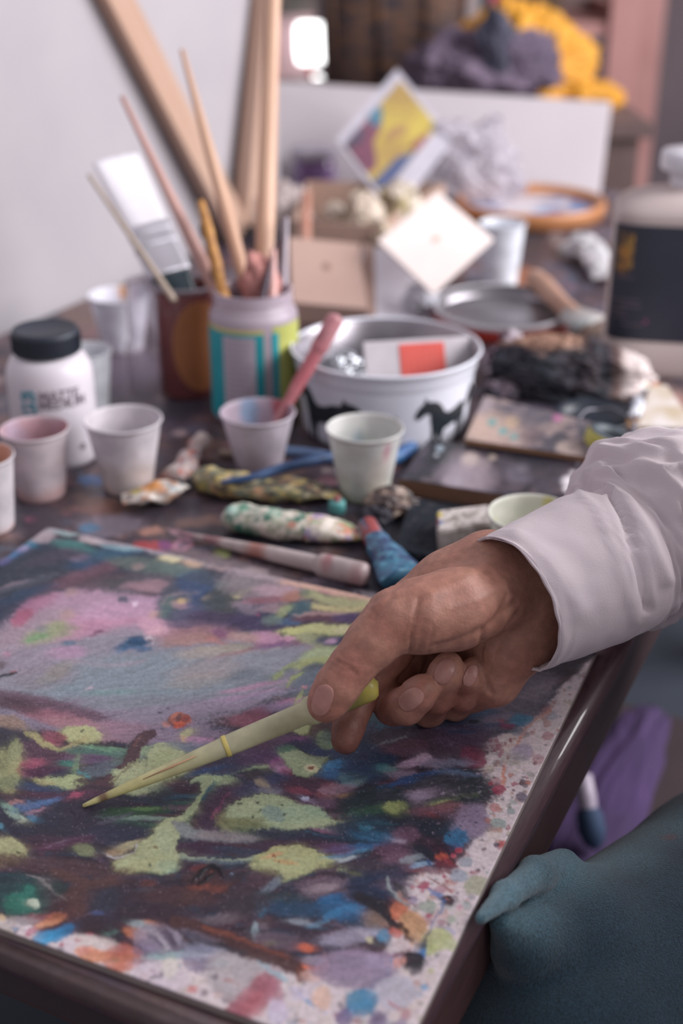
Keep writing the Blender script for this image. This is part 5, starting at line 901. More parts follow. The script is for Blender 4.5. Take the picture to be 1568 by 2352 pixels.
slab_px('paint_case', 'flat black paint case with dried grey paint and white dots on its lid', 'case', [(916, 1098), (985, 1008), (1420, 1075), (1345, 1165)], 0, 14, '342e38', ['423a44', '26262e', '54484e', '22222a', '403c46'], 60, 60, .1, edge='7c5c4a',
    extra=blots((1075, 1095, 62, '948690', .85), (1010, 1090, 18, '6a5e68', .6), (1080, 1055, 22, 'b4a4a0', .9), (1110, 1065, 18, '8f8084', .7), (1130, 1050, 10, 'b0a294', .6), (1190, 1090, 34, '6a6470', .7), (1200, 1075, 14, '8a8690', .6), (1040, 1105, 24, '9a8e98', .7), (1305, 1105, 17, 'd8d2d8', 1), (1300, 1123, 9, 'd8d2d8', 1), (1315, 1085, 8, 'b8b0b8', 1), (1327, 1065, 6, '9a94a0', 1), (1010, 1030, 10, '9aa8b4', .9), (1002, 1045, 6, 'b0b8c0', .8), (1240, 1060, 60, '34323c', .7), (950, 1065, 30, '443c48', .6)))
slab_px('mixing_palette', 'thin smeared mixing palette with a turquoise streak, resting on the paint case', 'palette', [(1066, 1008), (1112, 908), (1420, 985), (1375, 1052)], 16, 5, '6a5f64', ['54505a', '7c7074', '484650', '8c7c7a'], 66, 60, .1, edge='9a7458', m=mat('matte_smeared_board', 'ffffff', .6, attr=True, scale=160, bump=.2, bscale=300),
    extra=blots((1110, 985, 60, 'b8a094', .9), (1100, 930, 30, '9c9098', .7), (1160, 1010, 50, 'ae978f', .7), (1175, 970, 20, 'ac947c', .7), (1130, 970, 12, '5c9090', .9), (1155, 990, 12, '5c9494', .85), (1180, 1003, 12, '6a9290', .8), (1230, 955, 40, '4c4a54', .7), (1310, 1035, 30, 'c4b2ac', .9), (1290, 1025, 14, 'b8a69c', .6), (1280, 960, 12, 'b87098', .7), (1345, 990, 24, '3c3e46', .7), (1220, 1000, 30, '6c5c5e', .6)))
rt_ = thing('tape_roll', 'small dark roll with a yellow rim at the back of the paint case', 'tape', P(1392, 1030, TZ+.021), Quaternion((0, 1, 0), R(16)))
mk('roll', lathe([(.012, 0), (.018, 0), (.0185, .002), (.0185, .012), (.018, .014), (.012, .014), (.0115, .007), (.012, 0)], 48), mat('slate_tape', '50585f', .5), rt_)
mk('yellow_rim', lathe([(.0187, .001), (.0200, .003), (.0200, .011), (.0187, .013)], 48), mat('yellow_tape', 'bcb45c', .5), rt_)
# ---- rag heap
def ragc(V):
    c = splat(V, '2b2f38', ['242932', '3a3238', '33303a'], 71, 40, .05)
    x, y, z = V[:, 0], V[:, 1], V[:, 2]; n = fbm3(V, 40, 72)
    m = sm((x-.030+n*.012)*70)*.95; c += m[:, None]*(np.array(lin('5c443f'))-c)
    m = sm((x-.044+n*.010)*80)*sm((z-.006)*120+.3); c += m[:, None]*(np.array(lin('cfc2c0'))-c)
    m = sm((z-.044+n*.005)*200)*sm((.02-x)*60)*.7; c += m[:, None]*(np.array(lin('b58c76'))-c); return np.clip(c, .003, 1)
lump('paint_rag', 'large black paint-soaked rag with a white unstained corner, by the jug', 'rag', 1300, 905, (.078, .034, .036), mat('stiff_cloth', 'ffffff', .75, attr=True, scale=200, bump=.6, bscale=300), 15, sub=6, amp=.3, cols=ragc, rot=-.15)
m_tis = mat('paint_tissue', 'ffffff', .85, attr=True, scale=200, bump=.3)
lump('paint_tissue', 'crumpled pink, white and black paper tissue beside the horse tub', 'tissue', 1165, 868, (.024, .020, .030), m_tis, 18, sub=6, amp=.45, cols=lambda V: splat(V, 'cfc2cc', ['b89aac', '4a3a48', '3a3640', 'd8ccd8', '6a5060'], 18, 70, .16))
lump('paint_tissue', 'smaller crumpled grey tissue in front of the pink and white one', 'tissue', 1150, 915, (.018, .014, .012), m_tis, 19, sub=5, amp=.45, cols=lambda V: splat(V, '6a5c68', ['2c2f38', '9a8e98', '3f3a44'], 19, 90, .1))
wr_ = thing('wire_ring', 'grey wire ring lying in front of the paint rag', 'ring', P(1392, 975, TZ+.030), Quaternion((1, 0, 0), R(14)))
mk('ring_wire', sweep([(.023*cos(2*pi*k/40), .023*sin(2*pi*k/40), .001*sin(k)) for k in range(39)], [.0012]*39, 10), mat('grey_wire', '6a6a74', .35, met=.5), wr_)
dk = thing('ink_dish', 'shallow black dish full of dark paint in front of the paint rag', 'dish', P(1365, 985, TZ+.0005), 0.0)
mk('dish_bowl', lathe([(.001, 0), (.020, 0), (.032, .006), (.036, .015), (.0345, .0155), (.031, .009), (.019, .004), (.001, .004)], 64), m_blkp, dk)
st_ = quadbox('card_strip', 'cream card strip spattered with ochre, leaning out toward the right edge', 'card', [(1462, 985), (1490, 890), (1530, 890), (1600, 990)], .003, mat('spattered_card', 'cfc8c6', .7, 'b4a48c', 30), part='card_sheet', z=TZ+.012)
lump('orange_cap', 'small bright orange cap by the foot of the jug', 'cap', 1492, 905, (.010, .008, .008), mat('orange_plastic', 'd87c4c', .5, 'c86a40', 100), 23, sub=4, amp=.15)
# ---- jug
p0, rt, rb, h = fit(1545, 150, 345, 1530, 330, 895)
jg = thing('plastic_jug', 'large off-white plastic jug with a black label and a white cap', 'jug', p0, R(-10))
hb = h*.845; m_jug = mat('offwhite_hdpe', 'c2b4b2', .45, 'bcaeac', 12); W_ = rb*1.02
def rsec(w, d, z, p=5): return [(w*(abs(cos(t))**p+abs(sin(t))**p)**(-1/p)*cos(t), d*(abs(cos(t))**p+abs(sin(t))**p)**(-1/p)*sin(t), z) for t in [2*pi*k/96 for k in range(96)]]
def loft(rs, cap=True):
    V = [v for r in rs for v in r]; n = len(rs[0]); F = [(i*n+k, i*n+(k+1) % n, (i+1)*n+(k+1) % n, (i+1)*n+k) for i in range(len(rs)-1) for k in range(n)]
    if cap: F += [tuple(range(n))[::-1], tuple(range((len(rs)-1)*n, len(rs)*n))]
    return V, F
W2 = W_*.62
mk('jug_body', loft([rsec(W_*.94, W2*.92, 0), rsec(W_*.99, W2*.98, .003), rsec(W_, W2, .010), rsec(W_*.985, W2*.98, hb*.19), rsec(W_*.975, W2*.965, hb*.20), rsec(W_*.975, W2*.965, hb*.86), rsec(W_*.985, W2*.98, hb*.87), rsec(W_*.95, W2*.95, hb*.90), rsec(W_*.84, W2*.86, hb*.945, 4), rsec(W_*.6, W2*.7, hb*.975, 3), rsec(W_*.30, W2*.46, hb*.995, 2), rsec(W_*.27, W_*.27, hb*1.01, 2), rsec(W_*.27, W_*.27, hb*1.04, 2)]), m_jug, jg)
def wlab(name, a0, a1, z0, z1, m, out=.0006):
    V, F = [], []; n = 40
    for k in range(n+1):
        t = a0+(a1-a0)*k/n; p = 5; q = (abs(cos(t))**p+abs(sin(t))**p)**(-1/p)
        for z in (z0, z1): V.append(((W_*.975+out)*q*cos(t), (W2*.965+out)*q*sin(t), z))
    F = [(2*k, 2*k+2, 2*k+3, 2*k+1) for k in range(n)]; return mk(name, (V, F), m, jg)
lb_ = wlab('black_label', -pi*.80, -pi*.12, hb*.215, hb*.835, mat('label_black', '2f3340', .45, '2a2e3a', 20))
a_ = lambda f: -pi*.80+pi*.68*f
wlab('picture_panel', -pi*.765, -pi*.70, hb*.60, hb*.80, mat('ochre_picture', 'ac843e', .55, '4a3c38', 90), .0010)
wlab('picture_panel', -pi*.752, -pi*.715, hb*.57, hb*.72, mat('amber_picture', 'b07c3a', .55, '5a4538', 120), .0013)
for k, (z, a, b) in enumerate(((.555, .06, .16), (.43, .02, .2), (.40, .10, .21), (.375, .03, .14), (.34, .05, .15), (.30, .12, .24))): wlab('faint_print', a_(a), a_(b), hb*z, hb*(z+.008), mat('faint_label_print', '685a68', .6), .0010)
wlab('printed_dot', a_(.235), a_(.255), hb*.315, hb*.335, mat('magenta_dot', '8a4c70', .6), .0011)
rc = W_*.43
mk('jug_cap', lathe([(rc*.62, hb*1.0), (rc*.66, hb*1.03), (rc*.68, hb*1.08), (rc*.95, hb*1.085), (rc, hb*1.10), (rc, h*.985), (rc*.96, h), (.001, h)], 72), mat('white_cap', 'e4e4ec', .3), jg)
# ---- oval tray, back clutter
tp = P(1215, 497, TZ+.0); dT = proj(tp)[2]; rT = 172*dT/FPX
tr = thing('wooden_tray', 'round orange-brown wooden tray filled with blue and white paint', 'tray', tp, 0.0)
def trc(V):
    c = splat(V, '8a8ca4', ['3f6ea8', 'c8c4d0', '4a5c94', 'b8a4a4', '5a94c8', 'd4ccd0'], 81, 16, .08); return c
mk('tray_rim', lathe([(rT*.88, .0), (rT*.96, .003), (rT*1.0, .020), (rT*.99, .026), (rT*.95, .027), (rT*.90, .022), (rT*.87, .012), (rT*.2, .012)], 96), mat('orange_wood', 'c08458', .45, 'b0764c', 20, coat=.3), tr)
gv = join(*[lathe([(rT*.87*k/30+.0003, .0135), (rT*.87*(k+1)/30+.0003, .0135)], 96) for k in range(30)]); mk('paint_pool', gv, m_tube, tr, cols=trc(np.array(gv[0])))
# cardboard box of tubes
def oriented(name, label, cat, c_, q, group=None): return thing(name, label, cat, c_, q, group)
m_card = mat('brown_cardboard', 'b59a8c', .8, 'ab9082', 20); m_cardd = mat('cardboard_inside', '6f5c56', .85, '655350', 20); m_cardl = mat('pale_card', 'ece0dc', .8, 'e6dad6', 15)
def open_box(name, label, c4, h, t_=.003, m=m_card, mi=None):
    W = [P(x, y) for x, y in c4]; o = sum(W, Vector())/4; t = thing(name, label, 'box', o, 0.0); L = [w-o for w in W]
    for i in range(4):
        a, b = L[i], L[(i+1) % 4]; d = (b-a).normalized(); nrm = Vector((d.y, -d.x, 0)); 
        if nrm.dot((a+b)/2) > 0: nrm = -nrm
        pl = [(a.x, a.y), (b.x, b.y), ((b+nrm*t_).x, (b+nrm*t_).y), ((a+nrm*t_).x, (a+nrm*t_).y)]
        mk('box_side', prism(pl, h*(1 if i != 1 else 1.0)), m, t, smooth=False)
    mk('box_floor', prism([(p.x*.98, p.y*.98) for p in L], .002), m_cardd, t, smooth=False); return t, L
open_box('cardboard_box', 'open cardboard box holding rolled up paint tubes', [(672, 600), (868, 612), (1020, 505), (705, 498)], .052, m=m_card)
for i, (x, y, z, r, hx, lab_) in enumerate(((768, 560, 42, 11, 'b8a08c', 'beige rolled paint tube at the left of the cardboard box'), (832, 572, 45, 15, 'c8b8a8', 'big cream rolled paint tube in the middle of the cardboard box'), (915, 560, 45, 16, 'b8a878', 'yellowish rolled paint tube at the right of the cardboard box'), (730, 590, 30, 8, 'a49a5c', 'small yellow and black tube low in the cardboard box'), (870, 600, 42, 10, 'c4b498', 'small pale tube at the front of the cardboard box'))):
    lump('rolled_tube', lab_, 'paint tube', x, y, (r/500, r/620, r/700), m_tube, 90+i, z=TZ+.004, cols=(lambda V, hx=hx, i=i: splat(V, hx, ['8a7464', 'd0c4b8', '7a6a58'], 95+i, 60, .15)), group='rolled tubes in the cardboard box', amp=.22).scale = (1, 1, 2.3)
def plate(name, label, cat, c4, m, th=.002, part='sheet', group=None, parts=()):
    """c4: corners as (px,py,depth) going round"""
    W = [D(*c) for c in c4]; W[2] = W[1]+W[3]-W[0]; o = sum(W, Vector())/4; t = thing(name, label, cat, o, None, group)
    n = (W[1]-W[0]).cross(W[3]-W[0]).normalized(); L = [w-o for w in W]; V = L+[l+n*th for l in L]
    if n.dot(-(o-Vector((0, 0, CZ)))) > 0: V = [l for l in L]+[l-n*th for l in L]
    nn = len(L); F = [tuple(range(nn)), tuple(range(nn, 2*nn))[::-1]]+[(i, i+nn, (i+1) % nn+nn, (i+1) % nn) for i in range(nn)]
    mk(part, (V, F), m, t, smooth=False)
    nf = n if n.dot(-(o-Vector((0, 0, CZ)))) > 0 else -n
    for pn_, uv, m_, lift in parts:
        q = [(L[0]*(1-a)+L[1]*a)*(1-b)+(L[3]*(1-a)+L[2]*a)*b+nf*lift for a, b in uv]; mk(pn_, (q+[x+nf*.0003 for x in q], [tuple(range(len(q))), tuple(range(len(q), 2*len(q)))[::-1]]), m_, t, smooth=False)
    return t
plate('cardboard_flap_box', 'brown cardboard packet with a small round stain, leaning behind the brush jar', 'box', [(664, 545, 1.44), (826, 560, 1.44), (775, 702, 1.36), (672, 694, 1.36)], mat('tan_card', 'b89c90', .8, 'b0948a', 8), .03, 'packet_front', parts=[('round_stain', [(.45, .38), (.52, .36), (.55, .42), (.52, .47), (.46, .46)], mat('brown_stain', '94766c', .8), .0006)])
plate('white_carton', 'white carton with a bare cardboard left edge, under the tilted card', 'carton', [(835, 560, 1.46), (1000, 600, 1.46), (985, 730, 1.38), (838, 722, 1.38)], mat('white_carton_board', 'ecebf4', .6, 'e0dee8', 8), .045, 'carton_front', parts=[('bare_edge', [(0, 0), (.14, 0), (.14, 1), (0, 1)], mat('tan_card', ''), .0006)])
plate('square_card', 'pale square of card tilted on its corner above the tin lid', 'card', [(1006, 440, 1.50), (1132, 548, 1.42), (1010, 662, 1.33), (868, 552, 1.41)], m_cardl, .003, 'card_sheet', parts=[('faint_mark', [(.48, .44), (.54, .46), (.52, .54), (.46, .52)], mat('faint_brown', 'c8b4a0', .8), .0006)])
hd_ = rod('wide_brush', 'wide brush with a rounded wooden handle, its head beside the jug', 'brush', [(1228, 640, 30), (1250, 660, 30), (1290, 700, 26), (1320, 728, 22)], [11, 12, 10, 11], mat('worn_handle_wood', 'bf9a88', .5, 'a98472', 20))
o_ = hd_.location
mk('ferrule', sweep([P(1310, 722, TZ+.023)-o_, P(1345, 740, TZ+.020)-o_, P(1375, 752, TZ+.018)-o_], [(.018, .009), (.026, .010), (.028, .010)], 24), mat('painted_ferrule', 'b4aaa8', .4, '8fa4a8', 12), hd_)
mk('bristles', sweep([P(1360, 752, TZ+.018)-o_, P(1400, 775, TZ+.012)-o_], [(.028, .010), (.030, .005)], 24), mat('brown_bristle', '8a7468', .8, '6f5c54', 80), hd_)
cr = rod('craft_knife', 'yellow craft knife behind the tin lid', 'knife', [(1172, 676, 6), (1210, 675, 6), (1248, 672, 6)], [5.5, 6.5, 6], mat('yellow_grip', 'd8a83c', .4))
mk('blade_holder', sweep([P(1247, 672, TZ+.006)-cr.location, P(1290, 670, TZ+.006)-cr.location], [.005, .0015], 16), mat('steel', 'a8a4a8', .3, met=.8), cr)
rod('paintbrush', 'paint-dulled wooden stick standing in the left of the cardboard box', 'brush', [(703, 560, 40), (702, 500, 60), (702, 440, 90)], [6, 6, 6], mat('orange_stick', 'c09080', .5, 'b88472', 20))
# purple jar
p0, rt, rb, h = fit(722, 105, 340, 722, 98, 455)
pj = thing('purple_jar', 'clear lidded jar of purple paint in front of the canvas', 'jar', p0, 0.0)
mk('jar_wall', lathe([(.001, 0), (rb*.95, 0), (rb, .003), (rb, h*.75), (rb*.9, h*.8), (rb*.9, h*.82)], 64), mat('purple_jar_glass', '7c4c88', .2, '9a84b4', 30, coat=.5), pj)
mk('jar_lid', lathe([(rt, h*.8), (rt*1.03, h*.82), (rt*1.03, h*.97), (rt, h), (.001, h)], 64), mat('cloudy_lid', 'c4bccb', .25, 'b4acc0', 20), pj)
lump('yellow_tube', 'small yellow tube end poking out beside the purple jar', 'paint tube', 652, 470, (.03, .014, .010), mat('yellow_plastic', 'cfb45c', .5), 99, sub=4, amp=.15)
lump('pale_rag', 'pale beige crumpled rag heaped left of the cardboard box', 'rag', 640, 540, (.05, .035, .05), mat('pale_cloth', 'b8aaa8', .85, 'a09494', 12), 100)
# picture card and plastic bag
cpal = np.array
t = plate('picture_postcard', 'white bordered picture card with yellow, blue and purple shapes, tilted against the canvas', 'picture', [(912, 158, 1.92), (1042, 318, 1.84), (905, 432, 1.76), (772, 322, 1.84)], mat('postcard_white', 'c8c4d0', .6), .004, 'card_sheet', parts=[
    ('picture_print', [(.12, .06), (.78, .06), (.78, .95), (.12, .95)], mat('yellow_print', 'c8b45c', .6, 'a88c58', 9), .0012),
    ('picture_shape', [(.12, .40), (.30, .52), (.34, .70), (.55, .84), (.50, .95), (.12, .95)], mat('plum_print', '8a5868', .6, '6a4458', 12), .0020),
    ('picture_shape', [(.12, .44), (.2, .42), (.28, .55), (.2, .62), (.12, .58)], mat('blue_print', '5a9ab0', .6, '4a6078', 20), .0026),
    ('picture_shape', [(.12, .74), (.2, .68), (.26, .84), (.18, .95), (.12, .95)], mat('dark_print', '4a4450', .6, '6a5a70', 20), .0030),
    ('picture_shape', [(.66, .60), (.78, .40), (.78, .86), (.70, .95), (.62, .95)], mat('navy_print', '4a6088', .6, '5a5a7c', 20), .0028),
    ('picture_shape', [(.74, .2), (.78, .2), (.78, .42), (.70, .40)], mat('red_print', 'a06068', .6), .0032),
    ('picture_shape', [(.40, .45), (.50, .30), (.56, .36), (.48, .56), (.40, .62)], mat('brown_print', 'a07c60', .6, 'b89c5c', 20), .0022)])
m_bag = mat('milky_plastic_bag', 'd8d4de', .3, 'cfc6d0', 10, alpha=.72, tl=.3)
lump('plastic_bag', 'crumpled milky plastic bag in front of the canvas', 'bag', 1080, 470, (.085, .05, .085), m_bag, 104, z=TZ+.002, sub=6, amp=.4)
# ---- canvas, beams
CT = T2(0, 0)
cv = thing('blank_canvas', 'blank white canvas standing on its long edge at the back of the table', 'canvas', D(1010, 430, 2.0), None)
o_ = cv.location
cA, cB, cC, cD = D(560, 180, 2.06), D(1405, 232, 2.06), D(1378, 448, 1.98), D(560, 470, 1.98)
n_ = (cB-cA).cross(cD-cA).normalized(); n_ = n_ if n_.dot(-cA) > 0 else -n_
F8 = [(0, 1, 2, 3), (7, 6, 5, 4), (0, 4, 5, 1), (1, 5, 6, 2), (2, 6, 7, 3), (3, 7, 4, 0)]
mk('canvas_cloth', ([x-o_ for x in (cA, cB, cC, cD)]+[x-n_*.028-o_ for x in (cA, cB, cC, cD)], F8), mat('primed_canvas', 'b8b0b5', .85, 'b4acb1', 8, bump=.2, bscale=500), cv, smooth=False, bevel=.004)
m_beam = mat('raw_pine', 'bd9f8e', .55, 'ad8b78', 7, stretch=(3, 3, .35), bump=.1)
def onwall(x, y, off):
    r = ray(x, y); o = Vector((0, 0, CZ)); t = (-.902+off-o.dot(TV))/r.dot(TV); return o+r*t
def beam(label, a, b, w, d, grp='wooden battens leaning on the wall'):
    A, B = onwall(*a), onwall(*b); z = (B-A).normalized(); x = TV.cross(z).normalized(); y = z.cross(x)
    t = thing('wooden_batten', label, 'batten', A, Matrix((x, y, z)).transposed(), grp)
    mk('batten', box(w, d, (B-A).length, (0, 0, (B-A).length/2)), m_beam, t, smooth=False, bevel=.002)
beam('wooden batten leaning diagonally to the left against the white wall', (545, 535, .024), (205, -120, .011), .041, .018)
beam('wooden batten standing almost upright near the end of the white wall', (566, 520, .028), (622, -120, .013), .036, .022)
# ---- room beyond
def at_box(px0, px1, py0, py1, dep, th): # box by its projected front face, upright, facing the camera
    a, b = D(px0, py0, dep), D(px1, py1, dep); return a, b
bn = thing('low_cabinet', 'low wooden cabinet standing behind the work table', 'cabinet', (.19, 2.50, 0), 0.0)
mk('cabinet_body', box(.64, .56, .80, (.0, .0, .40)), mat('grey_brown_wood', '6a5654', .6), bn, smooth=False)
mk('cabinet_top', box(.67, .59, .025, (0, 0, .8125)), mat('grey_brown_wood', ''), bn, smooth=False)
bq = D(905, 120, 2.50)
bk = thing('wicker_basket', 'dark brown woven wicker basket behind the canvas', 'basket', (bq.x, bq.y+.05, .825), 0.0)
m_wk = mat('dark_wicker', '2c2c38', .6, '6e4e3a', 26, stretch=(1, 1, 3.2))
V, F = [], []; nb, mb = 120, 34
for j in range(mb):
    z = .34*j/(mb-1)
    for i in range(nb):
        t = 2*pi*i/nb; r = .128*(1+.10*j/mb)+.006*cos(i*pi/2+j*pi); q = (abs(cos(t))**4+abs(sin(t))**4)**(-.25); V.append((r*q*cos(t), .7*r*q*sin(t), z+.002*sin(i*pi/2)))
for j in range(mb-1):
    for i in range(nb): F.append((j*nb+i, j*nb+(i+1) % nb, (j+1)*nb+(i+1) % nb, (j+1)*nb+i))
mk('woven_wall', (V, F), m_wk, bk)
for k in range(10):
    a = 2*pi*k/10+.1; q = (abs(cos(a))**4+abs(sin(a))**4)**(-.25); mk('stake', sweep([(.133*q*cos(a), .093*q*sin(a), 0), (.146*q*cos(a), .103*q*sin(a), .345)], [.006, .006], 10), m_wk, bk)
mk('basket_rim', sweep([(.143*cos(2*pi*k/60)*(abs(cos(2*pi*k/60))**4+abs(sin(2*pi*k/60))**4)**(-.25), .101*sin(2*pi*k/60)*(abs(cos(2*pi*k/60))**4+abs(sin(2*pi*k/60))**4)**(-.25), .345) for k in range(60)], [.010]*60, 10), m_wk, bk)
yb = D(1185, 150, 2.30); yb.z = .825
yt = thing('yellow_bag', 'bright yellow bag heaped behind the canvas', 'bag', yb, 0.0)
mk('bag_cloth', crumple(.128, .09, .112, 120, 6, .22), mat('yellow_cloth', 'd89c30', .6, 'c88c2c', 10), yt)
mk('bag_corner', crumple(.07, .05, .03, 121, 5, .22), mat('yellow_cloth', ''), yt).location = (.13, -.02, 0)
cl = D(1110, 160, 2.22); cl.z = .892
ct = thing('lilac_cloth', 'crumpled grey-lilac cloth draped over the yellow bag', 'cloth', cl, Quaternion((0, 1, 0), R(-6)))
mk('cloth_folds', crumple(.135, .080, .088, 126, 6, .35, flat=False), mat('lilac_cotton', '6f6072', .85, '5a4e60', 12), ct)
mk('dark_knot', crumple(.035, .03, .055, 127, 5, .3, flat=False), mat('slate_cloth', '4a4a5a', .85), ct).location = (.02, -.045, .05)
# shelf with books
so = D(1408, 300, 2.95); so.z = 0; shq = 0.0
sh = thing('pink_shelf', 'open bookshelf with dusty pink wooden posts at the right', 'shelf', so, shq)
m_pink = mat('pink_painted_wood', 'b98a86', .6, 'ad7e7a', 6)
def loc_(x, y, d_): p = D(x, y, d_)-so; return p
pw_ = .066
for (x_, dy) in ((0, 0), (.125, .30), (-.62, 0), (-.50, .30)): mk('post', box(pw_, .05, 2.0, (x_, dy, 1.0)), m_pink, sh, smooth=False)
zr = D(1300, 62, 2.9).z
for z in (.45, zr, zr+.36): mk('shelf_board', box(.62, .34, .030, (-.30, .16, z)), m_pink, sh, smooth=False)
mk('side_rail', box(.035, .34, .035, (.0, .16, zr+.03)), m_pink, sh, smooth=False); mk('back_panel', box(.60, .01, 1.3, (-.30, .33, 1.1)), mat('shelf_back', '7c6664', .7), sh, smooth=False)
bx = so.x-.43
for i, (w, hh, hx, nm) in enumerate(((.06, .2, '3a3440', 'dark slate book'), (.045, .22, 'a89c9c', 'pale grey book'), (.018, .2, '2c4450', 'thin navy book'), (.028, .21, 'b04068', 'crimson pink book'), (.07, .2, '33303a', 'thick black book'), (.06, .22, '5c4430', 'brown book'))):
    b_ = thing('book', nm+' standing on the upper board of the pink shelf', 'book', (bx+w/2, so.y+.10, zr+.0155), 0.0, 'books on the pink shelf'); bx += w+.002
    mk('cover', box(w, .15, hh, (0, 0, hh/2)), mat('book_'+hx, hx, .6), b_, smooth=False); mk('pages', box(w*.8, .145, hh*.97, (0, .004, hh/2+.0005)), mat('book_pages', 'c8c0b4', .8), b_, smooth=False)
lp = thing('stand_in_lamp', 'small glowing white lamp standing in for a bright window spot beyond the end of the wall', 'lamp', D(712, 98, 2.75), 0.0)  # lamp added in place of a distant bright window spot
mk('lamp_shade', lathe([(.001, -.045), (.028, -.042), (.032, -.02), (.032, .03), (.028, .04), (.001, .043)], 40), mat('glowing_shade', 'ffffff', .5, 'ffffff', emit=3.2), lp)
mk('lamp_bulb', lathe([(.001, -.088), (.010, -.084), (.013, -.076), (.010, -.068), (.001, -.064)], 30), mat('glowing_shade', ''), lp).location = (.016, 0, -.002)
lz = lp.location.z
mk('lamp_stem', box(.012, .012, lz-.045, (0, 0, -(lz+.045)/2)), mat('red_enamel_stem', 'b04848', .5), lp, smooth=False)
mk('lamp_foot', lathe([(.001, -lz), (.08, -lz), (.08, -lz+.015), (.001, -lz+.02)], 40), mat('red_enamel_stem', ''), lp)
cq = D(672, 150, 2.95)
pp_ = thing('pink_cupboard', 'pale pink painted cupboard seen through the gap beyond the wall', 'cupboard', (cq.x-.025, cq.y, 0), 0.0)
mk('cupboard_side', box(.15, .2, cq.z+.12, (-.0, 0, (cq.z+.12)/2)), mat('pale_pink_paint', 'e0bcc0', .6), pp_, smooth=False)
mk('cupboard_top', box(.16, .24, .05, (.0, 0, cq.z+.145)), mat('dark_green_paint', '4a5a58', .6, '8a6a64', 8), pp_, smooth=False)
# ---- below the table's right edge: stool with purple cloth and a fallen brush
sx = D(1450, 1720, 1.25)
so_ = thing('wooden_stool', 'dark brown wooden stool standing below the right edge of the table', 'stool', (sx.x-.06, sx.y, 0), TA*-1)
mk('seat', box(.26, .36, .03, (0, 0, .345)), mat('stool_brown', '3a2c30', .6, '30262a', 12), so_, smooth=False, bevel=.006)
for i in (-1, 1):
    for j in (-1, 1): mk('leg', box(.032, .032, .33, (i*.11, j*.15, .165)), mat('stool_brown', ''), so_, smooth=False)
pq = D(1405, 1740, 1.215)
pcl = thing('purple_cloth', 'crumpled purple cloth lying on the stool', 'cloth', (pq.x, pq.y, .361), -.46)
mk('cloth_folds', crumple(.040, .20, .016, 140, 6, .16, fine=.03), mat('purple_cotton', '432f58', .9, '38284a', 8), pcl)
bp_ = thing('fallen_brush', 'white handled brush with dark blue bristles lying on the purple cloth', 'brush', D(1338, 1780, 1.16), zto(D(1362, 1925, 1.15)-D(1338, 1780, 1.16)))
mk('handle', lathe([(.0003, -.002), (.008, 0), (.009, .02), (.008, .032)], 24), mat('white_lacquer', 'a59aaa', .4), bp_); mk('bristles', lathe([(.009, .030), (.012, .036), (.013, .05), (.009, .062), (.0003, .068)], 24), mat('blue_black_bristle', '2c3e5a', .8), bp_)

hq = hipc = Vector((.545, .47, .53))
s2 = thing('round_stool', 'plain wooden stool on which the painter sits', 'stool', (hq.x, hq.y, 0), TA*-1)
mk('seat', lathe([(.001, .385), (.17, .385), (.175, .39), (.175, .41), (.17, .415), (.001, .415)], 48), mat('stool_brown', ''), s2)
for i in (-1, 1):
    for j in (-1, 1): mk('leg', box(.034, .034, .385, (i*.11, j*.11, .1925)), mat('stool_brown', ''), s2, smooth=False)
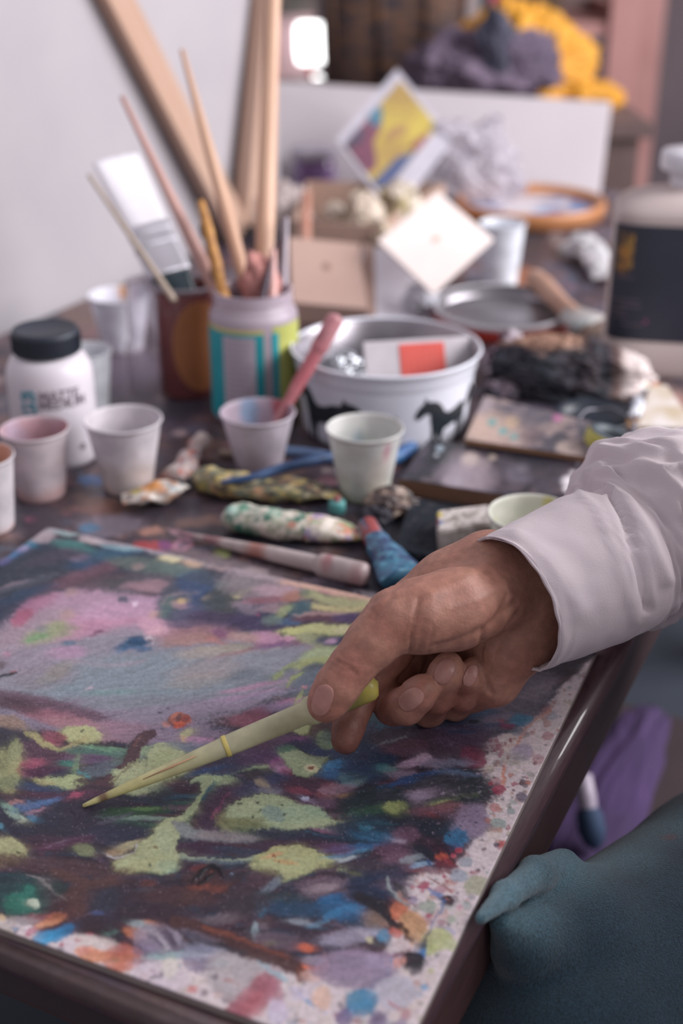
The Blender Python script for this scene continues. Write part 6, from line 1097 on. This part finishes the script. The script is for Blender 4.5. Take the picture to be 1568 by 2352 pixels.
# ================= the painter: right hand, sleeve, trousers =================
m_skin = mat('warm_brown_skin', 'ffffff', .5, attr=True, scale=220, bump=.3, bscale=700, sss=.12)
pr = thing('person', 'person in white long-sleeved shirt and blue jeans, right hand holding a yellow-stained pipette', 'person', (.52, .50, 0))
def cones():
    L = []
    def c(*pts, g='hand', k=.006):
        q = [(np.array(D(x, y, d)), r/1000) for x, y, d, r in pts]
        for i in range(len(q)-1): L.append((g, k, q[i][0], q[i+1][0], q[i][1], q[i+1][1]))
    # forearm and wrist
    c((1185, 1350, .690, 25), (1330, 1270, .712, 26), (1560, 1230, .745, 29), (1900, 1240, .80, 36), k=.012)
    c((1195, 1440, .692, 22), (1340, 1350, .715, 23), (1560, 1260, .745, 28), k=.012)
    c((1125, 1325, .682, 22), (1185, 1350, .690, 24), k=.012)
    # back of the hand towards the index knuckle
    c((1120, 1305, .688, 19.5), (1030, 1345, .684, 17.5), (955, 1385, .680, 15), k=.010)
    c((1150, 1380, .690, 20), (1050, 1430, .700, 16), (965, 1440, .698, 13), k=.010)
    c((1160, 1440, .700, 18), (1060, 1480, .714, 13), (985, 1520, .714, 11), k=.010)
    # thenar and thumb
    c((1130, 1375, .668, 19), (1040, 1400, .650, 19.5), (960, 1415, .640, 17.5), (905, 1425, .636, 14.8), k=.009)
    c((905, 1425, .636, 15), (855, 1475, .632, 12.8), (808, 1530, .630, 11.0), k=.005)
    c((808, 1530, .630, 11.0), (775, 1575, .629, 10.8), (753, 1610, .631, 9.6), (748, 1619, .632, 8.6), k=.004)
    # heel of the hand
    c((1180, 1440, .688, 17), (1165, 1500, .684, 15), (1135, 1560, .688, 13.5), k=.008)
    c((1135, 1560, .690, 13), (1085, 1590, .702, 11.5), k=.008)
    c((1205, 1420, .690, 16), (1215, 1480, .690, 13), k=.008)
    # index, behind the pipette, its tip below it
    c((950, 1420, .690, 12.5), (900, 1500, .688, 10.5), g='index', k=.005); c((900, 1500, .688, 10.5), (835, 1590, .682, 9.2), g='index', k=.003)
    c((835, 1590, .682, 9.2), (800, 1672, .668, 8.2), (793, 1700, .665, 7.6), g='index', k=.003)
    # middle
    c((965, 1440, .712, 12), (888, 1590, .696, 10.5), g='middle', k=.003); c((888, 1592, .694, 10.5), (903, 1622, .684, 10.3), (932, 1622, .672, 9.8), g='middle', k=.003)
    c((932, 1622, .672, 9.8), (960, 1596, .667, 9.2), (972, 1584, .667, 8.4), g='middle', k=.003)
    # ring
    c((1010, 1500, .722, 11), (985, 1628, .700, 9.8), g='ring', k=.003); c((985, 1628, .700, 9.8), (1002, 1598, .682, 9.6), g='ring', k=.003)
    c((1002, 1598, .682, 9.6), (1022, 1548, .672, 9.0), (1030, 1530, .674, 8.0), g='ring', k=.003)
    # little finger
    c((1075, 1530, .716, 10), (1045, 1618, .704, 8.8), g='little', k=.003); c((1045, 1618, .704, 8.8), (1062, 1596, .688, 8.4), g='little', k=.003)
    c((1062, 1596, .688, 8.4), (1078, 1556, .679, 7.8), (1087, 1538, .680, 7.0), g='little', k=.003)
    return L
def rcone(Pn, a, b, r1, r2):
    ba = b-a; l = float(np.dot(ba, ba)); t = np.clip(((Pn-a)@ba)/l, 0, 1)
    return np.sqrt(((Pn-a-t[..., None]*ba)**2).sum(-1))-(r1*(1-t)+r2*t)
def smin(a, b, k):
    h = np.clip(.5+.5*(b-a)/k, 0, 1); return b*(1-h)+a*h-k*h*(1-h)
def hand_mesh():
    L = cones(); lo = np.array([-.022, .49, .745]); hi = np.array([.36, .80, .895]); h = .00135
    # fine box round the hand only; the forearm hides in the sleeve
    A = np.array([p for g, k, a, b, r1, r2 in L for p in (a, b)])
    lo = A.min(0)-.03; hi = A.max(0)+.03; hi[0] = min(hi[0], D(1500, 1250, .74).x)
    n = ((hi-lo)/h).astype(int)+2
    ax = [lo[i]+h*np.arange(n[i], dtype=np.float32) for i in range(3)]
    Pn = np.stack(np.meshgrid(*ax, indexing='ij'), -1).astype(np.float32)
    F = {}
    for g, k, a, b, r1, r2 in L:
        d = rcone(Pn, a.astype(np.float32), b.astype(np.float32), r1, r2)
        F[g] = d if g not in F else smin(F[g], d, k)
    tot = F['hand']
    for g, k in (('index', .006), ('middle', .0022), ('ring', .0018), ('little', .0018)): tot = smin(tot, F[g], k)
    V, Q = nets(tot, lo, h)
    tri = V[Q]; fn = np.cross(tri[:, 2]-tri[:, 0], tri[:, 3]-tri[:, 1]); N_ = np.zeros_like(V)
    for k in range(4): np.add.at(N_, Q[:, k], fn)
    N_ /= np.linalg.norm(N_, axis=1, keepdims=True)+1e-12
    if (N_*(V-V.mean(0))).sum() < 0: N_ = -N_
    z = V[:, 2]-CZ; dep = V[:, 1]*CP-z*SP; px = 784+FPX*V[:, 0]/dep; py = 1176-FPX*(V[:, 1]*SP+z*CP)/dep
    bx, by = (px/7).astype(int), (py/7).astype(int); md = {}
    key = bx*1000+by; o_ = np.argsort(dep); u_, f_ = np.unique(key[o_], return_index=True); mn_ = dict(zip(u_.tolist(), dep[o_][f_].tolist()))
    vis = sm(1.6-(dep-np.array([mn_[k] for k in key.tolist()]))/.005)
    def crease(pts, amt, w):
        nonlocal V
        best = np.full(len(V), 1e9)
        for (ax, ay), (bx_, by_) in zip(pts, pts[1:]):
            vx, vy = bx_-ax, by_-ay; t = np.clip(((px-ax)*vx+(py-ay)*vy)/(vx*vx+vy*vy), 0, 1); best = np.minimum(best, np.hypot(px-ax-t*vx, py-ay-t*vy))
        V = V-N_*(amt*np.exp(-(best/w)**2)*vis)[:, None]
    for pts, amt, w in (([(942, 1497), (946, 1450), (956, 1400), (962, 1375)], .0016, 5), ([(962, 1498), (968, 1460), (976, 1425)], .0010, 4), ([(985, 1498), (990, 1468), (996, 1440)], .0007, 4), ([(925, 1485), (930, 1450), (936, 1425)], .0006, 4),
        ([(768, 1512), (782, 1524), (800, 1530), (818, 1548)], .0011, 3.5), ([(762, 1524), (780, 1536), (800, 1542)], .0008, 3), ([(775, 1500), (792, 1512), (815, 1522)], .0006, 3), ([(758, 1538), (775, 1550)], .0005, 3),
        ([(1180, 1385), (1150, 1415), (1110, 1445), (1050, 1474), (1000, 1486)], .0013, 9), ([(1165, 1370), (1150, 1400), (1140, 1425)], .0008, 5), ([(1195, 1400), (1170, 1430), (1150, 1465), (1138, 1500)], .0008, 5),
        ([(1112, 1450), (1100, 1500), (1106, 1550), (1128, 1592)], .0018, 6), ([(900, 1372), (870, 1405), (838, 1450), (815, 1492)], .0010, 7), ([(850, 1385), (880, 1362), (925, 1340), (960, 1330)], .0010, 6), ([(840, 1395), (852, 1400), (862, 1412)], .0005, 3),
        ([(903, 1600), (915, 1590), (922, 1575)], .0006, 3), ([(975, 1560), (990, 1556), (1002, 1548)], .0005, 3), ([(1150, 1590), (1170, 1570), (1195, 1560)], .0006, 4), ([(1040, 1615), (1055, 1600), (1068, 1590)], .0006, 3), ([(1135, 1480), (1160, 1500), (1190, 1510)], .0004, 5)): crease(pts, amt, w)
    for x0, y0, x1, y1 in ((700, 0, 0, 0),): pass
    # faint tendons and veins on the broad back of the thumb and wrist
    for pts, amt, w in (([(1130, 1290), (1060, 1330), (990, 1365)], -.0007, 12), ([(1160, 1340), (1100, 1375), (1030, 1395)], -.0006, 12), ([(905, 1400), (880, 1440)], -.0006, 16), ([(805, 1520), (800, 1535)], -.0005, 16)): crease(pts, amt, w)
    return V, Q
V, Q = hand_mesh()
loc = np.array(pr.location)
# skin colour: redder knuckles and folds, paint-smudged tips; shaded index and undersides painted darker
nn = fbm3(V, 60, 3); n2 = fbm3(V, 240, 13)
base = np.array(lin('ab7d6c')); red = np.array(lin('9c6055')); drk = np.array(lin('6a4440')); c = np.ones((len(V), 3))*base
c += (sm(nn*1.2+.35)*.3)[:, None]*(red-base)
def near(px_, py_, d_, r, hx, al):
    global c
    q = np.array(D(px_, py_, d_)); m = sm(1.2-np.linalg.norm(V-q, axis=1)/r)*al; c = c+m[:, None]*(np.array(lin(hx))-c)
for a in ((745, 1610, .63, .016, '9c5f56', .7), (800, 1530, .62, .016, '995f54', .6), (905, 1425, .62, .02, '9c6456', .4), (790, 1690, .66, .03, '6b4039', .8), (840, 1590, .68, .02, '6f453c', .7), (900, 1630, .68, .018, '8a5346', .6),
          (950, 1600, .66, .014, '9a6258', .5), (1020, 1620, .68, .02, '855246', .6), (1060, 1600, .68, .016, '8f5c50', .5), (1180, 1530, .67, .018, 'a06a5a', .6), (1152, 1537, .665, .0025, '4a3030', .9), (920, 1390, .62, .012, 'b58a78', .4)): near(*a)
c *= (1+.06*n2)[:, None]
HV, HQ, HC = V, Q, np.clip(c, 0, 1)
bvh = BVHTree.FromPolygons([Vector(v) for v in V], [tuple(q) for q in Q.tolist()])
# nails, wrapped on the fingertips
m_nail = mat('finger_nail', 'b98a80', .42, 'a87870', 120, sss=.05, coat=.05)
def nail(px_, py_, w, l, ang, name='fingernail', m=m_nail):
    a = R(ang); ux, uy = cos(a), sin(a); Vn, Fn = [], []; N1, N2 = 22, 16; eye = Vector((0, 0, CZ))
    for i in range(N1):
        s = -1+2*i/(N1-1)
        for j in range(N2):
            t = -1+2*j/(N2-1)
            ww = (1-abs(s)**3.2)**.5 if s < 0 else (1-abs(s)**2.6)**.5
            X = s*l/2; Y = t*w/2*max(ww, .05)
            qx, qy = px_+X*ux-Y*uy, py_+X*uy+Y*ux
            d = ray(qx, qy).normalized(); hit = bvh.ray_cast(eye, d)
            if hit[0] is None: p = D(px_, py_, .66); nrm = -d
            else: p, nrm = hit[0], hit[1]
            if nrm.dot(d) > 0: nrm = -nrm
            Vn.append(p+nrm*(.0005*(1-t*t*.4)*(1-.6*max(0, -s)**4))-Vector(loc))
    for i in range(N1-1):
        for j in range(N2-1): q = i*N2+j; Fn.append((q, q+1, q+N2+1, q+N2))
    o = mk(name, (Vn, Fn), m, pr); so = o.modifiers.new('so', 'SOLIDIFY'); so.thickness = .0007; so.offset = 0
    sm_ = o.modifiers.new('s', 'SMOOTH'); sm_.iterations = 3
    return o
nail(741, 1608, 44, 74, 108, 'fingernail')['label'] = 'thumb nail'
nail(944, 1606, 44, 62, -38); nail(1021, 1542, 42, 62, -62); nail(1080, 1552, 30, 52, -66)
# ---- sleeve and shirt
m_shirt = mat('white_cotton', 'ddd0d4', .85, 'd7cad0', 30, bump=.25, bscale=1600, sheen=.2, tl=.12)
def ringp(top, bot, dt, db, thick, n=96, skew=0):
    a, b = D(top[0], top[1], dt), D(bot[0], bot[1], db); cc = (a+b)/2; A = (a-b)/2; return cc, A, thick
rings = [  # top px, bottom px, depth, half thickness in depth
    ((1106, 1236), (1238, 1540), .668, .668, .036), ((1112, 1233), (1243, 1541), .669, .669, .0365), ((1150, 1214), (1270, 1530), .673, .674, .0385), ((1220, 1178), (1335, 1508), .682, .683, .042), ((1290, 1142), (1410, 1478), .690, .692, .046), ((1338, 1124), (1470, 1452), .695, .697, .044),
    ((1352, 1112), (1482, 1447), .698, .699, .042), ((1356, 1090), (1495, 1440), .702, .702, .045), ((1376, 1048), (1515, 1432), .706, .706, .053), ((1410, 1008), (1545, 1420), .712, .712, .062), ((1490, 992), (1590, 1405), .722, .722, .066), ((1580, 985), (1660, 1395), .735, .735, .069), ((1760, 985), (1790, 1380), .76, .76, .068), ((1960, 1000), (1960, 1370), .80, .80, .064)]
RC = [ringp(*r[:2], r[2], r[3], r[4]) for r in rings]
sh_r = Vector((.66, .66, 1.02))
Vs, Fs = [], []; NS = 128
keys = [0]; 
def put_ring(cc, A, B, ph, amp, fr):
    for k in range(NS):
        t = 2*pi*k/NS; w = cos(t)*A+sin(t)*B; l_ = w.length
        nz = mn.noise(Vector((cos(t)*2.2*fr, sin(t)*2.2*fr, ph*5)))*amp+mn.noise(Vector((cos(t)*5*fr, sin(t)*5*fr, ph*9)))*amp*.4
        Vs.append(cc+w*(1+nz/l_)-Vector(loc))
NR = 110
for i in range(NR):
    t = i/(NR-1)*(len(RC)-1); k = min(int(t), len(RC)-2); f = t-k
    c0, A0, b0 = RC[k]; c1, A1, b1 = RC[k+1]; cc = c0.lerp(c1, f); A = A0.lerp(A1, f); bb = b0*(1-f)+b1*f
    nx = RC[min(k+1, len(RC)-1)][0]-RC[max(k, 0)][0]; ax = (RC[-1][0]-RC[0][0]).normalized()
    B = ax.cross(A).normalized()*bb
    amp = .0006 if t < 5.5 else .0065*min(1, (t-5.2)/2)
    # a pinch where the cuff is sewn to the sleeve
    if 5.0 < t < 6.6: s_ = 1-.03*math.exp(-((t-5.9)/.3)**2); A = A*s_; B = B*s_
    put_ring(cc, A, B, t*.32, amp, 1)
for i in range(NR-1):
    for k in range(NS): Fs.append((i*NS+k, i*NS+(k+1) % NS, (i+1)*NS+(k+1) % NS, (i+1)*NS+k))
NCUFF = 0
# wrinkles: long soft folds radiating from the seam
def wr(p):
    x, y, d = proj(Vector(p)+Vector(loc)); h = 0
    for pts, am, w in (([(1335, 1112), (1400, 1128), (1430, 1180), (1470, 1300), (1490, 1400)], -.0035, 8), ([(1345, 1092), (1420, 1082), (1480, 1088), (1568, 1070)], .0035, 9), ([(1400, 1120), (1440, 1150), (1490, 1230), (1530, 1330)], .003, 16),
                       ([(1380, 1040), (1450, 1060), (1530, 1110), (1600, 1180)], .004, 22), ([(1450, 1010), (1500, 1050), (1560, 1060)], -.003, 16), ([(1440, 1180), (1500, 1280), (1560, 1340)], -.003, 18),
                       ([(1112, 1240), (1165, 1330), (1205, 1440), (1238, 1538)], .0009, 5), ([(1130, 1240), (1180, 1335), (1222, 1440), (1252, 1530)], -.0005, 3), ([(1190, 1230), (1260, 1290), (1330, 1400)], .0015, 26), ([(1250, 1180), (1330, 1250), (1400, 1380)], -.0014, 26), ([(1320, 1120), (1372, 1170), (1420, 1290), (1462, 1430)], .0014, 6)):
        for a, b in zip(pts, pts[1:]):
            vx, vy = b[0]-a[0], b[1]-a[1]; t = max(0, min(1, ((x-a[0])*vx+(y-a[1])*vy)/(vx*vx+vy*vy)))
            q = math.hypot(x-a[0]-t*vx, y-a[1]-t*vy); h = max(h, abs(am)*math.exp(-(q/w)**2), key=abs) if am > 0 else min(h, am*math.exp(-(q/w)**2)) if h <= 0 else h
    return h
me_c = [RC[min(int(i/(NR-1)*(len(RC)-1)), len(RC)-1)][0] for i in range(NR)]
for i in range(NR):
    for k in range(NS):
        j = i*NS+k; p = Vs[j]; q = (p+Vector(loc)-me_c[i]).normalized(); Vs[j] = p+q*wr(p)
ic = int(5.6/(len(RC)-1)*(NR-1))
cuff = mk('cuff', (Vs[:(ic+1)*NS], [f for f in Fs if max(f) < (ic+1)*NS]), m_shirt, pr)
slv = mk('sleeve', (Vs[ic*NS:], [tuple(i-ic*NS for i in f) for f in Fs if min(f) >= ic*NS]), m_shirt, pr)
for o in (cuff, slv):
    so = o.modifiers.new('so', 'SOLIDIFY'); so.thickness = .0016; so.offset = -1
# ---- torso, upper arms, head, legs: one simple clothed figure seated at the table's right side
def sdf_mesh(name, L, m, h, kk=.03, parent=pr, noise_=None, cols=None, raw=False):
    A = np.array([p for a, b, r1, r2 in L for p in (np.array(a)-max(r1, r2), np.array(a)+max(r1, r2), np.array(b)-max(r1, r2), np.array(b)+max(r1, r2))])
    lo, hi = A.min(0)-.02, A.max(0)+.02; n = ((hi-lo)/h).astype(int)+2
    Pn = np.stack(np.meshgrid(*[lo[i]+h*np.arange(n[i], dtype=np.float32) for i in range(3)], indexing='ij'), -1).astype(np.float32)
    F = None
    for a, b, r1, r2 in L:
        d = rcone(Pn, np.array(a, np.float32), np.array(b, np.float32), r1, r2); F = d if F is None else smin(F, d, kk)
    V, Q = nets(F, lo, h)
    if noise_: V = noise_(V)
    if raw: return V, Q
    return nmesh(name, V-loc, Q, m, parent, cols(V) if cols else None)
fwd = Vector((-cos(TA), sin(TA), 0)); rgt = Vector((sin(TA), cos(TA), 0))      # towards the table; the painter's right
hipc = Vector((.545, .47, .53)); chest = Vector((.535, .475, .87)); 
shR, shL = chest+rgt*.17+Vector((0, 0, .12)), chest-rgt*.17+Vector((0, 0, .12))
elbR = D(1930, 1190, .80)
def fold(V): 
    n = fbm3(V, 22, 51, 2); return V+(n*.006)[:, None]*np.array([[.5, -.5, .3]])
elbL = shL+Vector((.06, -.08, -.27)); wrL = elbL+fwd*.16+rgt*.10+Vector((0, 0, -.03))
sdf_mesh('shirt', [(hipc+rgt*.06, chest+rgt*.08, .125, .12), (hipc-rgt*.06, chest-rgt*.08, .125, .12), (chest+Vector((0, 0, .1)), chest+Vector((0, 0, .14)), .10, .07), (shR, shL, .062, .062), (shR, elbR, .065, .066), (shL, elbL, .062, .055), (elbL, wrL, .054, .046)], m_shirt, .008, .04, noise_=fold)
HD = sdf_mesh('head', [(hipc+Vector((0, 0, .08)), chest, .09, .09), (chest, shR, .08, .04), (chest, shL, .08, .04), (chest, chest+Vector((0, 0, .12)), .08, .055), (shR, elbR, .042, .038), (elbR, D(1480, 1250, .735), .036, .029), (shL, elbL, .042, .036), (elbL, wrL, .034, .025), (chest+Vector((0, 0, .12)), chest+fwd*.02+Vector((0, 0, .22)), .052, .05), (chest+fwd*.03+Vector((0, 0, .27)), chest+fwd*.045+Vector((0, 0, .34)), .066, .082), (chest+fwd*.085+Vector((0, 0, .24)), chest+fwd*.07+Vector((0, 0, .27)), .03, .05), (chest+fwd*.128+Vector((0, 0, .285)), chest+fwd*.115+Vector((0, 0, .325)), .012, .009),
          (chest+fwd*.04+rgt*.083+Vector((0, 0, .29)), chest+fwd*.035+rgt*.085+Vector((0, 0, .32)), .010, .013), (chest+fwd*.04-rgt*.083+Vector((0, 0, .29)), chest+fwd*.035-rgt*.085+Vector((0, 0, .32)), .010, .013)], None, .004, .022, raw=True)
sdf_mesh('hair', [(chest+fwd*.02+Vector((0, 0, .36)), chest+fwd*.055+Vector((0, 0, .375)), .088, .075), (chest-fwd*.01+Vector((0, 0, .35)), chest-fwd*.02+Vector((0, 0, .24)), .08, .06)], mat('dark_hair', '2a2220', .6, '1c1614', 90, bump=.6, bscale=300, stretch=(1, 1, .15)), .005, .03)
LH = sdf_mesh('hand', [(wrL, wrL+fwd*.06, .024, .026), (wrL+fwd*.06, wrL+fwd*.085, .026, .020)]+[(wrL+fwd*.08+rgt*(s*.018), wrL+fwd*(.125-abs(s)*.006)+rgt*(s*.021)+Vector((0, 0, -.02)), .0088, .0075) for s in (-1.4, -.5, .5, 1.4)]+[(wrL+fwd*.03+rgt*.02, wrL+fwd*.075+rgt*.045, .012, .009)], None, .0025, .006, raw=True)
# jeans: the near thigh runs in under the right edge of the table
m_jean = mat('blue_denim', 'ffffff', .9, attr=True, scale=1100, bump=1, bscale=1300, sheen=.3, stretch=(1, 1, .35), amt=3.4)
def jcol(V):
    n = fbm3(V, 30, 61, 3); t = fbm3(V, 400, 66, 2)
    c = np.ones((len(V), 3))*np.array(lin('2e4858')); c += (sm(n+.3)*.4)[:, None]*(np.array(lin('243642'))-c)
    # rim light on the bunched fold and thigh crest, painted as paler cloth
    for x, y, d_, r in ((1200, 2020, .61, .035), (1280, 1985, .66, .03), (1120, 2090, .575, .03), (1400, 1940, .69, .03), (1520, 1870, .72, .03)):
        q = np.array(D(x, y, d_)); m = sm(1.3-np.linalg.norm(V-q, axis=1)/r)*.45; c = c+m[:, None]*(np.array(lin('6f9aa8'))-c)
    q = np.array(D(1535, 1912, .70)); m = sm(1.2-np.linalg.norm(V-q, axis=1)/.006)*.8; c = c+m[:, None]*(np.array(lin('7a4a50'))-c)
    return np.clip(c*(1+.12*t)[:, None], 0, 1)
k1 = D(1338, 2400, .665); h1 = hipc-rgt*.09; k2 = hipc+rgt*.32+fwd*.08; h2 = hipc+rgt*.09
f1 = [D(*a) for a in ((1102, 2110, .563), (1160, 2058, .596), (1228, 2010, .635), (1292, 1992, .675))]
th = D(1752, 2150, .745)
sdf_mesh('jeans', [(k1, th, .076, .090), (th, h1, .092, .10), (k1, Vector((k1.x-.01, k1.y, .12)), .066, .045), (k2, h2, .07, .092), (k2, Vector((k2.x, k2.y, .12)), .064, .045), (hipc+rgt*.07, hipc-rgt*.07, .115, .115),
    (f1[0], f1[1], .003, .0062), (f1[1], f1[2], .0062, .0085), (f1[2], f1[3], .0085, .010), (D(1150, 2118, .605), D(1214, 2160, .63), .006, .020), (D(1214, 2160, .63), D(1348, 2172, .66), .020, .040), (D(1348, 2172, .66), D(1535, 2199, .70), .040, .070)], m_jean, .0026, .006, cols=jcol)
for kk_ in (k1, k2):
    sdf_mesh('shoe', [(Vector((kk_.x, kk_.y, .05)), Vector((kk_.x, kk_.y, .13)), .045, .04), (Vector((kk_.x, kk_.y, .042)), Vector((kk_.x, kk_.y, .036))+fwd*.13, .042, .034)], mat('black_leather', '25252a', .5), .005, .02)

# the body is one mesh: the near hand in fine detail, the rest coarser
Vb = np.concatenate([HV, HD[0], LH[0]]); Qb = np.concatenate([HQ, HD[1]+len(HV), LH[1]+len(HV)+len(HD[0])])
Cb = np.concatenate([HC, np.ones((len(HD[0])+len(LH[0]), 3))*np.array(lin('ab7d6c'))])
body = nmesh('body', Vb-loc, Qb, m_skin, pr, Cb)
smo = body.modifiers.new('s', 'SMOOTH'); smo.iterations = 2; smo.factor = .4
# ================= light and camera =================
wd = bpy.data.worlds.new('daylight'); sc.world = wd; wd.use_nodes = True
wn = wd.node_tree; bg = wn.nodes['Background']; bg.inputs[0].default_value = (.89, .85, .91, 1); bg.inputs[1].default_value = AMB
def area(name, loc, tgt, sx, sy, e, col):
    l = bpy.data.lights.new(name, 'AREA'); l.shape = 'RECTANGLE'; l.size, l.size_y = sx, sy; l.energy = e; l.color = col
    o = bpy.data.objects.new(name, l); COL.objects.link(o); o.location = loc
    o.rotation_euler = (Vector(tgt)-Vector(loc)).to_track_quat('-Z', 'Y').to_euler(); return o
area('window_light', T2(1.6, 1.56, 1.98), T2(.8, -.5, .75), 2.8, 1.5, KEY, (1, .975, .99))
cam = bpy.data.cameras.new('camera'); co = bpy.data.objects.new('camera', cam); COL.objects.link(co)
co.location = (0, 0, CZ); co.rotation_euler = (pi/2-PITCH, 0, 0)
cam.sensor_fit = 'VERTICAL'; cam.sensor_height = 36; cam.lens = FPX/2352*36; cam.clip_start = .01
cam.dof.use_dof = True; cam.dof.focus_distance = .665; cam.dof.aperture_fstop = 4.0
sc.camera = co
sc.view_settings.view_transform = 'Standard'; sc.view_settings.look = 'None'; sc.view_settings.gamma = 1
sc.view_settings.use_curve_mapping = False; sc.view_settings.exposure = EXPO
